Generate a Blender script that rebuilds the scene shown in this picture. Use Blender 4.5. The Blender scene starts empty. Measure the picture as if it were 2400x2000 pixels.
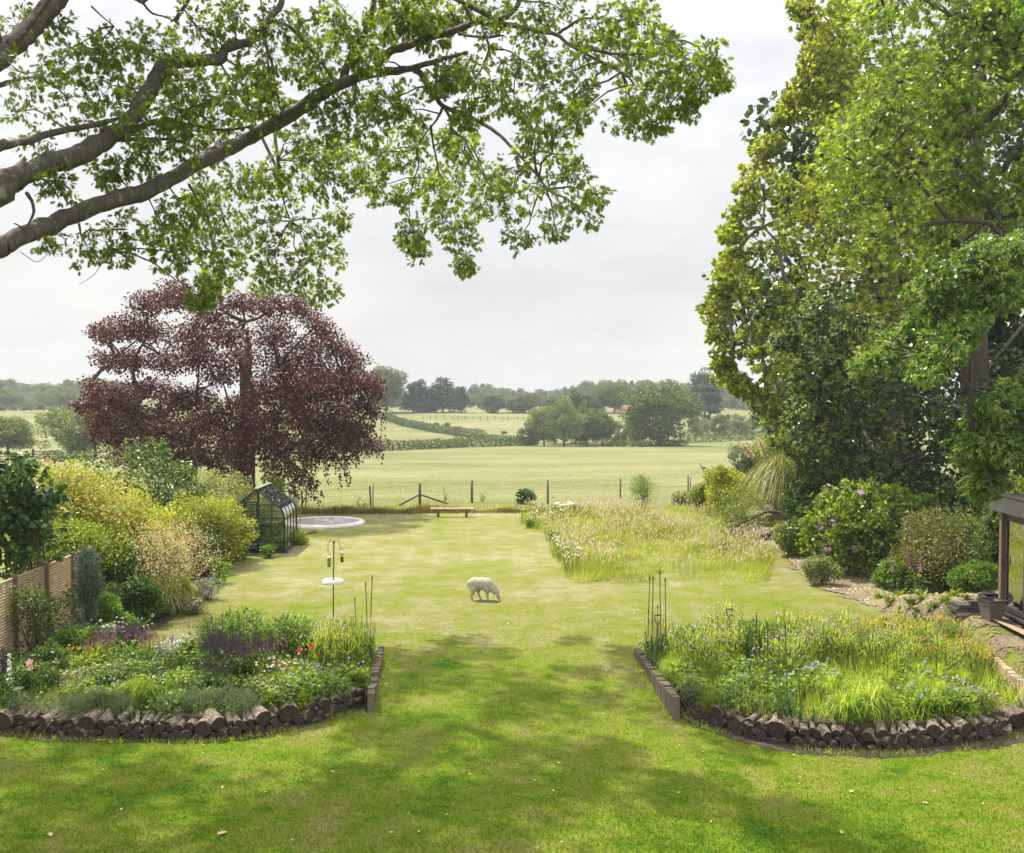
import bpy, bmesh, math
import numpy as np
from mathutils import Vector, Matrix

rng = np.random.default_rng(11)
U, N = rng.uniform, rng.normal
scene = bpy.context.scene
COL = scene.collection

# ---------------------------------------------------------------- camera model
H, F = 6.5, 2700.0                      # eye height; focal length in pixels of a 2400 px wide frame
TH = math.atan(105.0 / F)
FWD = np.array([0, math.cos(TH), -math.sin(TH)])
UPV = np.array([0, math.sin(TH), math.cos(TH)])
CAM = np.array([0, 0, H])

def sm(t):
    t = np.clip(t, 0, 1)
    return t * t * (3 - 2 * t)

def T(X, Y):
    """height of the land"""
    X = np.asarray(X, float); Y = np.asarray(Y, float)
    z = np.interp(Y, [-50, 15, 21, 27.5, 57, 120, 240, 300, 400, 450, 700, 1500],
                  [-.5, -.5, -.42, 0, 0, -2.6, -6.9, -6.6, -4.0, -5, -7, -7])
    return z + .8 * sm((X - 10.2) / 1.0) * sm((Y - 19) / 3) * (1 - sm((Y - 30) / 5))

def ray(px, py):
    d = FWD + np.array([(px - 1200) / F, 0, 0]) + UPV * ((1000 - py) / F)
    return d / d[1]

def P(px, py, Y):
    return CAM + ray(px, py) * Y

def gz(px, py, z=0.0):
    d = ray(px, py)
    return CAM + d * ((z - H) / d[2])

_YS = np.concatenate([np.arange(5, 70, .05), np.arange(70, 1000, .5)])
def gp(px, py):
    d = ray(px, py)
    p = CAM[None] + d[None] * _YS[:, None]
    i = np.nonzero(p[:, 2] <= T(p[:, 0], p[:, 1]))[0]
    q = p[i[0]] if len(i) else p[-1]
    return np.array([q[0], q[1], float(T(q[0], q[1]))])

def onland(px, Y):
    X = (px - 1200) / F * Y
    return np.array([X, Y, float(T(X, Y))])

# ---------------------------------------------------------------- mesh building
class MB:
    def __init__(s):
        s.v, s.f, s.m, s.n = [], [], [], 0
    def add(s, v, faces, mat=0):
        v = np.asarray(v, float).reshape(-1, 3)
        if isinstance(faces, np.ndarray):
            faces = [faces]
        else:
            g = {}
            for q in faces:
                g.setdefault(len(q), []).append(q)
            faces = [np.array(a) for a in g.values()]
        for a in faces:
            s.f.append(a.astype(np.int64) + s.n); s.m.append(np.full(len(a), mat))
        s.v.append(v); s.n += len(v)
        return s
    def build(s, name, mats, parent=None, smooth=False, origin=None):
        v = np.concatenate(s.v)
        if origin is not None:
            v = v - np.asarray(origin)[None]
        loops = np.concatenate([a.ravel() for a in s.f])
        tot = np.concatenate([np.full(len(a), a.shape[1]) for a in s.f])
        start = np.concatenate([[0], np.cumsum(tot)[:-1]])
        me = bpy.data.meshes.new(name)
        me.vertices.add(len(v)); me.vertices.foreach_set('co', v.astype(np.float32).ravel())
        me.loops.add(len(loops)); me.loops.foreach_set('vertex_index', loops.astype(np.int32))
        me.polygons.add(len(tot)); me.polygons.foreach_set('loop_start', start.astype(np.int32))
        me.polygons.foreach_set('material_index', np.concatenate(s.m).astype(np.int32))
        me.polygons.foreach_set('use_smooth', np.full(len(tot), smooth))
        me.update(calc_edges=True)
        for m in (mats if isinstance(mats, (list, tuple)) else [mats]):
            me.materials.append(m)
        o = bpy.data.objects.new(name, me); COL.objects.link(o)
        if parent is not None:
            o.parent = parent
        return o

def tag(o, label=None, cat=None, group=None, kind=None):
    for k, val in (('label', label), ('category', cat), ('group', group), ('kind', kind)):
        if val:
            o[k] = val
    return o

def thing(name, label, cat, loc=(0, 0, 0), rz=0, group=None):
    o = bpy.data.objects.new(name, None); COL.objects.link(o)
    o.location = [float(a) for a in loc]; o.rotation_euler = (0, 0, rz); o.empty_display_size = .2
    return tag(o, label, cat, group)

def copy_tree(o, parent=None):
    c = o.copy(); COL.objects.link(c)
    if parent is not None:
        c.parent = parent
    for ch in o.children:
        copy_tree(ch, c)
    return c

USED = set()
def place(root, loc, rz=0, s=1.0, label=None, group=None):
    o = root if root.name not in USED else copy_tree(root)
    USED.add(root.name); USED.add(o.name)
    o.location = [float(a) for a in loc]; o.rotation_euler = (0, 0, rz)
    o.scale = (s, s, s) if np.isscalar(s) else s
    if label: o['label'] = label
    if group: o['group'] = group
    return o

def unit(a):
    a = np.asarray(a, float)
    return a / np.maximum(np.linalg.norm(a, axis=-1, keepdims=True), 1e-9)

def tube(mb, pts, rad, sides=6, mat=0, cap=True, jit=0.0):
    pts = np.asarray(pts, float); n = len(pts)
    rad = np.broadcast_to(np.asarray(rad, float), (n,))
    t = unit(np.gradient(pts, axis=0))
    ref = np.array([0, 0, 1.0]) if abs(t[0][2]) < .9 else np.array([1.0, 0, 0])
    u = np.zeros_like(t); pu = ref
    for i in range(n):
        a = pu - t[i] * np.dot(pu, t[i]); pu = a / max(np.linalg.norm(a), 1e-9); u[i] = pu
    w = np.cross(t, u)
    an = np.arange(sides) * 2 * math.pi / sides
    r = rad[:, None] * (1 + jit * N(0, 1, (n, sides)))
    v = pts[:, None] + r[..., None] * (np.cos(an)[None, :, None] * u[:, None] + np.sin(an)[None, :, None] * w[:, None])
    i, j = np.meshgrid(np.arange(n - 1), np.arange(sides), indexing='ij'); k = (j + 1) % sides
    f = np.stack([i * sides + j, i * sides + k, (i + 1) * sides + k, (i + 1) * sides + j], -1).reshape(-1, 4)
    fs = [f]
    if cap:
        fs += [np.arange(sides)[None, ::-1], (np.arange(sides) + (n - 1) * sides)[None]]
    mb.add(v, fs[0], mat)
    if cap:
        base = mb.n - n * sides
        for a in fs[1:]:
            mb.f.append(a + base); mb.m.append(np.full(1, mat))
    return mb

def smooth_path(p, k=4):
    p = np.asarray(p, float); n = len(p)
    if n < 3:
        return np.array([p[0] + (p[-1] - p[0]) * t for t in np.linspace(0, 1, k + 1)])
    out = []
    for i in range(n - 1):
        a, b, c, d = p[max(i - 1, 0)], p[i], p[i + 1], p[min(i + 2, n - 1)]
        for t in np.linspace(0, 1, k, endpoint=False):
            out.append(.5 * ((2 * b) + (c - a) * t + (2 * a - 5 * b + 4 * c - d) * t * t + (3 * b - a - 3 * c + d) * t ** 3))
    out.append(p[-1])
    return np.array(out)

def box(mb, c, s, rz=0, mat=0, tilt=None):
    v = np.array([[x, y, z] for x in (-.5, .5) for y in (-.5, .5) for z in (-.5, .5)]) * np.asarray(s)
    if tilt is not None:
        v = v @ np.array(Matrix.Rotation(tilt[0], 3, tilt[1])).T
    if rz:
        v = v @ np.array(Matrix.Rotation(rz, 3, 'Z')).T
    return mb.add(v + np.asarray(c), np.array([[0, 1, 3, 2], [4, 6, 7, 5], [0, 4, 5, 1], [2, 3, 7, 6], [0, 2, 6, 4], [1, 5, 7, 3]]), mat)

def bar(mb, a, b, w, mat=0):
    """square bar from a to b"""
    return tube(mb, [a, b], w * .7071, 4, mat)

def lathe(mb, prof, c=(0, 0, 0), sides=16, mat=0):
    prof = np.asarray(prof, float); n = len(prof)
    an = np.arange(sides) * 2 * math.pi / sides
    v = np.stack([prof[:, 0, None] * np.cos(an), prof[:, 0, None] * np.sin(an), np.repeat(prof[:, 1, None], sides, 1)], -1)
    i, j = np.meshgrid(np.arange(n - 1), np.arange(sides), indexing='ij'); k = (j + 1) % sides
    f = np.stack([i * sides + j, i * sides + k, (i + 1) * sides + k, (i + 1) * sides + j], -1).reshape(-1, 4)
    return mb.add(v.reshape(-1, 3) + np.asarray(c), f, mat)

def bevel_mesh(o, w=.01, seg=2):
    bm = bmesh.new(); bm.from_mesh(o.data)
    bmesh.ops.bevel(bm, geom=list(bm.edges), offset=w, segments=seg, affect='EDGES', profile=.5)
    bm.to_mesh(o.data); bm.free()
    return o

def inside(poly, x, y):
    poly = np.asarray(poly); r = np.zeros(np.shape(x), bool); j = len(poly) - 1
    for i in range(len(poly)):
        xi, yi, xj, yj = poly[i, 0], poly[i, 1], poly[j, 0], poly[j, 1]
        r ^= ((yi > y) != (yj > y)) & (x < (xj - xi) * (y - yi) / (yj - yi + 1e-12) + xi)
        j = i
    return r

def wob(x, y, f=1.0, seed=0):
    """cheap smooth noise, about -1..1"""
    r = np.random.default_rng(seed); o = 0
    for k in range(5):
        a, b, c = r.uniform(.4, 1.6) * f, r.uniform(0, 6.28), r.uniform(0, 6.28)
        o = o + np.sin(a * (np.cos(b) * x + np.sin(b) * y) + c)
    return o / 3

# ---------------------------------------------------------------- leaves
def _half(pts, fold=.12):
    p = np.array(pts, float); n = len(p)
    L = np.c_[p, np.abs(p[:, 0]) * fold]; R = L * [-1, 1, 1]
    v = np.r_[L, R[1:-1]]
    return v, [tuple(range(n)), (0,) + tuple([n - 1]) + tuple(range(n + n - 3, n - 1, -1))]
LEAF = {
    'oval': _half([(0, 0), (.26, .28), (.27, .6), (0, 1)]),
    'round': _half([(0, 0), (.4, .12), (.46, .45), (.24, .8), (0, 1)]),
    'lance': _half([(0, 0), (.13, .35), (.1, .7), (0, 1)]),
    'blade': _half([(0, 0), (.05, .4), (0, 1)]),
    'oak': _half([(0, 0), (.04, .14), (.24, .2), (.07, .3), (.38, .44), (.1, .53), (.4, .78), (.1, .76), (.13, .92), (0, 1)]),
    'maple': _half([(0, 0), (.34, -.04), (.28, .14), (.52, .3), (.28, .42), (.36, .68), (.16, .64), (0, 1)]),
    'dia': (np.array([(0, 0, 0), (.42, .5, .1), (0, 1, 0), (-.42, .5, .1)]), [(0, 1, 2, 3)]),
    'tri': (np.array([(-.5, 0, 0), (.5, 0, 0), (0, 1, 0.0)]), [(0, 1, 2)]),
    'petal': (np.array([(0, 0, 0), (.4, .5, .1), (.25, 1, .05), (-.25, 1, .05), (-.4, .5, .1)]), [(0, 1, 2, 3, 4)]),
}

def leaves(mb, kind, pos, axis, nrm, size, mat=0, wid=1.0):
    tv, tf = LEAF[kind]
    pos = np.asarray(pos, float); n = len(pos)
    if n == 0:
        return
    y = unit(axis); z = nrm - y * np.sum(nrm * y, -1, keepdims=True); z = unit(z); x = np.cross(y, z)
    s = np.broadcast_to(np.asarray(size, float), (n,))[:, None, None]
    v = pos[:, None] + s * (tv[None, :, 0, None] * x[:, None] * wid + tv[None, :, 1, None] * y[:, None] + tv[None, :, 2, None] * z[:, None])
    off = (np.arange(n) * len(tv))[:, None]
    g = {}
    for q in tf:
        g.setdefault(len(q), []).append(q)
    base = mb.n
    mb.v.append(v.reshape(-1, 3)); mb.n += n * len(tv)
    for a in g.values():
        for q in a:
            mb.f.append(off + np.array(q)[None] + base); mb.m.append(np.full(n, mat))

def sph(n):
    return unit(N(0, 1, (n, 3)))

def crown(mb, boughs, n, kind, size, mat=0, shell=.55, up=.5, droop=.3, rnd=.6, wid=1.0, low=-1.0):
    """n leaves through the outer part of the given lumps (cx, cy, cz, rx, ry, rz)"""
    b = np.asarray(boughs, float)
    w = (b[:, 3] * b[:, 5]) ** 1.0; i = rng.choice(len(b), n, p=w / w.sum())
    d = sph(n); d[:, 2] = np.where(d[:, 2] < low, -d[:, 2], d[:, 2])
    r = shell + (1 - shell) * U(0, 1, n) ** .6 + np.abs(N(0, .06, n))
    p = b[i, :3] + d * r[:, None] * b[i, 3:]
    nr = unit(d * .6 + np.array([0, 0, up]) + rnd * N(0, 1, (n, 3)))
    ax = unit(d * .7 + .7 * N(0, 1, (n, 3)) + np.array([0, 0, -droop]))
    leaves(mb, kind, p, ax, nr, size * U(.65, 1.2, n), mat, wid)

def tips(mb, boughs, per, k, kind, size, mat=0, droop=.5, spread=.9, shell=.2, up=.6, flat=1.0):
    """leaf rosettes at twig ends scattered in the lumps; returns the twig ends"""
    b = np.asarray(boughs, float); i = np.repeat(np.arange(len(b)), per); n = len(i)
    d = sph(n)
    r = shell + (1 - shell) * U(0, 1, n) ** .5
    p = b[i, :3] + d * r[:, None] * b[i, 3:]
    out = unit(d + N(0, .4, (n, 3)) + np.array([0, 0, -.15]))
    pk = np.repeat(p, k, 0); ok = np.repeat(out, k, 0); m = n * k
    rad = sph(m)
    ax = unit(ok * .8 + rad * spread + np.array([0, 0, -droop]) * U(.3, 1.4, (m, 1)))
    nr = unit(np.array([0, 0, up]) + .55 * N(0, 1, (m, 3)))
    leaves(mb, kind, pk + ax * .02 + N(0, .03, (m, 3)), ax, nr, size * U(.6, 1.15, m), mat)
    return p, i

def twig(mb, a, b, r0, r1, sag=.1, k=5, sides=4, wig=.05):
    a, b = np.asarray(a, float), np.asarray(b, float); L = np.linalg.norm(b - a)
    t = np.linspace(0, 1, k)[:, None]
    p = a + (b - a) * t + np.array([0, 0, 1]) * (np.sin(t * math.pi) * sag * L) + N(0, wig * L / k, (k, 3)) * np.sin(t * math.pi)
    tube(mb, p, np.linspace(r0, r1, k), sides, cap=False)

# ---------------------------------------------------------------- materials
class NT:
    def __init__(s, name):
        s.m = bpy.data.materials.new(name); s.m.use_nodes = True; s.t = s.m.node_tree; s.t.nodes.clear()
    def n(s, typ, **kw):
        nd = s.t.nodes.new('ShaderNode' + typ)
        for k, v in kw.items():
            if k[0] == '_':
                setattr(nd, k[1:], v)
            else:
                i = int(k[1:]) if k[0] == 'i' and k[1:].isdigit() else k.replace('__', ' ')
                if isinstance(v, bpy.types.NodeSocket): s.t.links.new(v, nd.inputs[i])
                else: nd.inputs[i].default_value = v
        return nd
    def ramp(s, fac, stops, interp='LINEAR'):
        r = s.n('ValToRGB', Fac=fac); e = r.color_ramp.elements; r.color_ramp.interpolation = interp
        while len(e) < len(stops): e.new(.5)
        for q, (p, c) in zip(e, stops):
            q.position = p; q.color = tuple(c) + (1,) if len(c) == 3 else c
        return r.outputs[0]
    def noise(s, scale, detail=3, rough=.55, vec=None, dist=0):
        nd = s.n('TexNoise', Scale=scale, Detail=detail, Roughness=rough, Distortion=dist)
        if vec is not None: s.t.links.new(vec, nd.inputs['Vector'])
        return nd.outputs['Fac']
    def mix(s, fac, a, b, mode='MIX'):
        nd = s.t.nodes.new('ShaderNodeMix'); nd.data_type = 'RGBA'; nd.blend_type = mode
        for i, v in ((0, fac), (6, a), (7, b)):
            if isinstance(v, bpy.types.NodeSocket): s.t.links.new(v, nd.inputs[i])
            else: nd.inputs[i].default_value = v if np.isscalar(v) else tuple(v) + ((1,) if len(v) == 3 else ())
        return nd.outputs[2]
    def math(s, op, a, b=0.0):
        nd = s.n('Math', _operation=op)
        for i, v in ((0, a), (1, b)):
            if isinstance(v, bpy.types.NodeSocket): s.t.links.new(v, nd.inputs[i])
            else: nd.inputs[i].default_value = v
        return nd.outputs[0]
    def out(s, sh, disp=None):
        o = s.n('OutputMaterial'); s.t.links.new(sh, o.inputs[0])
        return s.m
    def pos(s, scale=None):
        g = s.n('NewGeometry').outputs['Position']
        if scale is None: return g
        mp = s.n('Mapping', Vector=g, Scale=scale); return mp.outputs[0]
    def obj(s, scale=None):
        g = s.n('TexCoord').outputs['Object']
        if scale is None: return g
        mp = s.n('Mapping', Vector=g, Scale=scale); return mp.outputs[0]

def leaf_mat(name, stops, trans=.35, tcol=(1.25, 1.2, .45), rough=.45, clump=.35, cscale=1.2, spec=.35, dark=.45):
    """leaf: every leaf its own tint, tints drifting from bough to bough, light passing through"""
    t = NT(name)
    g = t.n('NewGeometry'); stops = [(p_, tuple(min(.8, a * 1.42) for a in c_)) for p_, c_ in stops]
    base = t.ramp(g.outputs['Random Per Island'], stops)
    cl = t.ramp(t.noise(cscale, 2, .5, t.obj()), [(.35, (1 - clump,) * 3), (.65, (1 + clump * .4,) * 3)])
    c = t.mix(1.0, base, cl, 'MULTIPLY')
    pr = t.n('BsdfPrincipled', Roughness=rough); t.t.links.new(c, pr.inputs['Base Color']); pr.inputs['Specular IOR Level'].default_value = spec
    tc = t.mix(1.0, c, tcol, 'MULTIPLY')
    tr = t.n('BsdfTranslucent', Color=tc)
    mx = t.n('MixShader', i0=trans, i1=pr.outputs[0], i2=tr.outputs[0])
    return t.out(mx.outputs[0])

def plain(name, c, rough=.6, var=.15, scale=8, metal=0, spec=.4, stretch=None, bump=0, obj=True):
    t = NT(name)
    v = t.obj(stretch) if obj else t.pos(stretch)
    nz = t.noise(scale, 4, .6, v)
    col = t.ramp(nz, [(.3, tuple(np.array(c) * (1 - var))), (.7, tuple(np.array(c) * (1 + var)))])
    pr = t.n('BsdfPrincipled', Roughness=rough, Metallic=metal); t.t.links.new(col, pr.inputs['Base Color']); pr.inputs['Specular IOR Level'].default_value = spec
    if bump:
        b = t.n('Bump', Strength=bump, Distance=.02, Height=nz); t.t.links.new(b.outputs[0], pr.inputs['Normal'])
    return t.out(pr.outputs[0])

def bark_mat(name, c1, c2, c3, scale=3.0, lich=.55):
    t = NT(name)
    v = t.obj((1, 1, .35))
    n1 = t.noise(scale * 3, 6, .7, v); n2 = t.noise(scale, 3, .6, t.obj())
    col = t.ramp(n1, [(.32, c1), (.62, c2)])
    col = t.mix(t.ramp(n2, [(lich, (0, 0, 0)), (lich + .06, (1, 1, 1))]), col, c3)
    pr = t.n('BsdfPrincipled', Roughness=.85); t.t.links.new(col, pr.inputs['Base Color'])
    b = t.n('Bump', Strength=.8, Distance=.03, Height=n1); t.t.links.new(b.outputs[0], pr.inputs['Normal'])
    return t.out(pr.outputs[0])
# ---------------------------------------------------------------- light, sky, camera
SUN = unit(np.array([-.45, .5, 1.07]))
EL, AZ = math.asin(SUN[2]), math.atan2(SUN[0], SUN[1])

def make_world():
    w = bpy.data.worlds.new('World'); scene.world = w; w.use_nodes = True
    t = NT.__new__(NT); t.t = w.node_tree; t.t.nodes.clear()
    sky = t.n('TexSky', _sky_type='NISHITA', _sun_disc=False, _sun_elevation=EL, _sun_rotation=AZ,
              _air_density=1.0, _dust_density=6.0, _ozone_density=1.0)
    d = t.n('TexCoord').outputs['Generated']
    mp = t.n('Mapping', Vector=d, Scale=(1.6, 1.6, 4.5)).outputs[0]
    a = t.noise(1.7, 6, .58, mp, .4); b = t.noise(5.5, 5, .6, mp, .2)
    # pale cloud sheet: bright overhead, greyer bands lower down
    cl = t.ramp(a, [(.36, (.86, .865, .885)), (.5, (.95, .95, .952)), (.66, (1, 1, .995))])
    cl2 = t.ramp(b, [(.35, (.93, .935, .945)), (.62, (1.02, 1.02, 1.015))])
    cl = t.mix(1.0, cl, cl2, 'MULTIPLY')
    z = t.n('SeparateXYZ', Vector=d).outputs[2]
    el = t.n('MapRange', Value=z, i1=0.0, i2=.38, i3=0.0, i4=1.0).outputs[0]
    g = t.ramp(el, [(0, (.95, .93, .90)), (.35, (.94, .945, .955)), (1, (1.09, 1.09, 1.10))])
    cl = t.mix(1.0, cl, g, 'MULTIPLY')
    up = t.n('MapRange', Value=z, i1=.34, i2=.72, i3=1.0, i4=2.1).outputs[0]      # unseen sky above the frame made brighter, added as fill light
    cl = t.mix(1.0, cl, t.n('CombineXYZ', X=up, Y=up, Z=up).outputs[0], 'MULTIPLY')
    cl = t.mix(1.0, cl, (SKYK, SKYK, SKYK), 'MULTIPLY')
    c = t.mix(.9, sky.outputs[0], cl)
    bg = t.n('Background', Color=c, Strength=.1)
    o = t.n('OutputWorld'); t.t.links.new(bg.outputs[0], o.inputs[0])
SKYK = 6.95
make_world()

L = bpy.data.lights.new('sun', 'SUN'); L.energy = 4.7; L.angle = math.radians(.9); L.color = (1, .93, .80)
so = bpy.data.objects.new('sun', L); COL.objects.link(so)
so.rotation_euler = Vector(SUN).to_track_quat('Z', 'Y').to_euler()

cd = bpy.data.cameras.new('camera'); cam = bpy.data.objects.new('camera', cd); COL.objects.link(cam)
cam.location = CAM; cam.rotation_euler = (math.pi / 2 - TH, 0, 0)
cd.sensor_width = 36; cd.lens = F / 2400 * 36; cd.clip_end = 5000; cd.clip_start = .1
scene.camera = cam
scene.render.engine = 'CYCLES'
cy = scene.cycles
cy.use_denoising = True; cy.denoiser = 'OPENIMAGEDENOISE'
cy.max_bounces = 6; cy.diffuse_bounces = 3; cy.glossy_bounces = 2; cy.transmission_bounces = 4; cy.transparent_max_bounces = 8; cy.volume_bounces = 0
cy.sample_clamp_indirect = 6; cy.caustics_reflective = False; cy.caustics_refractive = False
vs = scene.view_settings
vs.view_transform = 'Standard'; vs.look = 'None'; vs.exposure = .6; vs.gamma = 1

# air
def make_haze():
    t = NT('haze_air')
    v = t.n('VolumePrincipled', Color=(.86, .90, .97, 1), Density=HAZE, Anisotropy=.0)
    o = t.n('OutputMaterial'); t.t.links.new(v.outputs[0], o.inputs[1])
    mb = MB(); box(mb, (0, 480, 12), (1840, 1120, 46))
    tag(mb.build('haze', t.m), kind='stuff')
HAZE = .00033
make_haze()

# ---------------------------------------------------------------- ground
def grass_colour(t, field=False):
    p = t.pos()
    y = t.n('SeparateXYZ', Vector=p).outputs[1]
    n1 = t.noise(.22, 4, .6, p); n2 = t.noise(1.1, 4, .65, p); n3 = t.noise(5.0, 4, .65, t.pos((.45, 1.0, 1)))
    if field:
        dry_sunlit = t.math('ADD', .42, t.math('MULTIPLY', t.math('SUBTRACT', t.noise(.05, 5, .65, t.pos((.7, 1.3, 1))), .5), 1.5))
        dry_sunlit = t.math('ADD', dry_sunlit, t.math('MULTIPLY', t.math('SUBTRACT', t.noise(.5, 4, .7, t.pos((.35, 1.0, 1))), .5), .9))
    else:
        far = t.n('MapRange', Value=y, i1=19.0, i2=37.0, i3=.27, i4=.66).outputs[0]  # sunlit paleness of the farther lawn put into the grass colour
        dry_sunlit = t.math('ADD', far, t.math('MULTIPLY', t.math('SUBTRACT', n1, .5), 1.1))
        dry_sunlit = t.math('ADD', dry_sunlit, t.math('MULTIPLY', t.math('SUBTRACT', n2, .5), 1.25))
    dry_sunlit = t.math('ADD', dry_sunlit, t.math('MULTIPLY', t.math('SUBTRACT', n3, .5), .7))
    if not field: dry_sunlit = t.math('ADD', dry_sunlit, t.math('MULTIPLY', t.math('SUBTRACT', t.noise(19, 3, .7, t.pos((.6, 1.0, 1))), .5), .75))
    if not field:      # faint mowing stripes
        xx = t.n('SeparateXYZ', Vector=p).outputs[0]; sw = t.math('SINE', t.math('MULTIPLY', xx, 6.2))
        dry_sunlit = t.math('ADD', dry_sunlit, t.math('MULTIPLY', sw, .035))
    if field:
        st = [(0, (.11, .135, .047)), (.4, (.182, .19, .08)), (.7, (.24, .23, .118)), (1, (.28, .25, .16))]
    else:
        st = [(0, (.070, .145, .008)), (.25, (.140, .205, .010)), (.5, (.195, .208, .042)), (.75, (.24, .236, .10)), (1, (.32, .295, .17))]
    return t.ramp(dry_sunlit, st), n3

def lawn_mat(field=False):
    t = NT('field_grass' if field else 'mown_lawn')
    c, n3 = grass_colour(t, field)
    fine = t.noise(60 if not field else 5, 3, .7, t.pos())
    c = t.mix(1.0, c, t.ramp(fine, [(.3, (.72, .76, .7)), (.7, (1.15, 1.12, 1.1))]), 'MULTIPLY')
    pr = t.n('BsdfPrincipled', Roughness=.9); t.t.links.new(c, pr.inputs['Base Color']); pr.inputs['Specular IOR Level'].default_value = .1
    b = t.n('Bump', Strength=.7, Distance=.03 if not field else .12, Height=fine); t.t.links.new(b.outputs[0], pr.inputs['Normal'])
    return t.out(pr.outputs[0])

def blade_mat():
    t = NT('lawn_blade')
    c, _ = grass_colour(t)
    r = t.n('NewGeometry').outputs['Random Per Island']
    c = t.mix(1.0, c, t.ramp(r, [(0, (.85, .9, .85)), (.6, (1.03, 1.03, 1)), (.93, (1.12, 1.08, 1.1)), (1, (1.5, 1.3, 1.6))]), 'MULTIPLY')
    d = t.n('BsdfDiffuse', Color=c); tr = t.n('BsdfTranslucent', Color=t.mix(1.0, c, (1.15, 1.15, .7), 'MULTIPLY'))
    return t.out(t.n('MixShader', i0=.4, i1=d.outputs[0], i2=tr.outputs[0]).outputs[0])

M = {}
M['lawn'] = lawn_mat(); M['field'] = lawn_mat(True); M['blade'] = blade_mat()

def sheet_grid(name, xs, ys, mat, kind='structure'):
    X, Y = np.meshgrid(xs, ys, indexing='ij'); v = np.stack([X, Y, T(X, Y)], -1).reshape(-1, 3)
    a, b = len(xs), len(ys); i, j = np.meshgrid(np.arange(a - 1), np.arange(b - 1), indexing='ij')
    f = np.stack([i * b + j, (i + 1) * b + j, (i + 1) * b + j + 1, i * b + j + 1], -1).reshape(-1, 4)
    o = MB().add(v, f).build(name, mat, smooth=True)
    return tag(o, kind=kind)
far_x = np.concatenate([np.linspace(-900, -70, 30), np.linspace(-65, 7, 73), np.arange(7.25, 14, .2), np.arange(14, 66, 1.0), np.linspace(70, 900, 30)])
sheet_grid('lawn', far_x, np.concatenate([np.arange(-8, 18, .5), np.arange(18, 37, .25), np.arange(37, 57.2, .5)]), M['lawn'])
sheet_grid('field', far_x, np.concatenate([np.arange(57, 130, 3.0), np.arange(130, 460, 10), np.arange(470, 1000, 50)]), M['field'])

def ragged(name, poly, mat, res=.12, dz=.012, rag=.25, seed=1, flat=None, kind='structure', hole=None):
    """a thin sheet lying on the land inside a polygon; its edge value lets the material crumble away into the grass"""
    poly = np.asarray(poly, float)[:, :2]; pad = rag * 2
    xs = np.arange(poly[:, 0].min() - pad, poly[:, 0].max() + pad, res); ys = np.arange(poly[:, 1].min() - pad, poly[:, 1].max() + pad, res)
    X, Y = np.meshgrid(xs, ys, indexing='ij'); d = np.full(X.shape, 1e9)
    for k in range(len(poly)):
        p, q = poly[k], poly[(k + 1) % len(poly)]; e = q - p; t = np.clip(((X - p[0]) * e[0] + (Y - p[1]) * e[1]) / (e @ e + 1e-9), 0, 1)
        d = np.minimum(d, np.hypot(X - p[0] - t * e[0], Y - p[1] - t * e[1]))
    d = np.where(inside(poly, X, Y), d, -d) + rag * .6 * wob(X, Y, 4, seed)
    E = np.clip(.5 + d / (2 * rag), 0, 1)
    if hole is not None: E = np.minimum(E, np.clip(.5 + .6 * (wob(X, Y, 1.8, seed + 5) + .6 * wob(X, Y, 5, seed + 6) - hole), 0, 1))
    a, b = len(xs), len(ys); i, j = np.meshgrid(np.arange(a - 1), np.arange(b - 1), indexing='ij')
    keep = np.maximum(np.maximum(E[:-1, :-1], E[1:, :-1]), np.maximum(E[:-1, 1:], E[1:, 1:])) > .02
    i, j = i[keep], j[keep]
    f = np.stack([i * b + j, (i + 1) * b + j, (i + 1) * b + j + 1, i * b + j + 1], -1)
    Z = (T(X, Y) if flat is None else np.full_like(X, flat)) + dz
    v = np.stack([X, Y, Z], -1).reshape(-1, 3); used, inv = np.unique(f, return_inverse=True)
    o = MB().add(v[used], inv.reshape(f.shape)).build(name, mat, smooth=True)
    o.data.attributes.new('edge', 'FLOAT', 'POINT').data.foreach_set('value', E.ravel()[used].astype(np.float32))
    return tag(o, kind=kind)

def crumble(t, shader, scale=9.0):
    """bare ground breaks up towards its edge, grass between"""
    e = t.n('Attribute', _attribute_name='edge').outputs['Fac']; nz = t.noise(scale, 4, .7, t.pos())
    m = t.n('MapRange', Value=t.math('ADD', e, t.math('MULTIPLY', t.math('SUBTRACT', nz, .5), 1.7)), i1=.42, i2=.58).outputs[0]
    return t.n('MixShader', i0=m, i1=t.n('BsdfTransparent').outputs[0], i2=shader).outputs[0]

def scatter_poly(poly, n, seed=None):
    poly = np.asarray(poly, float); out = np.zeros((0, 2)); lo, hi = poly[:, :2].min(0), poly[:, :2].max(0)
    while len(out) < n:
        q = U(lo, hi, (n * 2, 2)); out = np.r_[out, q[inside(poly, q[:, 0], q[:, 1])]]
    return out[:n]

def onT(xy, dz=0.0):
    return np.c_[xy, T(xy[:, 0], xy[:, 1]) + dz]

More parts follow.
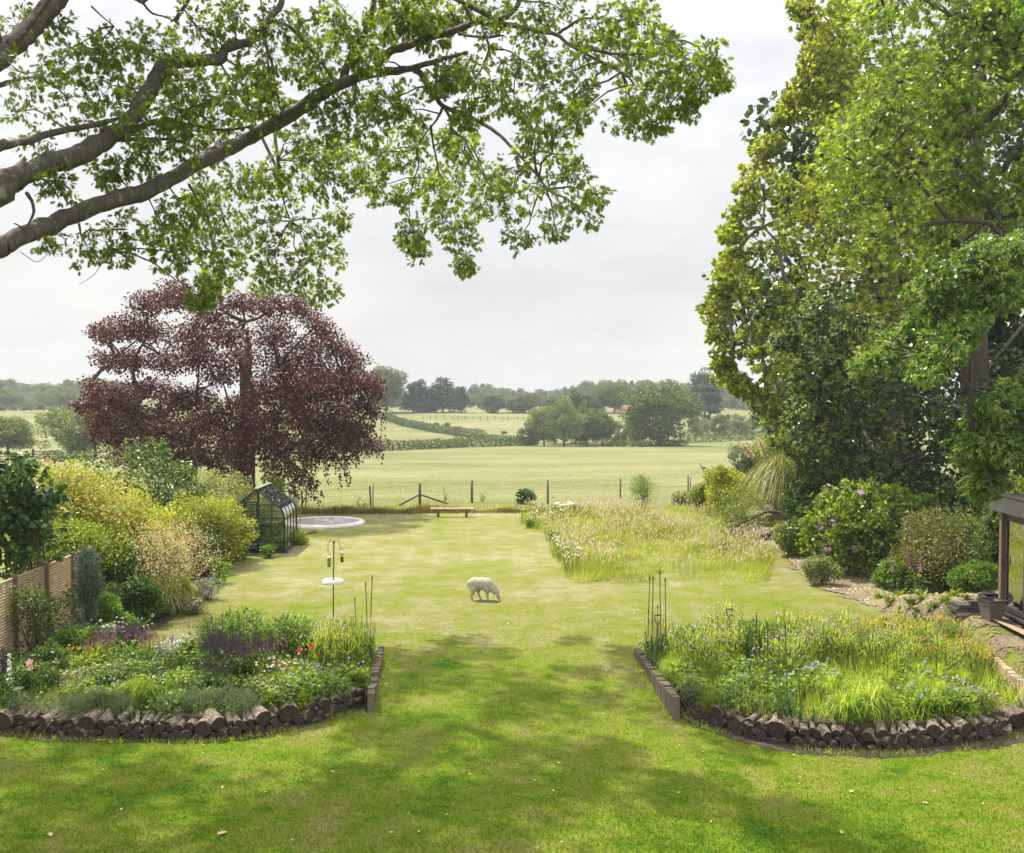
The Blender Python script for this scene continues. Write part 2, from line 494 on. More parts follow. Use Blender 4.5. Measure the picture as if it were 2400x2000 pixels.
# bed outlines (soil is level; the lawn in front falls away from it)
LFRONT_PX = [(-90, 1705), (10, 1720), (150, 1732), (300, 1735), (450, 1737), (570, 1728), (700, 1705), (790, 1682), (852, 1655)]
RFRONT_PX = [(1578, 1655), (1625, 1690), (1700, 1718), (1790, 1742), (1900, 1754), (2050, 1761), (2150, 1758), (2300, 1742), (2400, 1712), (2480, 1690)]
LFRONT = np.array([gp(*p) for p in LFRONT_PX]); RFRONT = np.array([gp(*p) for p in RFRONT_PX])
LEDGE = [gz(868, 1640), gz(893, 1532)]
REDGE = [gz(1492, 1533), gz(1584, 1655)]
LBED = np.array(list(LFRONT[:, :2] + [0, .22]) + [LEDGE[0][:2] - [.1, 0], LEDGE[1][:2] - [.1, 0], gz(490, 1530)[:2], gz(190, 1538)[:2], gz(-90, 1545)[:2]])
RBED = np.array(list(RFRONT[:, :2] + [0, .22]) + [gz(2400, 1600)[:2], gz(2330, 1560)[:2], gz(2240, 1500)[:2], gz(2050, 1482)[:2], gz(1700, 1515)[:2], REDGE[0][:2] + [.1, 0]])

def soil_mat(edge=False):
    t = NT('bare_soil' if edge else 'dark_soil'); p = t.pos()
    a = t.noise(9, 6, .7, p); c = t.ramp(a, [(.3, (.035, .026, .018)), (.6, (.085, .062, .042)), (.75, (.14, .105, .07))])
    pr = t.n('BsdfPrincipled', Roughness=.95); t.t.links.new(c, pr.inputs['Base Color'])
    b = t.n('Bump', Strength=1, Distance=.05, Height=a); t.t.links.new(b.outputs[0], pr.inputs['Normal'])
    return t.out(crumble(t, pr.outputs[0]) if edge else pr.outputs[0])
def mulch_mat():
    t = NT('bark_mulch'); p = t.pos()
    a = t.noise(14, 5, .75, p); b2 = t.noise(1.3, 3, .6, p)
    c = t.ramp(a, [(.3, (.09, .062, .043)), (.5, (.19, .138, .098)), (.7, (.31, .24, .18))])
    c = t.mix(t.ramp(b2, [(.45, (0, 0, 0)), (.7, (1, 1, 1))]), c, t.ramp(a, [(.35, (.17, .15, .06)), (.7, (.36, .32, .15))]))
    pr = t.n('BsdfPrincipled', Roughness=.95); t.t.links.new(c, pr.inputs['Base Color'])
    b = t.n('Bump', Strength=1, Distance=.04, Height=a); t.t.links.new(b.outputs[0], pr.inputs['Normal'])
    return t.out(crumble(t, pr.outputs[0]))
M['soil'] = soil_mat(); M['bare'] = soil_mat(True); M['mulch'] = mulch_mat()

def bed_soil(poly):
    mb = MB(); n = len(poly)
    top = np.c_[poly, np.full(n, .03)]; bot = np.c_[poly, np.full(n, -.5)]
    bm = bmesh.new(); vs_ = [bm.verts.new(v) for v in top]; bm.faces.new(vs_); bmesh.ops.triangulate(bm, faces=bm.faces[:])
    bmesh.ops.subdivide_edges(bm, edges=bm.edges[:], cuts=5, use_grid_fill=True)
    for v in bm.verts: v.co.z += .03 * float(wob(v.co.x, v.co.y, 4, 3))
    bm.verts.index_update()
    mb.add([tuple(v.co) for v in bm.verts], [tuple(v.index for v in f.verts) for f in bm.faces]); bm.free()
    k = np.arange(n); mb.add(np.r_[top, bot], np.stack([k, (k + 1) % n, (k + 1) % n + n, k + n], -1))
    return tag(mb.build('soil', M['soil']), kind='structure')
bed_soil(LBED); bed_soil(RBED)
# bare soil lip in front of the logs
def lip(front, w=.28, seed=4):
    a = front[:, :2]; return ragged('bare_soil', np.r_[a + [0, .3], (a - [0, w])[::-1]], M['bare'], .09, .012, .12, seed)
lip(LFRONT, .16); lip(RFRONT, .34, 8)

PATH = np.array([gp(*p)[:2] for p in [(1815, 1282), (1850, 1318), (1885, 1355), (1935, 1385), (2010, 1410), (2080, 1442), (2150, 1462), (2300, 1465), (2460, 1480), (2460, 1380), (2250, 1330), (2050, 1330), (1930, 1290), (1860, 1255)]])
ragged('path', PATH, M['mulch'], .12, .032, .35, 21)
ragged('worn_path', [gp(*p)[:2] for p in [(2190, 1478), (2330, 1465), (2470, 1500), (2470, 1620), (2380, 1560), (2280, 1510)]], M['mulch'], .1, .03, .5, 33, hole=-.1)
ragged('mulch', [gp(*p)[:2] for p in [(1725, 1262), (1850, 1252), (1890, 1225), (1850, 1190), (1760, 1200), (1720, 1230)]], M['mulch'], .12, .02, .3, 23)
# border soil on the left
LAWN_L = [(710, 1247), (640, 1300), (535, 1305), (505, 1340), (470, 1388), (435, 1425), (395, 1455), (345, 1500), (300, 1530)]
ragged('border_soil', np.array([gp(*p)[:2] for p in LAWN_L] + [[-14, 27], [-14, 50]]), M['bare'], .2, .016, .15, 25)
RSOIL = np.array([gp(*p)[:2] for p in [(1830, 1240), (1870, 1285), (1940, 1320), (2060, 1350), (2250, 1370), (2380, 1400)]] + [[19, 30], [22, 46], [14, 52]])
ragged('border_soil', RSOIL, M['bare'], .2, .022, .25, 27)

# mown grass: single blades where the lawn is near enough to show them
def lawn_blades():
    mb = MB()
    n = 430000; Y = 14.5 + 26 * U(0, 1, n) ** 1.45; X = U(-1.04, 1.04, n) * 1200 / F * Y
    px = np.c_[X, Y][~inside(LBED, X, Y) & ~inside(RBED, X, Y) & ~inside(PATH, X, Y) & ~inside(MEADOW, X, Y)]; m = len(px)
    h = np.interp(px[:, 1], [15, 22, 30, 41], [.042, .036, .028, .012]) * U(.5, 1.3, m)
    ax = unit(np.c_[N(0, .55, (m, 2)), np.ones(m)])
    leaves(mb, 'tri', onT(px), ax, N(0, 1, (m, 3)) + [0, -.6, .2], h, wid=.3)
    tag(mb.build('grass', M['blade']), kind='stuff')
MEADOW = np.array([gp(*p)[:2] for p in [(1340, 1366), (1560, 1370), (1802, 1364), (1812, 1335), (1790, 1290), (1735, 1250), (1700, 1205), (1600, 1194), (1480, 1196), (1320, 1200), (1220, 1206), (1225, 1238), (1290, 1262), (1298, 1310)]])
lawn_blades()
# ---------------------------------------------------------------- leaf and wood materials
OAKS = [(0, (.046, .075, .010)), (.5, (.092, .135, .014)), (.85, (.155, .19, .02)), (1, (.24, .25, .03))]
M['oak_leaf'] = leaf_mat('oak_leaf', OAKS, .52, (1.6, 1.7, .4), .4, .25, .6)
M['oak_bark'] = bark_mat('oak_bark', (.045, .038, .030), (.12, .102, .082), (.22, .21, .15), 4.5, .6)
M['dark_bark'] = bark_mat('dark_bark', (.03, .024, .018), (.085, .068, .05), (.12, .12, .07), 3, .62)
M['grey_bark'] = bark_mat('grey_bark', (.07, .06, .05), (.20, .17, .14), (.26, .24, .19), 3, .6)

# ---------------------------------------------------------------- the oak whose limbs hang into the picture
def tree_skeleton(mb, base, top, r0, boughs, n_big, rng_seed=0, sides=8, sag=.08, thick=.42):
    """tapered trunk with limbs running to some of the lumps and thinner branches to the rest"""
    base, top = np.asarray(base, float), np.asarray(top, float); b = np.asarray(boughs, float)
    t = np.linspace(0, 1, 7)[:, None]; p = base + (top - base) * t + N(0, r0 * .25, (7, 3)) * np.sin(t * math.pi)
    p[0, 2] -= .3
    rad = r0 * np.array([1.5, 1.1, .95, .85, .7, .5, .25]); tube(mb, p, rad, sides + 2, jit=.03)
    big = rng.choice(len(b), min(n_big, len(b)), replace=False); nodes = [p[i] for i in range(2, 7)]
    for i in big:
        c = b[i, :3]; dz = np.array([q[2] for q in nodes]); j = int(np.argmin(np.linalg.norm(np.array(nodes) - c, axis=1) + .8 * np.abs(dz - (c[2] - .35 * np.linalg.norm(c[:2] - top[:2])))))
        a = nodes[j]; L_ = np.linalg.norm(c - a); k = 6; tt = np.linspace(0, 1, k)[:, None]
        q = a + (c - a) * tt + np.array([0, 0, 1]) * np.sin(tt * math.pi) * sag * L_ + N(0, .04 * L_, (k, 3)) * np.sin(tt * math.pi)
        tube(mb, q, r0 * thick * np.linspace(1, .18, k) * min(1, L_ / (6 * r0 + .1) + .3), sides - 2, cap=False)
        nodes += [q[2], q[3], q[4], q[5]]
    na = np.array(nodes)
    for i in range(len(b)):
        if i in big: continue
        j = int(np.argmin(np.linalg.norm(na - b[i, :3], axis=1)))
        twig(mb, na[j], b[i, :3], r0 * .12, r0 * .03, .05, 5, 5)
    return na

def make_oak():
    base = np.array([-14.6, 20.2, float(T(-14.6, 20.2))])
    fD = lambda x, y: float(np.interp(x, [-60, 0, 300, 700, 900, 1250, 1700], [20.9, 21.3, 24, 27.3, 26.3, 21.2, 18.6]) )
    root = thing('oak_tree', 'big oak reaching in from the left, its lobed leaves and grey limbs crossing the sky', 'tree', base)
    fB = fD
    def fD(x, y):      # the boughs that hang lowest reach farthest over the lawn
        k = float(sm((y - 220) / 230) * sm((x - 430) / 180) * (1 - sm((x - 1090) / 150))); return fB(x, y) * (1 - k) + 31.8 * k
    wood = MB()
    s = lambda pts, dx=0: [(a / 2.1 + dx, b / 2.1) for a, b in pts]
    limbs = [  # pixel path, depth at start and end, radius in pixels at start and end, on-trunk height
        (s([(-40, 1228), (0, 1210), (250, 1110), (400, 1040), (600, 975), (800, 900), (1000, 790), (1200, 690), (1400, 580), (1600, 450), (1720, 400)]), 18, 21.5, 29, 17, 8.2),
        (s([(30, 400), (150, 365), (250, 350), (350, 335), (440, 310), (520, 285), (620, 258)], 800), 21.5, 22, 15, 4, None),
        (s([(350, 335), (395, 370), (440, 440), (500, 520), (640, 580), (760, 650), (870, 760), (960, 860), (1010, 930)], 800), 21.7, 23, 10, 2.5, None),
        (s([(150, 365), (190, 300), (230, 260), (340, 220), (450, 180), (560, 150), (640, 118), (700, 110), (860, 130), (980, 155), (1060, 170), (1120, 220), (1250, 290), (1400, 370), (1440, 420)], 800), 21.6, 23.5, 14, 2.5, None),
        (s([(1060, 172), (1120, 130), (1200, 90), (1380, 100), (1450, 60)], 800), 22.7, 23.2, 5, 2, None),
        (s([(1120, 215), (1330, 265), (1560, 265), (1720, 290), (1840, 300)], 800), 22.9, 23.5, 5, 1.5, None),
        (s([(700, 112), (780, 95), (830, 70), (870, 20), (890, -80)], 800), 22, 22.6, 10, 6, None),
        (s([(560, 150), (620, 175), (720, 185), (800, 175)], 800), 22, 22.4, 6, 2, None),
        (s([(715, 190), (725, 245), (690, 340), (650, 420), (660, 520)], 800), 22.3, 22.5, 4, 1.5, None),
        (s([(725, 245), (820, 250), (900, 300), (1000, 330)], 800), 22.3, 22.8, 3, 1.2, None),
        (s([(500, 525), (470, 590), (420, 650), (370, 730)], 800), 22, 21.6, 4.5, 1.5, None),
        (s([(440, 620), (455, 720), (480, 850), (500, 1000)], 800), 22, 22, 4, 1.2, None),
        (s([(505, 530), (540, 590), (545, 650), (620, 690), (680, 800), (720, 900)], 800), 22, 22.4, 5, 1.5, None),
        (s([(1690, 385), (1715, 310), (1745, 240), (1800, 150), (1830, 60), (1850, -60)]), 21.3, 22, 12, 8, None),
        (s([(-40, 960), (0, 900), (60, 890), (100, 870), (250, 800), (400, 760), (520, 690), (620, 620), (700, 500), (780, 370), (830, 305), (960, 300), (1080, 290), (1110, 240), (1240, 200), (1320, 100), (1380, 30), (1400, -60)]), 17.5, 22, 38, 7, 8.6),
        (s([(540, 690), (700, 620), (780, 600), (900, 610), (1100, 640), (1250, 620)]), 18.5, 20, 11, 3, None),
        (s([(560, 690), (720, 685), (850, 690), (950, 720)]), 18.6, 19.5, 7, 2, None),
        (s([(-40, 735), (0, 720), (150, 690), (300, 645), (460, 615), (560, 590), (640, 570)]), 19, 21, 15, 4, 9.2),
        (s([(-40, 300), (0, 262), (100, 180), (200, 95), (260, 20), (330, -80)]), 18, 18.6, 32, 27, 10),
        (s([(130, 950), (160, 1000), (165, 1045), (150, 1085), (120, 1120), (70, 1100)]), 18, 17.8, 6, 2, None),
        (s([(1300, 150), (1300, 200), (1340, 320), (1350, 420), (1375, 510)]), 21.6, 21, 5, 4, None),
        (s([(1330, 110), (1420, 130), (1500, 210), (1590, 320), (1640, 400)]), 21.8, 21.4, 6, 3, None),
        (s([(1370, 760), (1375, 850), (1390, 970), (1430, 1090)]), 20.6, 20.4, 4, 1.5, None),
        (s([(930, 910), (980, 1000), (1030, 1100), (1050, 1240), (1050, 1330)]), 19.6, 19.4, 4, 1.2, None),
        (s([(270, 890), (300, 940), (330, 1000)]), 18.2, 18.2, 5, 1.5, None),
        (s([(390, 1100), (400, 1160), (430, 1210)]), 18.8, 18.8, 4, 1.5, None),
        (s([(0, 420), (60, 400), (130, 385), (200, 380)]), 18.6, 19, 8, 2, None),
        (s([(450, 30), (500, 80), (560, 130)]), 20.5, 21, 3, 1.2, None), (s([(680, -20), (740, 60), (800, 80), (860, 105)]), 20.5, 21, 4, 1.5, None),
        (s([(470, 1000), (520, 960), (560, 950)]), 19, 19, 1.5, .8, None), (s([(560, 1180), (480, 1330), (440, 1370), (390, 1400)]), 18.8, 18.4, 1.2, .7, None),
        (s([(100, 1240), (180, 1290), (240, 1250), (290, 1255)]), 18.2, 18.4, 1.2, .7, None),
    ]
    nodes = []
    for px, d0, d1, r0, r1, hz in limbs:
        n = len(px); dd = np.array([fD(a, b) for a, b in px]) + .25 * (d0 + d1 - 40) * .3; rr = np.linspace(r0, r1, n)
        p = np.array([P(a, b, d) for (a, b), d in zip(px, dd)]); r = rr * .8 * dd / F
        if hz is not None:
            st = np.array([base[0], base[1], base[2] + hz]); mid = (st + p[0]) / 2 - [0, 0, .25]
            p = np.r_[[st], [mid], p]; r = np.r_[r[0] * 1.25, r[0] * 1.12, r]
        q = smooth_path(p, 5); rq = np.interp(np.linspace(0, 1, len(q)), np.linspace(0, 1, len(r)), r)
        q[1:-1] += N(0, 1, (len(q) - 2, 3)) * rq[1:-1, None] * .12
        tube(wood, q, rq * (1 + .06 * wob(np.arange(len(q)) * 1.3, 0 * q[:, 0], 1.5, n)), 16 if r0 > 12 else 7, jit=.05 if r0 > 12 else .03)
        nodes += list(q[2:])
    # trunk, standing beside the lawn out of frame
    tp = [base + [0, 0, -.4], base + [0, 0, .6], base + [.05, 0, 3], base + [.1, .1, 6], base + [0, .1, 9], base + [.3, .4, 12], base + [.8, .8, 16], base + [1, 1.2, 19]]
    tube(wood, smooth_path(tp, 4), np.interp(np.linspace(0, 1, 29), np.linspace(0, 1, 8), [.85, .62, .52, .5, .48, .36, .22, .08]), 16, jit=.03)
    # lumps of leaves seen against the sky (pixel centre, pixel radius)
    B = [(40,60,60),(140,60,40),(50,170,70),(140,150,60),(230,120,60),(300,110,55),(380,110,60),(460,60,55),(540,40,45),(60,260,70),(160,230,70),(260,200,70),(350,215,70),(430,190,60),(480,235,60),(550,215,50),(600,190,45),
         (90,330,45),(200,285,45),(330,280,60),(420,260,60),(510,280,60),(590,260,50),(255,400,40),(330,360,50),(420,330,50),(150,440,36),(110,425,30),(480,340,45),
         (110,565,30),(190,575,48),(250,570,52),(290,540,48),(290,600,36),(480,455,45),(430,500,50),(520,500,60),(470,560,50),(400,590,45),(380,545,40),(520,620,45),(500,660,40),(560,560,60),(620,520,60),(680,470,60),(720,420,50),(640,600,50),(720,560,55),(765,600,36),(700,650,42),(755,680,36),(620,650,40),(470,690,36),(600,440,45),(560,430,40),(640,400,45),(790,520,34),
         (620,130,50),(660,60,60),(720,80,60),(780,50,60),(840,90,55),(900,60,55),(700,150,55),(760,140,50),(640,230,50),(930,30,50),(870,140,40),
         (690,330,55),(760,300,55),(800,350,60),(860,300,60),(900,240,52),(955,260,46),(780,420,50),(850,390,55),(910,360,50),(740,380,50),(830,240,50),(770,230,50),(880,440,40),(970,330,45),
         (1086,357,42),(1214,405,52),(1252,357,48),(1324,362,40),(1348,429,50),(1365,500,42),(1276,452,52),(1181,476,48),(1110,476,45),(1219,555,30),(1019,452,45),(1000,405,45),(1067,428,42),(943,462,30),(962,545,32),(975,585,28),(1038,524,42),(1086,557,38),(1090,620,26),(1252,310,40),(1305,310,36),(1300,530,35),(1400,460,28),(1150,420,40),
         (1067,181,40),(1105,167,40),(1152,190,40),(1205,150,36),(1205,220,42),(1267,215,40),(1276,143,40),(1162,240,36),(1030,190,34),(1095,265,36),(1050,330,34),(1240,265,30),
         (1348,167,50),(1371,114,50),(1400,57,50),(1457,38,45),(1505,48,42),(1476,95,50),(1533,86,40),(1419,105,50),(1457,150,50),(1514,143,50),(1514,200,45),(1562,181,45),(1619,167,38),(1667,129,32),(1686,185,28),(1629,205,36),(1615,248,28),(1562,228,42),(1486,238,42),(1457,267,36),(1495,290,32),(1543,290,30),(1371,228,36),(1333,240,32),(1360,270,26),(1560,110,30),
         (960,40,40),(1000,30,40),(1060,35,45),(1120,25,45),(1180,30,45),(1250,25,45),(1320,25,45),(1150,85,38),(1010,90,35),(1240,90,36)]
    bo = []
    for x, y, r in B:
        d = fD(x, y) + N(0, .9)
        rr = r * d / F * U(.95, 1.25); c = P(x, y, d); bo.append((*c, rr, rr * 1.5, rr))
    bo = np.array(bo)
    # crown above and behind, out of the frame
    up = []
    while len(up) < 120:
        c = U([-22, 19, 13.5], [6, 38, 22]); px = 1200 + F * c[0] / c[1]; py = 895 - F * (c[2] - H) / c[1]
        if py > -70 or ((c[0] + 9) / 14) ** 2 + ((c[1] - 28) / 10) ** 2 + ((c[2] - 13) / 9) ** 2 > 1: continue
        h = c[2] + .2; sx, sy = c[0] + .4206 * h, c[1] - .467 * h      # where its shade falls
        if sy > 26.6 or (sx > 1.2 and sy > 15.2) or (sx < -3.4 and sy > 22): continue
        r = U(.7, 1.2); up.append((*c, r, r, r * .7))
    side = []
    while len(side) < 26:
        c = U([-22, 14, 8.5], [-8, 24, 14]); px = 1200 + F * c[0] / c[1]
        if px > -110: continue
        side.append((*c, .9, .9, .7))
    upb = np.array(up + side)
    lf = MB(); na = np.array(nodes)
    nr_ = bo[:, 1] < 23.5; p1, i1 = tips(lf, bo[~nr_], 50, 7, 'oak', .15, droop=.6, shell=.1); p2, i2 = tips(lf, bo[nr_], 27, 7, 'oak', .122, droop=.6, shell=.1)
    p = np.r_[p1, p2]; i = np.r_[np.nonzero(~nr_)[0][i1], np.nonzero(nr_)[0][i2]]
    for k, c in enumerate(bo):
        j = int(np.argmin(np.linalg.norm(na - c[:3], axis=1))); twig(wood, na[j], c[:3], .022, .009, .08, 5, 4, .2)
        for q in p[i == k][::3]: twig(wood, c[:3], q, .008, .003, .05, 4, 3, .2)
    pu, iu = tips(lf, upb, 26, 6, 'oak', .25, droop=.4)
    na2 = np.r_[na, np.array(smooth_path(tp, 4))[10:]]
    for c in upb:
        j = int(np.argmin(np.linalg.norm(na2 - c[:3], axis=1))); twig(wood, na2[j], c[:3], .05, .015, .05, 5, 5)
    wood.build('branch', M['oak_bark'], root, True, base)
    lf.build('crown', M['oak_leaf'], root, False, base)
make_oak()

# ---------------------------------------------------------------- copper beech
M['beech_leaf'] = leaf_mat('copper_beech_leaf', [(0, (.022, .010, .011)), (.45, (.050, .021, .021)), (.8, (.095, .043, .038)), (1, (.19, .12, .105))], .33, (1.6, .8, .65), .42, .3, .5, .4)
def make_beech():
    Y0 = 57.5; base = np.array([*P(566, 1150, Y0)[:2], 0]); base[2] = float(T(*base[:2]))
    root = thing('beech_tree', 'dark purple copper beech with drooping skirts of leaves behind the greenhouse', 'tree', base)
    bl = []
    # (pixel x, pixel y, pixel radius) of the leaf lumps of the near half, then mirrored in depth
    B = [(390,700,50),(340,725,45),(430,690,45),(480,730,50),(560,720,45),(620,720,50),(690,735,50),(730,760,40),(760,790,45),(300,770,55),(250,790,45),(215,785,28),(360,780,60),(450,790,60),(540,790,55),(640,790,60),(720,830,55),(800,825,45),(830,850,35),
         (250,850,45),(300,850,55),(380,850,55),(480,850,50),(560,840,45),(650,860,55),(740,880,55),(810,890,50),(860,900,35),(885,925,25),(215,905,35),(230,935,45),(280,930,45),(200,950,30),(340,920,45),(430,930,50),(520,900,45),(620,920,50),(700,930,55),(780,950,55),(845,960,40),(870,965,28),
         (250,980,45),(310,985,50),(230,1010,28),(285,1025,40),(370,1000,50),(440,1000,50),(500,980,50),(560,960,50),(640,980,55),(710,990,55),(780,1010,50),(830,1010,35),(400,1050,40),(340,1040,35),(450,1060,40),(520,1040,45),(590,1030,50),(660,1050,50),(720,1060,50),(640,1100,40),(700,1110,40),(440,1090,26),(500,1100,26),(380,1080,26),(730,1120,24),(690,1140,22),(270,1050,22),(560,1090,40)]
    cx, w = 530, 345
    for x, y, r in B:
        rr = r * Y0 / F
        edge = 1 - min(1, ((x - cx) / w) ** 2 + ((y - 860) / 330) ** 2)
        dep = 5.6 * math.sqrt(max(edge, .04))
        for k, sgn in enumerate((-1, 1)):
            if sgn > 0 and y > 1080: continue
            d = Y0 + sgn * dep * U(.45, .9); c = P(x + N(0, 8), y + N(0, 6) - (0 if sgn < 0 else 10), d)
            bl.append((*c, rr * U(.7, 1.15), rr * U(.8, 1.1), rr * U(.5, .8)))
    for k in range(38):   # low limbs that hang towards the viewer and to the sides
        a = U(-math.pi, math.pi); R = U(3, 7); z = U(2.6, 7); c = base + [R * math.cos(a), R * math.sin(a) * .8, z]
        bl.append((*c, 1.0, 1.0, .6))
    bl = np.array(bl); lf = MB(); wood = MB()
    nodes = tree_skeleton(wood, base, base + [.4, 0, 8.5], .6, bl, 44, sag=.02, thick=.19)
    tube(wood, smooth_path([base + [.2, 0, 1.4], base + [-1.2, -.8, 2.4], base + [-2.6, -1.5, 3.6], base + [-4.2, -2, 4.6]], 4), np.linspace(.3, .08, 13), 8)
    for k in range(70):
        i = rng.integers(len(bl)); c = bl[i, :3]; e = c + sph(1)[0] * [1.3, 1.3, .9]; twig(wood, c, e, .03, .01, .08, 4, 4)
    crown(lf, bl, 84000, 'dia', .15, shell=.05, up=.7, droop=.55, rnd=.55, wid=.85)
    # weeping tails under the skirts
    low = bl[bl[:, 2] < 5.2]; n = 260; i = rng.choice(len(low), n)
    for k in i:
        c = low[k, :3] + sph(1)[0] * low[k, 3:] * [.9, .9, .4] - [0, 0, low[k, 5] * .5]; Lh = U(.5, 1.4); m = int(26 * Lh)
        t = U(0, 1, (m, 1)); p = c + np.array([N(0, .15), N(0, .15), -Lh]) * t + N(0, .08, (m, 3)) * [1, 1, .3]
        leaves(lf, 'dia', p, np.c_[N(0, .5, (m, 2)), -np.ones(m)], N(0, 1, (m, 3)) + [0, -.5, .4], .14 * U(.7, 1.2, m), wid=.85)
    wood.build('trunk', M['dark_bark'], root, True, base); lf.build('crown', M['beech_leaf'], root, False, base)
make_beech()
# ---------------------------------------------------------------- country beyond the garden
FARG = lambda a, b, c: [(0, a), (.5, b), (1, c)]
M['far_leaf'] = leaf_mat('broadleaf', FARG((.052, .09, .02), (.095, .14, .03), (.165, .205, .045)), .3, (1.3, 1.2, .5), .6, .3, .25)
M['far_pale'] = leaf_mat('pale_broadleaf', FARG((.10, .15, .04), (.165, .215, .06), (.25, .28, .095)), .25, (1.2, 1.15, .6), .6, .3, .25)
M['far_dark'] = leaf_mat('conifer_needle', FARG((.02, .055, .028), (.036, .082, .038), (.06, .115, .048)), .2, (1.2, 1.2, .6), .6, .3, .3)
M['far_bark'] = bark_mat('far_bark', (.05, .04, .03), (.10, .085, .065), (.14, .13, .1), 1)
M['hedge_leaf'] = leaf_mat('hedge_leaf', FARG((.034, .060, .013), (.058, .09, .018), (.10, .13, .028)), .3, (1.3, 1.2, .5), .6, .35, .3)

def far_shape(kind, seed):
    """a tree about 1 unit high: trunk and crown meshes in local coordinates"""
    global rng, U, N
    keep = rng; rng = np.random.default_rng(seed); U, N = rng.uniform, rng.normal
    lf, wd = MB(), MB(); bl = []
    if kind == 'conifer':
        for k in range(46):
            z = U(.08, .97); R = .26 * (1 - z) ** .75 + .02; a = U(0, 6.28); r = .05 + .07 * (1 - z)
            bl.append((R * .75 * math.cos(a), R * .75 * math.sin(a), z, r, r, r * 1.2))
        crown(lf, bl, 5200, 'dia', .035, shell=.3, up=.4, droop=-.3, rnd=.6)
    elif kind == 'cedar':
        for k in range(42):
            z = U(.25, .95); R = .30 * (1 - abs(z - .45) * 1.3) ; a = U(0, 6.28); q = U(.3, 1)
            bl.append((R * q * math.cos(a), R * q * math.sin(a), z, .11, .11, .035))
        crown(lf, bl, 5200, 'dia', .036, shell=.2, up=1.2, droop=.1, rnd=.5)
    else:
        hi = {'round': .48, 'broad': .62, 'bush': .62, 'tall': .34}[kind]; z0 = {'round': .09, 'broad': .03, 'bush': -.08, 'tall': .1}[kind]
        n = {'round': 70, 'broad': 80, 'bush': 50, 'tall': 60}[kind]
        while len(bl) < n:
            d = U(-1, 1, 3); q = np.linalg.norm(d)
            if q > 1 or q < .45: continue
            c = d * [hi * .84, hi * .84, (1 - z0) * .44] + [0, 0, z0 + (1 - z0) * .5]
            if kind == 'bush' and c[2] < .08: continue
            c += N(0, .025, 3); r = U(.07, .14); bl.append((*c, r * 1.15, r * 1.15, r * .8))
        crown(lf, bl, 12000, 'dia', .034, shell=.5, up=.7, droop=.25, rnd=.5)
    top = [U(-.03, .03), 0, .7 if kind in ('round', 'broad', 'tall') else .9]
    tube(wd, smooth_path([(0, 0, -.03), (0, 0, .05), (.01, 0, .2), (np.array(top) + [0, 0, 0]) * .6, top], 3), np.linspace(1, .25, 13) * (.03 if kind not in ('conifer', 'bush') else .018), 7)
    for k in range(14):
        c = np.array(bl[rng.integers(len(bl))][:3]); twig(wd, np.array([0, 0, U(.12, .45)]), c, .012, .004, .06, 4, 4)
    rng = keep; U, N = rng.uniform, rng.normal
    return lf, wd

FAR = {}
def far_proto(kind, leaf, v):
    k = (kind, leaf, v)
    if k not in FAR:
        lf, wd = far_shape(kind, hash((kind, v)) % 9999 if False else sum(map(ord, kind)) * 7 + v)
        root = thing('tree', None, 'tree'); wd.build('trunk', M['far_bark'], root, True); lf.build('crown', M[leaf], root)
        FAR[k] = root
    return FAR[k]

def far_tree(px, base_py, top_py, wpx, kind, leaf, label, group, v=0, cat='tree', Y=None, name=None):
    b = gp(px, base_py) if Y is None else onland(px, Y)
    ht = (base_py - top_py) * b[1] / F; w = wpx * b[1] / F
    if Y is not None: ht = P(px, top_py, Y)[2] - b[2]
    wn = {'round': .96, 'broad': 1.24, 'bush': 1.24, 'tall': .68, 'conifer': .52, 'cedar': .62}[kind]
    o = place(far_proto(kind, leaf, v), b, U(0, 6.28), (w / wn, w / wn, ht), label, group)
    o['category'] = cat
    if name: o.name = name
    return o

gF = 'trees scattered beyond the field'
far_tree(18, 1064, 968, 150, 'broad', 'far_leaf', 'bushy green tree at the far left edge behind the field fence', gF, 0)
far_tree(-70, 1064, 975, 120, 'broad', 'far_leaf', 'green tree cut by the left edge of the view', gF, 1)
far_tree(168, 1072, 934, 200, 'broad', 'far_pale', 'large rounded bright green tree left of the purple beech, beside the field gate', gF, 2)
far_tree(300, 1060, 960, 120, 'broad', 'far_leaf', 'green tree half hidden behind the left side of the purple beech', gF, 1)
far_tree(905, 967, 857, 112, 'round', 'far_leaf', 'tall oak standing alone in the field just right of the purple beech', gF, 3)
far_tree(985, 966, 889, 78, 'conifer', 'far_dark', 'dark conifer, left one of the pair in the upper field', gF, 1)
far_tree(1038, 966, 886, 92, 'conifer', 'far_dark', 'dark conifer, wider right one of the pair in the upper field', gF, 2)
far_tree(968, 966, 896, 60, 'conifer', 'far_dark', 'dark conifer squeezed between the lone oak and the conifer pair', gF, 0)
far_tree(1082, 968, 908, 30, 'tall', 'far_dark', 'thin dark tree right of the conifer pair', gF, 1)
far_tree(1158, 968, 922, 66, 'bush', 'far_dark', 'dark rounded bush before the distant wood', gF, 0)
far_tree(1210, 968, 930, 70, 'bush', 'far_leaf', 'mid green bush right of the dark rounded bush', gF, 1)
far_tree(1155, 969, 950, 22, 'bush', 'far_pale', 'small pale bush in front of the dark rounded bush', gF, 2)
far_tree(1240, 968, 918, 70, 'broad', 'far_leaf', 'green tree left of the pale hawthorn clump', gF, 0)
gH = 'hawthorn clump at the field edge'
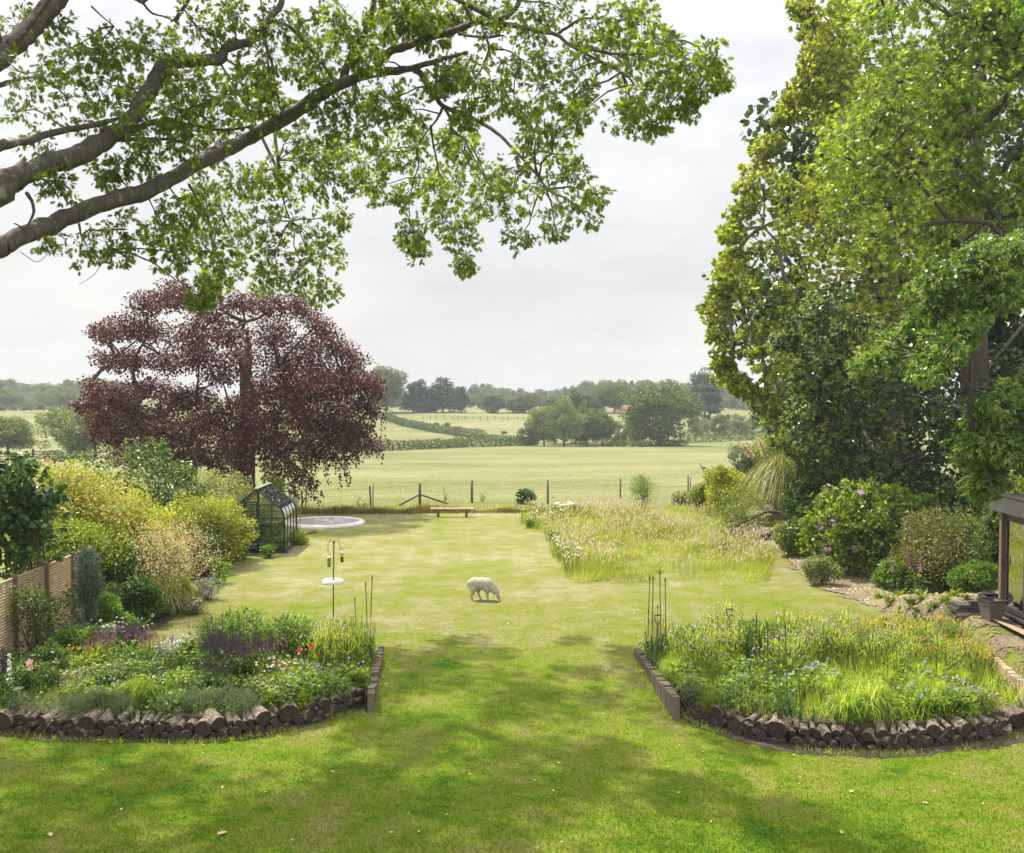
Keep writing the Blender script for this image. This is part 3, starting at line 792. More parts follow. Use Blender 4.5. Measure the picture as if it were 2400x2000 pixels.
for k, (x, b, t, w, lf, lab) in enumerate([(1275, 1046, 945, 95, 'far_pale', 'pale leafy tree at the left end of the field clump'), (1322, 1047, 930, 105, 'far_pale', 'tallest pale tree in the middle of the field clump'),
                                (1375, 1046, 940, 100, 'far_leaf', 'mid green tree right of centre in the field clump'), (1412, 1045, 958, 80, 'far_leaf', 'low green tree at the right end of the field clump'),
                                (1240, 1046, 985, 60, 'far_leaf', 'low bushy green tree spilling left from the field clump'), (1350, 1040, 908, 110, 'far_dark', 'dark tree rising behind the pale field clump'), (1300, 1041, 925, 70, 'far_dark', 'dark tree behind the left of the field clump')]):
    far_tree(x, b, t, w, 'broad' if k != 4 else 'bush', lf, lab, gH, k % 3)
far_tree(1545, 1046, 886, 178, 'round', 'far_leaf', 'great rounded field oak at the hedge right of the pale clump', gF, 4)
far_tree(1450, 1040, 985, 66, 'bush', 'far_pale', 'olive hawthorn bush between the pale clump and the great oak', gF, 2)
far_tree(1490, 1042, 975, 70, 'bush', 'far_pale', 'olive hawthorn bush touching the left side of the great oak', gF, 1)
far_tree(1652, 985, 864, 62, 'tall', 'far_dark', 'tall dark tree rising right of the great oak', gF, 0)
far_tree(1662, 990, 900, 86, 'cedar', 'far_dark', 'layered blue green cedar right of the great oak', gF, 0)
far_tree(1625, 985, 905, 26, 'conifer', 'far_dark', 'narrow dark conifer right of the great oak', gF, 1)
far_tree(1440, 968, 893, 80, 'round', 'far_leaf', 'hazy round tree behind the gap left of the great oak', gF, 1)
far_tree(1400, 968, 900, 70, 'round', 'far_leaf', 'hazy tree rising behind the pale clump', gF, 0)
gB = 'hawthorn bushes along the right field hedge'
for k, (x, b, t, w, lf) in enumerate([(1640, 1022, 972, 70, 'far_pale'), (1685, 1020, 970, 64, 'far_leaf'), (1730, 1016, 968, 70, 'far_pale'), (1775, 1014, 966, 66, 'far_leaf'), (1820, 1012, 962, 70, 'far_pale')]):
    far_tree(x, b, t, w, 'bush', lf, ['first olive hawthorn bush right of the great oak', 'second hawthorn bush right of the great oak, darker', 'third olive hawthorn bush right of the great oak', 'fourth hawthorn bush, beside the hanging leaves', 'fifth hawthorn bush, mostly behind the hanging leaves'][k], gB, k % 3, 'bush', name='hawthorn_bush')

def far_wood():
    """the wooded skyline, trees standing close together in depth"""
    rows = []
    for x in range(-60, 330, 17): rows.append((x, 640, np.interp(x, [-60, 0, 110, 160, 330], [885, 888, 899, 893, 890]) + U(-5, 7), 'round' if U() < .75 else 'tall'))
    for x in range(-60, 330, 26): rows.append((x, 520, 915 + U(-8, 10), 'broad'))
    for x in range(-60, 330, 30): rows.append((x, 410, 945 + U(-8, 10), 'bush'))
    for x in range(860, 1480, 15): rows.append((x, 680, np.interp(x, [860, 1080, 1130, 1250, 1480], [915, 909, 902, 914, 900]) + U(-4, 6), ['round', 'conifer', 'tall', 'conifer'][rng.integers(4)]))
    for x in range(880, 1480, 24): rows.append((x, 520, 926 + U(-8, 8), 'broad'))
    for x in range(1360, 2000, 15): rows.append((x, 660, 893 + U(-5, 7), ['round', 'conifer', 'tall', 'conifer'][rng.integers(4)]))
    for x in range(1560, 2000, 26): rows.append((x, 480, 930 + U(-8, 8), 'broad'))
    for x in range(1600, 2000, 26): rows.append((x, 380, 965 + U(-6, 6), 'bush'))
    lf, wd = MB(), MB(); cache = {}
    for x, Y, top, kind in rows:
        key = (kind, rng.integers(2))
        if key not in cache: cache[key] = [(np.concatenate(m.v), m) for m in far_shape(kind, 50 + key[1])]
        b = onland(x, Y + U(-25, 25)); ht = P(x, top, b[1])[2] - b[2]; w = ht * U(.85, 1.15) * {'round': 1, 'broad': 1.1, 'bush': 1.3, 'tall': 1, 'conifer': 1.1}[kind]
        a = U(0, 6.28); R = np.array([[math.cos(a), -math.sin(a), 0], [math.sin(a), math.cos(a), 0], [0, 0, 1]])
        for (v, m), dst in zip(cache[key], (lf, wd)):
            q = (v @ R.T) * [w, w, ht] + b
            base = dst.n; dst.v.append(q); dst.n += len(q)
            for f, mm in zip(m.f, m.m):
                dst.f.append(f + base); dst.m.append(np.full(len(f), {'conifer': 1, 'tall': 0}.get(kind, 0) if dst is lf else 0))
    o = lf.build('wood', [M['far_leaf'], M['far_dark']]); tag(o, kind='stuff')
    wd.build('wood_trunks', M['far_bark'], o)
far_wood()

def hedge(px_line, h, w, label, name='hedge', dens=40, leaf='hedge_leaf', size=.26):
    pts = np.array([gp(*p) for p in px_line]); lf = MB(); base = pts[0]
    seg = np.linalg.norm(np.diff(pts[:, :2], axis=0), axis=1); tot = seg.sum(); s = np.concatenate([[0], np.cumsum(seg)])
    n = max(4, int(tot / 1.6)); t = np.linspace(0, tot, n)
    c = np.stack([np.interp(t, s, pts[:, k]) for k in range(3)], -1); c[:, 2] = T(c[:, 0], c[:, 1])
    bl = [(x, y + N(0, .15), z + h * U(.42, .55), 1.15, w, h * U(.48, .62)) for x, y, z in c]
    crown(lf, bl, int(n * dens * 7), 'dia', size, shell=.6, up=.5, droop=.1, rnd=.6)
    o = lf.build(name, M[leaf], None, False, base); o.location = base
    return tag(o, label, 'hedge', 'field hedges')
hedge([(828, 1060), (960, 1055), (1090, 1049), (1240, 1043)], 1.7, .9, 'dark field hedge running from the purple beech to the pale clump')
hedge([(872, 976), (905, 985), (950, 1000), (1010, 1012), (1075, 1022), (1130, 1028)], 2.0, 1.2, 'diagonal hedge dropping from the lone oak between the two far fields')
hedge([(1075, 1034), (1140, 1032), (1250, 1040)], 1.3, 1.0, 'short low hedge just left of the pale clump')
hedge([(1420, 1047), (1500, 1048), (1600, 1044)], 1.2, .9, 'low weedy hedge under the great oak')
hedge([(1590, 1038), (1680, 1036), (1770, 1031), (1860, 1026)], 2.0, 1.1, 'clipped hedge at the right end of the field')
hedge([(130, 1082), (170, 1083), (204, 1084)], 1.2, .7, 'short dark clipped hedge beside the field gate', leaf='far_dark')
hedge([(420, 1098), (480, 1092), (560, 1086)], 1.6, .9, 'dark hedge glimpsed under the purple beech', leaf='far_dark')
for x, y, w, t in [(872, 1043, 20, 1030), (1022, 998, 20, 990), (1048, 1000, 22, 991), (1182, 1018, 18, 1010)]:
    far_tree(x, y, t, w, 'bush', 'hedge_leaf', {872: 'small round bush alone in the lower far field', 1022: 'left of two little bushes on the upper field slope', 1048: 'right of two little bushes on the upper field slope', 1182: 'little bush left of the pale clump in the upper field'}[x], 'little bushes in the far fields', x % 3, 'bush', name='bush')

# far post fence, gate, house, smoke
M['old_wood'] = plain('weathered_wood', (.16, .125, .09), .85, .3, 6, stretch=(6, 6, .8), bump=.3)
M['dark_wood'] = plain('dark_weathered_wood', (.07, .055, .04), .85, .3, 6, stretch=(6, 6, .8), bump=.3)
def far_fence():
    xs = list(range(990, 1230, 17)); b0 = gp(xs[0], 985)
    r = thing('field_fence', 'distant line of small fence posts across the upper field', 'fence', b0)
    for k, x in enumerate(xs):
        b = gp(x + U(-3, 3), 985 + U(-1.5, 1.5)) - b0; m = MB(); tube(m, [b - [0, 0, .2], b + [N(0, .12), 0, 1.3]], .09, 6); m.build('post', M['old_wood'], r)
far_fence()
def field_gate():
    a = gp(78, 1087); b = gp(128, 1087); a[2] = b[2] = (a[2] + b[2]) / 2; w = b[0] - a[0]
    r = thing('field_gate', 'brown five-bar timber gate into the field at far left', 'gate', a)
    for x in (0, w): m = MB(); tube(m, [(x, 0, -.2), (x, 0, 1.75 if x == 0 else 1.5)], .14, 8); m.build('post', M['dark_wood'], r)
    for z in (.3, .55, .8, 1.05, 1.4): m = MB(); box(m, (w / 2, 0, z), (w - .2, .06, .1)); m.build('rail', M['dark_wood'], r)
    for p, q in (((.1, .3), (w / 2, 1.4)), ((w - .1, .3), (w / 2, 1.4))): m = MB(); bar(m, (p[0], .06, p[1]), (q[0], .06, q[1]), .09); m.build('brace', M['dark_wood'], r)
    m = MB(); box(m, (w / 2, .06, .85), (.1, .05, 1.1)); m.build('brace', M['dark_wood'], r)
    f = thing('rail_fence', 'timber rail fence left of the five-bar field gate', 'fence', gp(-20, 1087))
    ln = a[0] - f.location.x
    for k in range(5): m = MB(); x = k * ln / 5; tube(m, [(x, 0, -.2), (x, 0, 1.3)], .09, 6); m.build('post', M['dark_wood'], f)
    for z in (.5, .85, 1.2): m = MB(); bar(m, (0, .05, z), (ln - .2, .05, z), .07); m.build('rail', M['dark_wood'], f)
field_gate()
def house():
    Y = 420; c = onland(1462, Y); k = Y / F
    r = thing('house', 'distant house with a steep pinkish tiled roof peeping between the field trees', 'house', c)
    wl, rf = MB(), MB(); ez = P(1462, 968, Y)[2] - c[2]; tz = P(1450, 938, Y)[2] - c[2]; rz2 = P(1450, 950, Y)[2] - c[2]
    box(wl, (0, 3, ez / 2), (10.5, 7, ez)); wl.build('wall', plain('house_brick', (.35, .20, .14), .8), r)
    def hip(x0, x1, y0, y1, z0, z1):
        cx, cy_ = (x0 + x1) / 2, (y0 + y1) / 2; d = max(0, (x1 - x0) - (y1 - y0)) / 2
        rf.add([(x0, y0, z0), (x1, y0, z0), (x1, y1, z0), (x0, y1, z0), (cx - d, cy_, z1), (cx + d, cy_, z1)], [(0, 1, 5, 4), (1, 2, 5), (2, 3, 4, 5), (3, 0, 4), (0, 3, 2, 1)])
    hip(-5.7, 5.7, -.8, 7, ez + .01, rz2); hip(-4.3, 1.3, -1.3, 4.5, ez - .2, tz)
    rf.build('roof', plain('red_tile', (.24, .13, .10), .85, .2, 2), r)
    ch = MB(); box(ch, (3.2, 3, rz2 + .2), (.9, .7, 2.2)); ch.build('chimney', plain('chimney_brick', (.28, .16, .11), .85), r)
    for x in (-3, 0, 3):
        wn = MB(); box(wn, (x, -.53, ez * .62), (1.1, .06, 1.2)); wn.build('window', plain('far_glass', (.05, .06, .07), .15), r)
house()
def smoke():
    t = NT('smoke'); v = t.n('VolumePrincipled', Color=(.62, .63, .66, 1), Density=.012)
    o = t.n('OutputMaterial'); t.t.links.new(v.outputs[0], o.inputs[1])
    mb = MB()
    for x, y, r in [(66, 972, 16), (72, 945, 20), (64, 915, 22), (76, 890, 24), (60, 868, 30), (84, 850, 26), (40, 852, 24), (30, 875, 18), (100, 868, 18)]:
        c = P(x, y, 400); s = r * 400 / F; m = bmesh.new(); bmesh.ops.create_icosphere(m, subdivisions=2, radius=1)
        if y < 905: s *= .9
        mb.add(np.array([v_.co for v_ in m.verts]) * [s, s, s] + c, [tuple(q.index for q in f.verts) for f in m.faces]); m.free()
    tag(mb.build('smoke', t.m, smooth=True), kind='stuff')
smoke()
# ---------------------------------------------------------------- tall trees on the right
G3 = lambda *c: [(i / (len(c) - 1), x) for i, x in enumerate(c)]
M['maple_leaf'] = leaf_mat('maple_leaf', G3((.075, .112, .014), (.155, .20, .022), (.26, .29, .035), (.42, .43, .11)), .46, (1.4, 1.4, .4), .35, .3, .5, .5)
M['near_leaf'] = leaf_mat('broad_leaf', G3((.05, .10, .018), (.105, .165, .026), (.20, .255, .034), (.36, .40, .09)), .44, (1.4, 1.45, .4), .32, .3, .5, .55)
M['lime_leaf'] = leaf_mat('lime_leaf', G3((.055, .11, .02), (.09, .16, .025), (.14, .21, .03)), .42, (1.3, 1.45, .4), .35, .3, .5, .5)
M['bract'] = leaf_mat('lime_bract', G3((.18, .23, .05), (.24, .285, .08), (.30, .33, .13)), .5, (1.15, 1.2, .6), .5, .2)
M['shaded_lime'] = leaf_mat('shaded_lime_leaf', G3((.018, .042, .012), (.034, .07, .016), (.055, .10, .02)), .25, (1.3, 1.45, .4), .3, .3, .5, .6)  # lime leaf colour darkened to paint in the shade of the backdrop

def in_poly(poly, n):
    return scatter_poly(np.array(poly, float), n)

def mass(poly, n, Y0, dY, r0, r1, flat=.8):
    out = []
    for x, y in in_poly(poly, n):
        d = Y0 + U(-dY, dY); r = U(r0, r1); out.append((*P(x, y, d), r * 1.1, r * 1.1, r * flat))
    return np.array(out)

def big_tree(name, label, base, top, r0, boughs, parts, nbig, bark='grey_bark'):
    root = thing(name, label, 'tree', base, group='tall trees along the right boundary'); wood = MB()
    nodes = tree_skeleton(wood, base, top, r0, boughs, nbig, thick=.2)
    for k, (pname, mat, fn) in enumerate(parts):
        lf = MB(); ends = fn(lf)
        if ends is not None:
            for q in ends[::9]:
                d = np.linalg.norm(boughs[:, :3] - q, axis=1); twig(wood, boughs[int(np.argmin(d)), :3], q, .012, .004, .05, 4, 3, .15)
        lf.build(pname, M[mat], root, False, base)
    wood.build('trunk', M[bark], root, True, base)
    return root

def right_trees():
    # sycamore whose left side makes the edge against the sky
    A = [(1890, -60), (1925, 110), (1880, 210), (1835, 320), (1775, 450), (1730, 560), (1705, 680), (1695, 740), (1705, 830), (1780, 890), (1860, 980), (1930, 1080), (2030, 1130), (2150, 1000), (2200, 700), (2150, 400), (2100, -60)]
    bA = mass(A, 120, 48.5, 3.6, .9, 1.35)
    edge = smooth_path([(1868, 20, 0), (1905, 110, 0), (1880, 195, 0), (1825, 290, 0), (1770, 400, 0), (1725, 510, 0), (1705, 590, 0), (1698, 660, 0), (1672, 735, 0), (1690, 800, 0), (1683, 862, 0), (1745, 905, 0), (1790, 960, 0), (1860, 1030, 0)], 3)
    bE = np.array([(*P(x + U(0, 14), y + U(-12, 12), 48.5 + U(-1.5, 1.5)), *(np.array([1.0, 1, .5]) * U(.42, .8))) for x, y, _ in edge])
    bA = np.r_[bA, bE]
    base = onland(2110, 51.5); base[2] -= .1
    def fa(lf):
        p, i = tips(lf, bA, 60, 6, 'maple', .20, droop=.5, shell=.3); return p
    big_tree('sycamore_tree', 'broad sycamore whose left side meets the sky, lowest branch tips pointing at the field', base, base + [-1, -.5, 17], .5, bA, [('crown', 'maple_leaf', fa)], 34)
    # nearer tree filling the top right corner
    Bp = [(2010, -80), (2010, 140), (1965, 330), (1960, 480), (2040, 640), (2180, 640), (2290, 560), (2480, 760), (2560, 700), (2560, -80)]
    bB = mass(Bp, 100, 34, 2.6, .7, 1.1)
    baseB = onland(2530, 36)
    def fb(lf):
        p, i = tips(lf, bB, 60, 6, 'oak', .20, droop=.45, shell=.3); return p
    big_tree('maple_tree', 'tree with large lobed leaves filling the top right corner, nearest of the right hand trees', baseB, baseB + [-.5, 0, 15], .45, bB, [('crown', 'near_leaf', fb)], 30, 'dark_bark')
    # lime with pale bracts on the sunny boughs
    def chain(pts, Y, r):
        q = smooth_path([(x, y, 0) for x, y in pts], 4); return [(*P(x + U(-14, 14), y + U(-14, 14), Y + U(-.8, .8)), r * U(.8, 1.2), r * 1.2, r * .55) for x, y, _ in q]
    sunny = []
    for pts, Y, r in [([(2440, 590), (2330, 640), (2240, 690), (2140, 770), (2030, 850)], 26.5, .52), ([(2440, 660), (2330, 720), (2230, 800), (2160, 860)], 26, .5), ([(2400, 560), (2250, 620), (2190, 680)], 26.5, .5),
                      ([(2460, 860), (2380, 910), (2310, 980), (2280, 1060)], 26, .46), ([(2440, 960), (2370, 1020), (2330, 1090), (2300, 1140)], 26, .4), ([(2440, 1040), (2400, 1090)], 26, .36),
                      ([(2010, 740), (1930, 800), (1870, 880)], 42, .7), ([(1990, 840), (1930, 900), (1880, 960), (1900, 1040)], 42, .7), ([(1960, 690), (1880, 760), (1840, 820)], 42.5, .7), ([(1990, 980), (1960, 1040), (1980, 1100)], 41.5, .55)]:
        sunny += chain(pts, Y, r)
    sunny = np.array(sunny); near = sunny[sunny[:, 1] < 30]; sunny = sunny[sunny[:, 1] > 30]
    Cp = [(1960, 900), (2080, 830), (2220, 860), (2420, 760), (2560, 900), (2560, 1120), (2300, 1200), (2120, 1240), (2000, 1180)]
    bC = mass(Cp, 90, 42.5, 2.5, .8, 1.2)
    back = mass([(1850, 300), (2560, -60), (2560, 1120), (2000, 1150), (1800, 850), (1780, 640)], 90, 55.5, 2.5, 1.6, 2.3)
    baseC = onland(2290, 43)
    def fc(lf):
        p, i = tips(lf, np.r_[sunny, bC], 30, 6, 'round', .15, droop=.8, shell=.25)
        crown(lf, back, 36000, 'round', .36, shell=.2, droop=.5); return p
    def fd(lf):
        tips(lf, sunny, 34, 7, 'lance', .15, droop=.9, shell=.5)
    bN = onland(2580, 30.5); upN = mass([(2440, -60), (2560, -60), (2620, 900), (2470, 900)], 26, 28, 2.0, .7, 1.0)
    def fe(lf):
        p, i = tips(lf, np.r_[near, upN], 34, 6, 'round', .125, droop=.8, shell=.25); return p
    def ff(lf):
        tips(lf, near, 30, 7, 'lance', .13, droop=.9, shell=.5)
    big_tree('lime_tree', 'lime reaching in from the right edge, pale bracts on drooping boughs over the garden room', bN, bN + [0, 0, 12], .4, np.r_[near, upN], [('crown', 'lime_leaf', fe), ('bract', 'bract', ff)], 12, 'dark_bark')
    big_tree('lime_tree', 'tall lime forming the deep backdrop, shade painted into its leaves, above the garden room', baseC, baseC + [0, .5, 18], .55, np.r_[sunny, bC, back], [('crown', 'shaded_lime', fc), ('bract', 'bract', fd)], 34, 'dark_bark')
right_trees()

# ---------------------------------------------------------------- shrubs
def lm(name, cols, **k):
    cols = [tuple(min(.62, a * 1.25) for a in c) for c in cols]
    M[name] = leaf_mat(name, G3(*cols), **k)
lm('laurel', ((.02, .05, .012), (.04, .085, .015), (.07, .13, .02)), trans=.2, rough=.3, spec=.6, clump=.3)
lm('photinia', ((.09, .14, .015), (.17, .20, .02), (.21, .24, .028), (.27, .27, .05), (.32, .27, .09), (.36, .23, .11)), trans=.4, tcol=(1.15, 1.15, .65), clump=.2, cscale=.8)
lm('golden', ((.10, .15, .012), (.20, .25, .02), (.32, .34, .03), (.38, .38, .06)), trans=.4, tcol=(1.3, 1.2, .4))
lm('darkdome', ((.02, .045, .012), (.045, .085, .016), (.10, .155, .022), (.20, .25, .04)), trans=.2, rough=.35, spec=.6)
lm('palepink', ((.09, .13, .03), (.15, .19, .05), (.22, .24, .09), (.30, .25, .15)), trans=.35)
lm('spiraea', ((.09, .14, .012), (.17, .21, .02), (.26, .28, .04), (.34, .30, .06)), trans=.4)
lm('midgreen', ((.025, .055, .010), (.05, .095, .015), (.09, .14, .02)), trans=.35, clump=.35)
lm('fresh', ((.05, .11, .012), (.09, .17, .018), (.16, .25, .03)), trans=.42)
lm('yellowgreen', ((.08, .13, .015), (.15, .20, .02), (.25, .28, .04)), trans=.4)
lm('juniper', ((.05, .075, .055), (.085, .115, .085), (.13, .16, .12)), trans=.15, clump=.45)
lm('silver', ((.16, .19, .16), (.26, .29, .25), (.36, .38, .34)), trans=.2)
lm('greygreen', ((.06, .09, .05), (.10, .135, .075), (.15, .18, .10)), trans=.3)
lm('rhodo', ((.04, .08, .012), (.09, .15, .018), (.17, .24, .025), (.28, .31, .05)), trans=.35, rough=.35, spec=.55)
lm('bronze', ((.035, .06, .012), (.06, .09, .018), (.10, .13, .03), (.17, .16, .05), (.22, .14, .045)), trans=.35)
lm('variegated', ((.06, .09, .02), (.11, .14, .03), (.30, .31, .16)), trans=.35)
lm('straw', ((.30, .22, .12), (.42, .32, .19), (.52, .42, .28)), trans=.35, tcol=(1.1, 1.0, .8), clump=.15)
lm('plume', ((.42, .36, .26), (.46, .40, .30), (.46, .42, .33)), trans=.45, tcol=(1.05, 1, .95), clump=.05)
lm('reed', ((.07, .11, .02), (.13, .17, .04), (.26, .26, .10), (.36, .33, .18)), trans=.3)
lm('bluereed', ((.04, .08, .03), (.07, .12, .045), (.11, .16, .07)), trans=.25)
def fm(name, c, v=.25, tr=.35):
    a = np.array(c); M[name] = leaf_mat(name, [(0, tuple(a * (1 - v))), (1, tuple(np.minimum(a * (1 + v), .85)))], tr, (1.1, 1.1, 1.1), .6, .05, 1, .2)
fm('f_purple', (.09, .035, .11)); fm('f_dusk', (.055, .025, .055)); fm('f_pink', (.25, .10, .15)); fm('f_rose', (.62, .32, .30)); fm('f_mauve', (.42, .24, .42)); fm('f_lilac', (.36, .27, .50))
fm('f_blue', (.20, .20, .58)); fm('f_orange', (.70, .22, .05)); fm('f_red', (.60, .02, .015)); fm('f_white', (.78, .76, .70), .08); fm('f_yellow', (.72, .46, .08)); fm('f_cerise', (.45, .03, .10)); fm('f_foxglove', (.38, .16, .30))
M['stem'] = plain('green_stem', (.08, .12, .025), .7, .3); M['twig'] = plain('brown_twig', (.09, .065, .045), .85, .3)

def flower(mb, c, face, r, npet=5, mat=0, cup=.3):
    """flower heads: npet petals about the facing direction, at every point c"""
    c = np.asarray(c, float); m = len(c)
    if m == 0: return
    f = unit(np.broadcast_to(face, c.shape) + 0.0); a = unit(np.cross(f, N(0, 1, c.shape))); b = np.cross(f, a); r = np.broadcast_to(r, (m,))
    for k in range(npet):
        an = 2 * math.pi * k / npet; d = a * math.cos(an) + b * math.sin(an) + f * cup
        leaves(mb, 'petal', c, d, f - d * .2, r, mat, wid=min(1.3, 4.2 / npet))

def shrub(name, label, cat, cx, base_py, top_py, w, Y=None, leaf='oval', size=.09, mat='midgreen', dens=1.0, nl=16, group=None, dep=.8, low=.0, mode='crown', droop=.2, rnd=.6, up=.6, bloom=None, lean=0, shell=.45, squash=.8, stems=9, wid=1.0):
    b = gp(cx, base_py) if Y is None else onland(cx, Y)
    Y = b[1]; ht = P(cx, top_py, Y)[2] - b[2]; R = w * 1.22 * Y / F / 2
    root = thing(name, label, cat, b, group=group); bl = []
    rl = min(R, ht) * .5
    while len(bl) < nl:
        d = U(-1, 1, 3)
        if np.linalg.norm(d) > 1: continue
        z = ht * (low + (1 - low) * (.5 + .5 * d[2]))
        r = rl * U(.65, 1.1); k = max(1 - r * .8 / R, .2)
        c = [d[0] * R * k + lean * z, d[1] * R * dep * k, max(r * .55, min(z, ht - r * squash))]; bl.append((*c, r, r, r * squash))
    for _ in range(nl):      # shoots that break the outline
        c = bl[rng.integers(nl)]; d = sph(1)[0]; d[2] = abs(d[2]); q = np.array(c[:3]) + d * np.array(c[3:]) * U(.85, 1.15); r = c[3] * U(.2, .42); bl.append((*q, r, r, r * U(.8, 1.6)))
    bl = np.array(bl); lf = MB()
    area = np.sum(bl[:, 3] * bl[:, 5]) * 3.0; n = int(min(16000, dens * 5.0 * area / (size * size * .35)))
    if mode == 'tips':
        per = max(3, int(n / 6 / len(bl))); tips(lf, bl, per, 6, leaf, size, droop=droop, shell=shell, up=up)
    else:
        crown(lf, bl, n, leaf, size, shell=shell, droop=droop, rnd=rnd, up=up, wid=wid)
    wd = MB()
    for k in range(stems):
        c = bl[rng.integers(nl), :3]; twig(wd, [N(0, R * .12), N(0, R * .1), -.05], c, .012 + .02 * R, .006, .08, 5, 5)
    wd.build('stem', M['twig'], root); lf.build('foliage', M[mat], root)
    if bloom:
        bm_, cnt, r, pet = bloom[:4]; reg = bloom[4] if len(bloom) > 4 else None; fl = MB(); got = []
        while len(got) < cnt:
            i = rng.integers(nl); d = sph(1)[0]
            if d[1] > .2: d[1] = -d[1]
            p = bl[i, :3] + d * bl[i, 3:] * 1.05
            if reg is not None and not reg(p / [R, R, ht]): continue
            got.append(p)
        if len(bloom) > 5:      # trusses: several flowers together
            got = [q_ + N(0, r * .9, 3) for q_ in got for _ in range(bloom[5])]
        per = bloom[5] if len(bloom) > 5 else 1; g = np.array(got)
        if cnt > 20: flower(fl, g, unit(g - [0, 0, ht * .4]) + [0, -.5, .4], r, pet); fl.build('bloom', M[bm_], root)['kind'] = 'stuff'
        else:
            for k in range(cnt): fl = MB(); q = g[k * per:(k + 1) * per]; flower(fl, q, unit(q - [0, 0, ht * .4]) + [0, -.5, .4], r, pet); fl.build('flower', M[bm_], root)
    return root

def shrubs():
    S = shrub; gl = 'shrubs along the left boundary'; gr = 'shrubs of the right border'
    S('laurel_shrub', 'dark glossy big-leaved laurel leaning over the slatted fence at the left edge', 'shrub', 22, 1430, 1058, 215, Y=28.6, leaf='oval', size=.20, mat='laurel', mode='tips', droop=.5, nl=22, group=gl, low=.25, dens=.55)
    S('laurel_shrub', 'dark laurel bough hanging lower, over the first fence post', 'shrub', 92, 1400, 1150, 110, Y=28.9, leaf='oval', size=.19, mat='laurel', mode='tips', droop=.6, nl=10, group=gl, low=.4, dens=.45)
    S('photinia_shrub', 'tall shrub with peach, orange and yellow young leaves above the slatted fence', 'shrub', 175, 1350, 1086, 330, Y=35, size=.12, mat='photinia', nl=34, group=gl, dens=1.0, shell=.3, low=.1, stems=18)
    S('small_tree', 'small mid green tree with a dark stem just behind the fence top', 'tree', 150, 1350, 1225, 260, Y=32.6, size=.10, mat='yellowgreen', nl=22, group=gl, dens=.8, low=.35, stems=10)
    S('mexican_orange_shrub', 'bright yellow green shrub between the orange shrub and the dark dome', 'shrub', 318, 1350, 1160, 190, Y=37.5, size=.10, mat='golden', nl=22, group=gl, dens=1.1)
    S('rhododendron_shrub', 'dark domed evergreen with pale shoots, tallest at the back of the left border', 'shrub', 325, 1250, 1044, 290, Y=44, size=.13, mat='darkdome', nl=40, group=gl, dens=1.1, mode='tips', droop=-.1)
    S('spiraea_shrub', 'golden shrub with coppery shoots in the middle of the left border', 'shrub', 478, 1300, 1166, 190, Y=40.5, size=.085, mat='spiraea', nl=24, group=gl)
    S('pale_shrub', 'loose pale pinkish green shrub left of the greenhouse', 'shrub', 497, 1280, 1105, 200, Y=46.5, size=.09, mat='palepink', nl=26, group=gl, dens=.9)
    S('rose_bush', 'rose bush with yellow blooms against the greenhouse door', 'rose bush', 520, 1312, 1205, 118, size=.095, mat='midgreen', nl=22, group=gl, bloom=('f_yellow', 7, .085, 7), dens=1.0)
    S('border_shrub', 'dark green shrub with small orange flowers in front of the golden shrub', 'shrub', 462, 1345, 1245, 130, size=.09, mat='midgreen', nl=16, group=gl, bloom=('f_orange', 6, .07, 6))
    S('border_shrub', 'dense dark green shrub behind the blue grey juniper', 'shrub', 280, 1420, 1275, 200, Y=33.5, size=.085, mat='midgreen', nl=28, group=gl, dens=1.1)
    S('border_shrub', 'olive green shrub behind the feathery golden grass', 'shrub', 350, 1410, 1262, 170, Y=35, size=.085, mat='yellowgreen', nl=22, group=gl)
    S('border_shrub', 'low leafy shrub with three white flower heads beside the tall grass', 'shrub', 318, 1462, 1350, 120, size=.085, mat='midgreen', nl=16, group=gl, bloom=('f_white', 5, .07, 8))
    S('juniper_tree', 'narrow blue grey conifer standing against the slatted fence', 'conifer', 207, 1512, 1286, 74, leaf='lance', size=.10, mat='juniper', nl=18, droop=-.9, dens=1.3, group=gl, dep=.9, squash=1.5, wid=.8)
    S('spotted_laurel_shrub', 'small bright green shrub at the foot of the blue grey conifer', 'shrub', 262, 1505, 1395, 92, size=.075, mat='fresh', nl=14, group=gl)
    S('euphorbia_plant', 'lime green mound at the lawn edge behind the arching grass', 'plant', 428, 1432, 1345, 75, size=.08, mat='yellowgreen', nl=11, group=gl)
    S('catmint_plant', 'airy mound with pale lilac flowers spilling onto the lawn', 'plant', 486, 1408, 1358, 80, leaf='lance', size=.07, mat='greygreen', nl=10, group=gl, dens=.35, bloom=('f_lilac', 60, .03, 4))
    S('thrift_plant', 'low mound with pink flowers at the lawn corner', 'plant', 455, 1440, 1402, 60, leaf='lance', size=.06, mat='greygreen', nl=8, group=gl, dens=.5, bloom=('f_rose', 36, .04, 6))
    S('fern', 'small fresh green fern at the lawn edge near the greenhouse', 'fern', 512, 1368, 1310, 55, leaf='lance', size=.14, mat='fresh', nl=7, group=gl, dens=.8)
    S('climbing_rose', 'thin climbing rose trained up the slatted fence', 'climber', 70, 1590, 1360, 130, Y=26.6, size=.075, mat='midgreen', nl=22, group=gl, dens=.11, dep=.2, stems=16, bloom=('f_foxglove', 3, .06, 6))
    S('climbing_rose', 'leafy climber over the third fence post', 'climber', 175, 1540, 1372, 90, Y=29.4, size=.075, mat='midgreen', nl=14, group=gl, dens=.11, dep=.2, stems=12)
    S('border_shrub', 'shaded dark leafy shrub at the bottom left corner of the bed', 'shrub', 20, 1668, 1570, 130, size=.08, mat='midgreen', nl=16, group=gl, dens=.8)
    S('peony_plant', 'dark leaved peony with one large pink bloom near the fence', 'plant', 78, 1640, 1560, 110, size=.10, mat='midgreen', nl=12, group=gl, dens=.7)
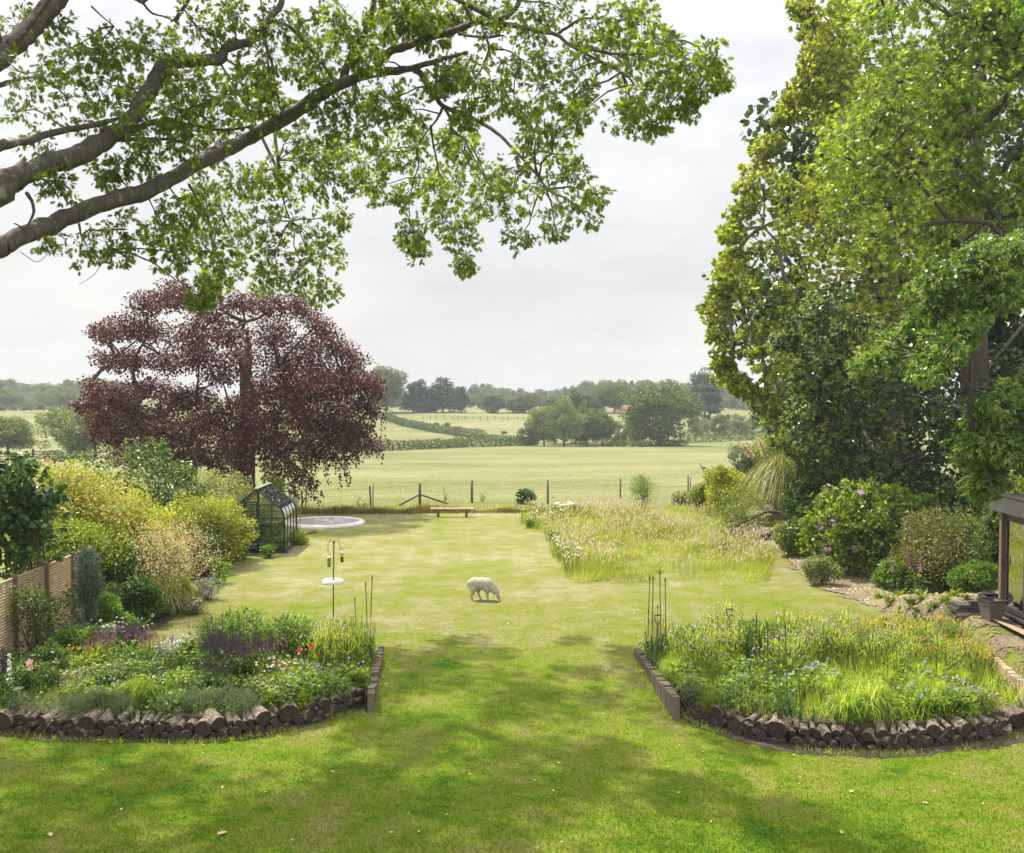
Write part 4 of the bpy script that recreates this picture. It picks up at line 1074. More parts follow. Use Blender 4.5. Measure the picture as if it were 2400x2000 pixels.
    S('border_shrub', 'green leafy perennial under the middle fence panel', 'plant', 175, 1560, 1475, 100, size=.09, mat='fresh', nl=16, group=gl, dens=.7)
    S('border_shrub', 'dark green perennial clump between fence and flower bed', 'plant', 115, 1600, 1515, 100, size=.09, mat='midgreen', nl=14, group=gl, dens=.8)
    S('soapwort_plant', 'grey green mound dotted with small pale pink flowers', 'plant', 232, 1545, 1462, 105, size=.055, mat='greygreen', nl=14, group=gl, bloom=('f_rose', 46, .03, 5))
    S('ivy_stump', 'ivy covered stump beside the purple beech trunk', 'stump', 640, 1190, 1112, 44, Y=54, size=.10, mat='yellowgreen', nl=12, low=.1, dens=.8, stems=14)
    # right
    S('mexican_orange_shrub', 'golden yellow shrub right of the last fence post', 'shrub', 1702, 1214, 1096, 95, size=.11, mat='golden', nl=22, group=gr)
    S('border_shrub', 'light green shrub left of the golden yellow shrub', 'shrub', 1652, 1196, 1126, 56, size=.10, mat='yellowgreen', nl=14, group=gr)
    S('border_shrub', 'loose grey green shrub behind the pampas plumes', 'shrub', 1770, 1200, 1030, 110, Y=62, size=.11, mat='greygreen', nl=20, group=gr, dens=.8)
    S('border_shrub', 'yellow green shrub behind the pampas grass', 'shrub', 1835, 1200, 1012, 130, Y=61, size=.11, mat='yellowgreen', nl=24, group=gr, dens=.9)
    S('rhododendron_shrub', 'tall dark rhododendron with purple trusses under the sycamore', 'shrub', 1925, 1230, 1005, 150, Y=47, size=.14, mat='darkdome', mode='tips', droop=.1, nl=30, group=gr, bloom=('f_purple', 12, .07, 5, lambda q: q[0] > -.1 and q[2] > .4, 6))
    S('rhododendron_shrub', 'bright leaved rhododendron with fading pink trusses, largest in the right border', 'shrub', 1992, 1345, 1125, 215, size=.15, mat='rhodo', mode='tips', leaf='oval', droop=-.1, nl=34, group=gr, bloom=('f_mauve', 16, .065, 5, None, 6), dens=1.3)
    S('rhododendron_shrub', 'bright rhododendron right of the largest one, with brown spent heads', 'shrub', 2090, 1340, 1150, 180, size=.15, mat='rhodo', mode='tips', leaf='oval', droop=-.1, nl=24, group=gr, bloom=('f_rose', 6, .05, 5, None, 5), dens=1.2)
    S('azalea_shrub', 'pink flowered shrub in front of the timber pile', 'shrub', 1925, 1290, 1165, 90, size=.10, mat='bronze', nl=16, group=gr, bloom=('f_mauve', 12, .05, 5, None, 5))
    S('azalea_shrub', 'small rounded evergreen at the lawn corner by the mulch', 'shrub', 1858, 1305, 1218, 76, size=.09, mat='rhodo', nl=14, group=gr)
    S('azalea_shrub', 'low glossy shrub at the front of the right border', 'shrub', 2035, 1352, 1268, 100, size=.09, mat='rhodo', nl=16, group=gr)
    S('azalea_shrub', 'thin low shrub with yellowish leaves by the mulch path', 'shrub', 1928, 1372, 1300, 80, size=.08, mat='variegated', nl=10, group=gr, dens=.5)
    S('border_shrub', 'arching shrub with bronze and orange leaves left of the garden room', 'shrub', 2215, 1385, 1185, 220, size=.085, mat='bronze', nl=30, group=gr, dens=.55, shell=.2, stems=20)
    S('border_shrub', 'dark green shrub filling the shade left of the garden room', 'shrub', 2290, 1400, 1210, 180, Y=36.5, size=.10, mat='midgreen', nl=24, group=gr)
    S('border_shrub', 'leafy dark shrub between rhododendrons and garden room', 'shrub', 2160, 1330, 1190, 170, Y=39.5, size=.11, mat='midgreen', nl=24, group=gr)
    for k, (x, b_, t_, w_, mt, lf_, sz, Y_, lab) in enumerate([(1905, 1290, 1120, 120, 'midgreen', 'oval', .12, 44, 'dark undergrowth left of the largest rhododendron'), (2040, 1300, 1100, 170, 'darkdome', 'round', .13, 43, 'dark ivy like undergrowth rising behind the two bright rhododendrons'), (2150, 1300, 1090, 170, 'midgreen', 'round', .13, 42, 'heart leaved undergrowth under the tall lime'),
            (2260, 1300, 1110, 170, 'darkdome', 'round', .13, 40, 'deep green undergrowth left of the garden room roof'), (2140, 1360, 1235, 120, 'rhodo', 'oval', .11, 38, 'yellowish green shrub among the foxgloves'), (2345, 1400, 1200, 110, 'midgreen', 'oval', .10, 33.5, 'dark shrub pressed against the garden room corner'), (1945, 1330, 1230, 90, 'bronze', 'oval', .09, 41, 'bronze tinted low shrub at the left foot of the largest rhododendron')]):
        S('undergrowth_shrub', lab, 'shrub', x, b_, t_, w_, Y=Y_, leaf=lf_, size=sz, mat=mt, nl=26, group=gr, dens=.8, mode='tips', droop=.5)
    S('border_plant', 'low green perennial with pink flowers beside the garden room wall', 'plant', 2300, 1425, 1320, 110, Y=33, size=.09, mat='fresh', nl=16, group=gr, bloom=('f_foxglove', 10, .05, 5))
    S('border_plant', 'low fresh green mound below the foxgloves', 'plant', 2110, 1380, 1312, 110, size=.10, mat='fresh', nl=12, group=gr)
    S('bamboo', 'bamboo leaves above the garden room roof', 'bamboo', 2412, 1400, 1090, 70, Y=31, leaf='lance', size=.22, mat='yellowgreen', nl=12, group=gr, low=.5, dens=.6)
    S('asparagus_plant', 'feathery bright green asparagus standing in the long grass', 'plant', 1510, 1192, 1112, 66, leaf='blade', size=.14, mat='fresh', nl=16, droop=-.8, dens=.5, squash=1.6)
    S('bramble', 'small dark bramble on the fence line left of the single post', 'shrub', 1232, 1182, 1146, 40, size=.09, mat='midgreen', nl=8)
    S('bramble', 'pinkish low shrub at the fence between two posts', 'shrub', 1606, 1185, 1150, 60, size=.08, mat='palepink', nl=10, dens=.6)
shrubs()

# ---------------------------------------------------------------- arching grasses and other special plants
def arch(mb, n, base_r, h, spread, w, seg=5, mat=0, tipdrop=.6, stiff=.0):
    """n arching strap leaves growing from a small base"""
    a = U(0, 2 * math.pi, n); r0 = base_r * np.sqrt(U(0, 1, n)); hh = h * U(.55, 1.1, n); sp = spread * U(.15, 1.1, n)
    t = np.linspace(0, 1, seg + 1)
    ca, sa = np.cos(a), np.sin(a)
    rad = r0[:, None] + sp[:, None] * (t ** (1.6 + stiff))[None]; z = hh[:, None] * (np.sin(t * math.pi * .5)[None] - tipdrop * (sp / max(spread, 1e-6))[:, None] * (t ** 3)[None])
    c = np.stack([rad * ca[:, None], rad * sa[:, None], np.maximum(z, .01)], -1) + N(0, .01, (n, 1, 3))
    side = np.stack([-sa, ca, 0 * a], -1)[:, None] * (w * U(.6, 1.2, n))[:, None, None] * (1 - t ** 2.5)[None, :, None] * .5
    v = np.stack([c - side, c + side], 2).reshape(-1, 3)
    m = (seg + 1) * 2; b = (np.arange(n) * m)[:, None]; k = np.arange(seg)[None] * 2
    f = np.stack([b + k, b + k + 1, b + k + 3, b + k + 2], -1).reshape(-1, 4); mb.add(v, f, mat)
    return c[:, -1]

def grasses():
    b = gp(1838, 1222); Y = b[1]
    r = thing('pampas_grass', 'large pampas grass fountain with two cream plumes beside the stump', 'grass', b); m = MB()
    arch(m, 2000, .55, 3.7, 2.3, .045, 7, tipdrop=.9); m.build('foliage', M['reed'], r); pl = MB(); st = MB()
    for x, y, x2, y2 in ((1740, 1042, 1762, 1070), (1777, 1028, 1793, 1072)):
        a, e = P(x2, y2, Y + .3) - b, P(x, y, Y + .3) - b; tube(st, smooth_path([(0, 0, 0), a * [.6, .6, .6] , a, e], 4), .012, 4)
        t = U(0, 1, 230)[:, None]; p = a + (e - a) * t; leaves(pl, 'lance', p, unit((e - a) + N(0, .4, (230, 3)) + [.15, 0, -.1]), N(0, 1, (230, 3)), .24 * (1 - .5 * t[:, 0]), wid=.8)
    st.build('stem', M['straw'], r); pl.build('plume', M['plume'], r)
    # golden oats
    b = gp(392, 1440); Y = b[1]
    r = thing('golden_oat_grass', 'tall feathery grass with a cloud of tan seed heads over an arching green base', 'grass', b); m = MB()
    arch(m, 900, .25, .95, .85, .014, 6, tipdrop=.8); arch(m, 260, .3, 1.5, .5, .012, 5); m.build('foliage', M['reed'], r); st, pl = MB(), MB()
    for k in range(46):
        x, y = U(325, 500), U(1225, 1330)
        if ((x - 415) / 90) ** 2 + ((y - 1285) / 65) ** 2 > 1: continue
        e = P(x, y, Y + U(-.8, .8)) - b; tube(st, smooth_path([(N(0, .1), N(0, .1), 0), e * [.35, .35, .6], e], 4), .006, 4, cap=False)
        n = 80; p = e + N(0, 1, (n, 3)) * [.24, .24, .24] - [0, 0, .1]; leaves(pl, 'lance', p, N(0, 1, (n, 3)) + [0, 0, -.7], N(0, 1, (n, 3)), .075 * U(.6, 1.3, n), wid=1.1)
    st.build('stem', M['reed'], r); pl.build('seed_head', M['straw'], r)
    for x, y, lab, s in ((350, 1452, 'dark green iris clump in front of the white flowers', 1.0), (300, 1470, 'grassy dark green clump beside the small bright shrub', .9)):
        r = thing('iris_clump', lab, 'plant', gp(x, y), group='strappy clumps of the left border'); m = MB(); arch(m, 160, .25, .7 * s, .4, .035); m.build('foliage', M['midgreen'], r)
grasses()
# ---------------------------------------------------------------- built things
def part(name, mat, root, fn, smooth=False, bev=0):
    m = MB(); fn(m); o = m.build(name, mat, root, smooth)
    if bev: bevel_mesh(o, bev, 1)
    return o
M['slat'] = plain('larch_slat', (.50, .35, .23), .75, .22, 5, stretch=(5, .7, 9), bump=.2)
M['post'] = plain('fence_post', (.17, .12, .085), .85, .25, 6, stretch=(6, 6, .8), bump=.3)
M['wire'] = plain('wire', (.25, .25, .24), .5, .1, 3, metal=.6)
M['dkmetal'] = plain('dark_green_metal', (.02, .03, .027), .45, .1, 3)
M['black'] = plain('black_metal', (.02, .02, .02), .5, .2, 4)
M['anthracite'] = plain('anthracite', (.045, .048, .052), .5, .12, 4)
M['white'] = plain('off_white', (.72, .68, .60), .6, .06, 3)
M['cream'] = plain('cream_plastic', (.80, .72, .58), .5, .05, 3)

def thin_glass(name, tint, refl, extra=.0):
    t = NT(name)
    fr = t.n('LayerWeight', Blend=.35).outputs['Fresnel']; f = t.math('ADD', t.math('MULTIPLY', fr, refl), extra)
    a = t.n('BsdfTransparent', Color=(*tint, 1)); g = t.n('BsdfGlossy', Color=(.95, .97, .95, 1), Roughness=.015)
    return t.out(t.n('MixShader', i0=f, i1=a.outputs[0], i2=g.outputs[0]).outputs[0])
M['glass'] = thin_glass('pane', (.96, .98, .96), .8, .28); M['doorglass'] = thin_glass('door_pane', (.35, .37, .36), .8, .42)
M['polycarb'] = thin_glass('roof_pane', (.62, .65, .64), .6, .36); M['eave'] = thin_glass('eave_pane', (.8, .8, .78), .6, .5)

def slat_fence():
    X = -11.72; ys = [21.45, 23.28, 25.1, 26.93, 28.76, 30.5, 32.3, 34.1]
    r = thing('slatted_fence', 'new timber fence of narrow horizontal slats with brown posts, running away at far left', 'fence', (X, ys[0], 0))
    for y in ys:
        z = float(T(X, y)); part('post', M['post'], r, lambda m: box(m, (.03, y - ys[0], (z - .3 + 1.97) / 2), (.1, .1, 1.97 - z + .3)))
    for a, b in zip(ys[:-1], ys[1:]):
        def slats(m):
            z = 1.86; k = 0
            while z > float(T(X, a)) + .05:
                box(m, (U(-.003, .003), (a + b) / 2 - ys[0], z - .03), (.02, b - a - .1, .044)); z -= .070
            for q in (.2, .5, .8): box(m, (-.03, a + (b - a) * q - ys[0], .9), (.03, .05, 1.9))
        part('slat_panel', M['slat'], r, slats)
        part('top_rail', M['slat'], r, lambda m: box(m, (0, (a + b) / 2 - ys[0], 1.885), (.05, b - a - .1, .03)))
    # older close-boarded stretch beyond, behind the greenhouse
    M['palewood'] = plain('pale_old_wood', (.38, .31, .24), .85, .25, 6, stretch=(6, 6, .8))
    o = thing('board_fence', 'old grey vertical board fence seen through the greenhouse', 'fence', (-11.9, 44.6, 0))
    for k in range(9): part('board', M['palewood'], o, lambda m: box(m, (0, k * .32, .95 + U(-.06, .06)), (.03, .3, 1.9)))
    for z in (.5, 1.5): part('rail', M['old_wood'], o, lambda m: box(m, (.05, 1.3, z), (.04, 2.9, .09)))
    q = thing('board_fence', 'old board fence closing the garden behind the greenhouse', 'fence', (-12, 47.4, 0))
    for k in range(11): part('board', M['palewood'], q, lambda m: box(m, (k * .3, 0, .85 + U(-.06, .06)), (.27, .03, 1.8)))
    for z in (.5, 1.4): part('rail', M['old_wood'], q, lambda m: box(m, (1.5, -.04, z), (3.2, .04, .09)))
slat_fence()

def wire_fence():
    b0 = gp(872, 1192); r = thing('post_and_wire_fence', 'post and wire fence between lawn and field, one post propped by two struts', 'fence', b0)
    P_ = [(708, 1149, 1200, .10, -.02), (716, 1137, 1192, .07, .12), (869, 1140, 1192, .10, -.05), (874, 1135, 1190, .06, .02), (984, 1133, 1185, .17, 0), (1106, 1127, 1179, .15, 0), (1284, 1125, 1182, .12, 0), (1454, 1121, 1168, .10, 0), (1613, 1114, 1156, .10, -.02), (1618, 1120, 1158, .08, 0)]
    tops = []
    for x, t, b, w, ln in P_:
        g = gp(x, b); z = P(x, t, g[1])[2] - g[2]; g = g - b0
        def f(m):
            tube(m, [g - [0, 0, .3], g + [ln * .3, 0, z * .5], g + [ln, 0, z]], w / 2 * np.array([1, .97, .93]), 9, jit=.03)
        part('post', M['old_wood'], r, f, True); tops.append(g + [0, 0, z])
    c = gp(984, 1185) - b0
    for x, y in ((935, 1186), (1049, 1182)):
        e = gp(x, y) - b0; part('strut', M['old_wood'], r, lambda m: tube(m, [e + [0, 0, .02], (e + c) / 2 + [0, 0, .31], c + [0, 0, .60]], .055, 8, jit=.03), True)
    for h in (.12, .42, .72):
        def f(m):
            q = [tops[0] - [0, 0, h]] + [tops[i] - [0, 0, h] for i in (2, 4, 5, 6, 7, 8)]; q = [np.array([-4.5, -.5, q[0][2]])] + q + [np.array([q[-1][0] + 6, .5, q[-1][2] - .1])]
            tube(m, q, .006, 4)
        part('wire', M['wire'], r, f)
wire_fence()

def bench():
    b = gp(1060, 1212); r = thing('bench', 'low plank bench on two short legs at the end of the lawn', 'bench', b)
    part('seat', plain('pale_plank', (.46, .33, .22), .7, .2, 4, stretch=(.6, 6, 6)), r, lambda m: box(m, (0, 0, .40), (2.12, .30, .07)), bev=.012)
    for x in (-.68, .68): part('leg', M['post'], r, lambda m: box(m, (x, 0, .18), (.13, .2, .365)), bev=.01)
bench()

def trampoline():
    b = gp(760, 1227); r = thing('sunken_trampoline', 'round in-ground trampoline with grey mat and white rim behind the greenhouse', 'trampoline', b)
    part('mat', plain('grey_mat', (.33, .33, .34), .6, .06, 2), r, lambda m: lathe(m, [(0, .06), (.8, .065), (1.6, .09)], sides=48), True)
    part('rim', M['white'], r, lambda m: lathe(m, [(1.6, .085), (1.62, .12), (1.80, .12), (1.85, .06), (1.85, -.1)], sides=48), True)
trampoline()

def greenhouse():
    Y = 43.5; X1, X0 = -8.63, -10.76; W = X1 - X0; D = 2.45; rx = W / 2
    r = thing('greenhouse', 'small green framed glasshouse with a curved eave, plants inside', 'greenhouse', (X0, Y, 0))
    zr, ze = 2.42, 1.28
    R = [(W, .14), (W, ze), (W - .03, ze + .22), (W - .12, ze + .40), (W - .27, ze + .54), (rx, zr)]       # right profile with a curved eave
    Lp = [(0, .14), (0, ze), (.03, ze + .22), (.12, ze + .40), (.27, ze + .54), (rx, zr)]
    part('base', M['dkmetal'], r, lambda m: [box(m, (W / 2, 0, .07), (W + .06, .05, .16)), box(m, (W / 2, D, .07), (W + .06, .05, .16)), box(m, (0, D / 2, .07), (.05, D, .16)), box(m, (W, D / 2, .07), (.05, D, .16))])
    part('brick_footing', plain('footing_brick', (.22, .12, .09), .85, .3, 14), r, lambda m: [box(m, (W / 2, -.05, -.05), (W + .3, .18, .12)), box(m, (W + .07, D / 2, -.05), (.18, D + .3, .12))])
    part('floor', plain('gravel_floor', (.42, .38, .31), .9, .3, 30), r, lambda m: box(m, (W / 2, D / 2, .01), (W - .1, D - .1, .06)))
    def frame(m):
        for k in range(5):
            y = k * D / 4; w = .05 if k in (0, 4) else .028
            for pr in (R, Lp):
                q = [(x, y, z) for x, z in pr]
                for a, b2 in zip(q[:-1], q[1:]): bar(m, a, b2, w)
        for y in (0, D):
            for x in (.62, 1.14): bar(m, (x, y, .1), (x, y, ze + .54 + (zr - ze - .54) * (min(x, W - x) - .27) / (rx - .27)), .05)
            bar(m, (0, y, ze + .05), (W, y, ze + .05), .035); bar(m, (.28, y, ze + .56), (W - .28, y, ze + .56), .03)
            bar(m, (W - .03, y + .02, ze), (1.2, y + .02, .16), .022)
        for x, z in ((W, ze), (0, ze), (W - .27, ze + .54), (.27, ze + .54)): bar(m, (x, 0, z), (x, D, z), .022)
    part('frame', M['dkmetal'], r, frame)
    part('ridge', plain('ridge_cap', (.20, .24, .20), .5, .1), r, lambda m: box(m, (rx, D / 2, zr + .03), (.16, D + .2, .04)))
    def panes(m, pr, lo, hi):
        q = pr[lo:hi]
        for k in range(4):
            y0, y1 = k * D / 4 + .015, (k + 1) * D / 4 - .015
            for (xa, za), (xb, zb) in zip(q[:-1], q[1:]): m.add([(xa, y0, za), (xa, y1, za), (xb, y1, zb), (xb, y0, zb)], [(0, 1, 2, 3)])
    [part('side_glass', M['glass'], r, lambda m: panes(m, q_, 0, 2)) for q_ in (R, Lp)]
    [part('roof_glass', M['polycarb'], r, lambda m: panes(m, q_, 4, 6)) for q_ in (R, Lp)]; [part('eave_glass', M['eave'], r, lambda m: panes(m, q_, 1, 5)) for q_ in (R, Lp)]
    def gable(m, y):
            p = [(x, y, z) for x, z in R] + [(x, y, z) for x, z in Lp[::-1][1:]]; m.add(p, [tuple(range(len(p)))])
    part('gable_glass', M['glass'], r, lambda m: gable(m, 0.0)); part('gable_glass', M['glass'], r, lambda m: gable(m, D))
    dr = part('door', M['dkmetal'], r, lambda m: [bar(m, (.66, -.05, .15), (.66, -.05, 1.95), .045), bar(m, (1.11, -.05, .15), (1.11, -.05, 1.95), .045)] + [bar(m, (.66, -.05, z), (1.11, -.05, z), .045) for z in (.18, .75, 1.0, 1.95)])
    part('handle', M['black'], dr, lambda m: box(m, (1.06, -.09, 1.05), (.03, .05, .14)))
    # contents stand inside as things of their own
    gi = 'things inside the greenhouse'; ox = lambda x, y, z=0: (X0 + x, Y + y, z)
    s = thing('staging', 'slatted shelf unit inside the greenhouse', 'shelf', ox(.42, 1.2), group=gi)
    for z in (.35, .72, 1.02): part('shelf', M['old_wood'], s, lambda m: box(m, (0, 0, z), (.55, 1.9, .03)))
    for x in (-.25, .25):
        for y in (-.9, .9): part('leg', M['dkmetal'], s, lambda m: bar(m, (x, y, 0), (x, y, 1.02), .03))
    terr = plain('terracotta', (.42, .19, .11), .8, .15)
    for k, (x, y, z, lab) in enumerate([(.45, .5, 1.04, 'terracotta flowerpot on the greenhouse shelf'), (.5, 1.1, .74, 'terracotta flowerpot on the middle greenhouse shelf'), (1.05, .75, 1.0, 'terracotta flowerpot standing behind the glass door')]):
        zz = z if k < 2 else 0; o = MB(); lathe(o, [(0, .01), (.08, .01), (.11, .2), (.125, .2), (.125, .25), (.10, .25), (.09, .08), (0, .08)]); ob = o.build('flowerpot', terr, None, True); ob.location = ox(x, y, zz); tag(ob, lab, 'flowerpot', gi)
    tr = MB(); lathe(tr, [(0, 0), (.22, 0), (.27, .1), (.25, .1), (.2, .03), (0, .03)]); ob = tr.build('bowl', plain('blue_plastic', (.16, .18, .42), .4), None, True); ob.location = ox(1.38, 1.3, .92); ob.scale = (1.2, .8, 1); tag(ob, 'blue plastic bowl on the bench inside the greenhouse', 'bowl', gi)
    t2 = thing('potting_bench', 'dark bench across the back of the greenhouse', 'bench', ox(1.5, 1.6), group=gi)
    part('top', M['dkmetal'], t2, lambda m: box(m, (0, 0, .9), (1.1, .9, .03)))
    for x in (-.5, .5): part('leg', M['dkmetal'], t2, lambda m: bar(m, (x, -.4, 0), (x, -.4, .9), .03))
    c = thing('watering_can', 'green watering can on the greenhouse floor', 'watering can', ox(1.22, .35), group=gi)
    gp_ = plain('green_plastic', (.02, .16, .08), .4)
    part('body', gp_, c, lambda m: lathe(m, [(0, 0), (.12, 0), (.12, .28), (.09, .32), (0, .32)]), True)
    part('spout', gp_, c, lambda m: tube(m, [(.1, 0, .08), (.22, 0, .2), (.3, 0, .36)], [.03, .02, .018], 8), True)
    part('handle', gp_, c, lambda m: tube(m, smooth_path([(-.1, 0, .1), (-.2, 0, .22), (-.1, 0, .36), (.05, 0, .38)], 4), .014, 6), True)
    for x, y, h, lab in ((1.75, .55, 1.15, 'tomato plant against the right hand greenhouse glass'), (1.78, 1.2, 1.0, 'tomato plant at the back right of the greenhouse'), (1.45, .5, .55, 'young plant on the greenhouse floor by the strut'), (.95, 1.8, 1.5, 'tall seedling by the greenhouse door')):
        o = thing('tomato_plant', lab, 'plant', ox(x, y), group=gi); part('stem', M['stem'], o, lambda m: tube(m, [(0, 0, 0), (.02, 0, h * .5), (0, .02, h)], .012, 5))
        part('foliage', M['fresh'], o, lambda m: crown(m, [(0, 0, h * q, .2, .2, .16) for q in (.2, .4, .6, .8, .98)], 260, 'oval', .11, shell=.1))
    # things around it
    fr = thing('metal_frame', 'thin black tubular frame standing behind the greenhouse', 'frame', P(672, 1200, 50) * [1, 1, 0])
    a, b, c2, d = [P(x, y, 50) - P(672, 1200, 50) * [1, 1, 0] for x, y in ((654, 1225), (654, 1152), (689, 1152), (689, 1225))]
    part('upright', M['black'], fr, lambda m: tube(m, [[a[0], a[1], 0], b], .025, 6)); part('upright', M['black'], fr, lambda m: tube(m, [[d[0], d[1], 0], c2], .025, 6)); part('crossbar', M['black'], fr, lambda m: tube(m, [b, c2], .025, 6))
    for x, t, bb, lab in ((694, 1127, 1245, 'bamboo cane nearest the greenhouse'), (703, 1127, 1242, 'bamboo cane leaning by the trampoline'), (699, 1190, 1246, 'short bamboo cane beside the trampoline')):
        g = gp(x, bb); o = MB(); e = P(x + U(2, 8), t, g[1]) - g; tube(o, [(0, 0, -.1), e * .5 + [.01, 0, 0], e], .012, 6); ob = o.build('cane', plain('cane', (.32, .26, .12), .6)); ob.location = g; tag(ob, lab, 'cane', 'bamboo canes by the trampoline')
    e = thing('edging', 'little raised bed edging board beside the trampoline', 'edging', gp(718, 1255)); part('board', M['old_wood'], e, lambda m: bar(m, (-.45, -.9, .05), (.25, .9, .05), .08))
    shrub('border_plant', 'small yellow green plant beside the greenhouse corner', 'plant', 695, 1277, 1245, 46, size=.09, mat='yellowgreen', nl=8); shrub('border_plant', 'bright self-sown plant at the greenhouse front corner', 'plant', 632, 1308, 1276, 34, size=.09, mat='fresh', nl=7)
greenhouse()

def feeders():
    b = gp(781, 1456); Y = b[1]; k = Y / F
    r = thing('bird_feeding_pole', 'slim black bird feeding pole with two curled hooks and a pale dish half way', 'bird feeder', b)
    ht = P(785, 1272, Y)[2] - b[2]; zt = P(783, 1363, Y)[2] - b[2]
    part('pole', M['black'], r, lambda m: tube(m, [(0, 0, -.2), (.01, 0, zt), (.03, 0, ht)], .016, 8)); part('finial', M['black'], r, lambda m: lathe(m, [(0, -.03), (.025, -.02), (.02, .02), (0, .07)], (.03, 0, ht), 8))
    fy = []
    for sx in (-1, 1):
        x1 = .03 + sx * .165; q = [(.03, 0, ht - .1), (.03 + sx * .03, 0, ht + .02), (.03 + sx * .1, 0, ht + .05), (x1 - sx * .02, 0, ht - .02), (x1, 0, ht - .14), (x1 - sx * .02, 0, ht - .19 - (.0 if sx > 0 else .04)), (x1 + sx * .04, 0, ht - .19)]
        part('hook', M['black'], r, lambda m: tube(m, smooth_path(q, 5), .006, 6), True)
    part('dish', M['cream'], r, lambda m: lathe(m, [(0, zt - .03), (.20, zt - .05), (.30, zt - .05), (.305, zt - .02), (.27, zt + .05), (.2, zt + .065), (0, zt + .05)], sides=32), True)
    part('clamp', M['black'], r, lambda m: lathe(m, [(0, zt + .05), (.06, zt + .055), (.06, zt + .075), (0, zt + .08)], sides=12), True)
    clear = thin_glass('feeder_tube', (.8, .84, .82), .8, .08)
    for sx, top, lab in ((-1, 1306, 'hanging clear tube feeder holding fat balls, left of the pole'), (1, 1295, 'hanging clear tube seed feeder half full of dark seed, right of the pole')):
        c = np.array([P(771.5 if sx < 0 else 802, top, Y)[0], Y, P(780, top, Y)[2]]); f = thing('hanging_feeder', lab, 'bird feeder', c, group='feeders hanging from the pole')
        part('lid', M['white'], f, lambda m: lathe(m, [(0, .02), (.055, .01), (.06, -.02), (0, -.022)]), True); part('tube', clear, f, lambda m: lathe(m, [(.05, -.022), (.05, -.25)], sides=14), True)
        part('wire', M['black'], f, lambda m: tube(m, smooth_path([(-.04, 0, 0), (-.01, 0, .1), (.0, 0, .13), (.01, 0, .1), (.04, 0, 0)], 3), .004, 5))
        if sx < 0:
            for j in range(3): part('fat_ball', plain('fat_ball', (.28, .20, .13), .9, .3, 30), f, lambda m: lathe(m, [(0, -.034), (.025, -.025), (.034, 0), (.025, .025), (0, .034)], (U(-.004, .004), 0, -.24 + j * .066 + .03), 10), True)
        else: part('seed', plain('seed', (.11, .06, .035), .9, .4, 40), f, lambda m: lathe(m, [(0, -.25), (.038, -.25), (.038, -.13), (0, -.125)]), True)
        part('base', M['anthracite'], f, lambda m: lathe(m, [(0, -.27), (.05, -.265), (.05, -.245), (0, -.24)]), True)
feeders()

# ---------------------------------------------------------------- animals
def skinned(name, nodes, edges, mat, parent, levels=2, root=0, remesh=0):
    me = bpy.data.meshes.new(name); me.from_pydata([n[:3] for n in nodes], edges, []); o = bpy.data.objects.new(name, me); COL.objects.link(o)
    o.modifiers.new('s', 'SKIN'); sd = o.modifiers.new('d', 'SUBSURF'); sd.levels = levels; sd.render_levels = levels
    if remesh:
        o.modifiers['d'].levels = 1; rm = o.modifiers.new('r', 'REMESH'); rm.mode = 'VOXEL'; rm.voxel_size = remesh; smo = o.modifiers.new('m', 'SMOOTH'); smo.iterations = 7; smo.factor = .5
    for v, n in zip(me.skin_vertices[0].data, nodes): v.radius = (n[3], n[3] if len(n) < 5 else n[4])
    me.skin_vertices[0].data[root].use_root = True
    dg = bpy.context.evaluated_depsgraph_get(); new = bpy.data.meshes.new_from_object(o.evaluated_get(dg)); o.modifiers.clear(); old = o.data; o.data = new; bpy.data.meshes.remove(old); new.name = name
    new.materials.clear(); new.materials.append(mat); o.parent = parent
    for p in new.polygons: p.use_smooth = True
    return o

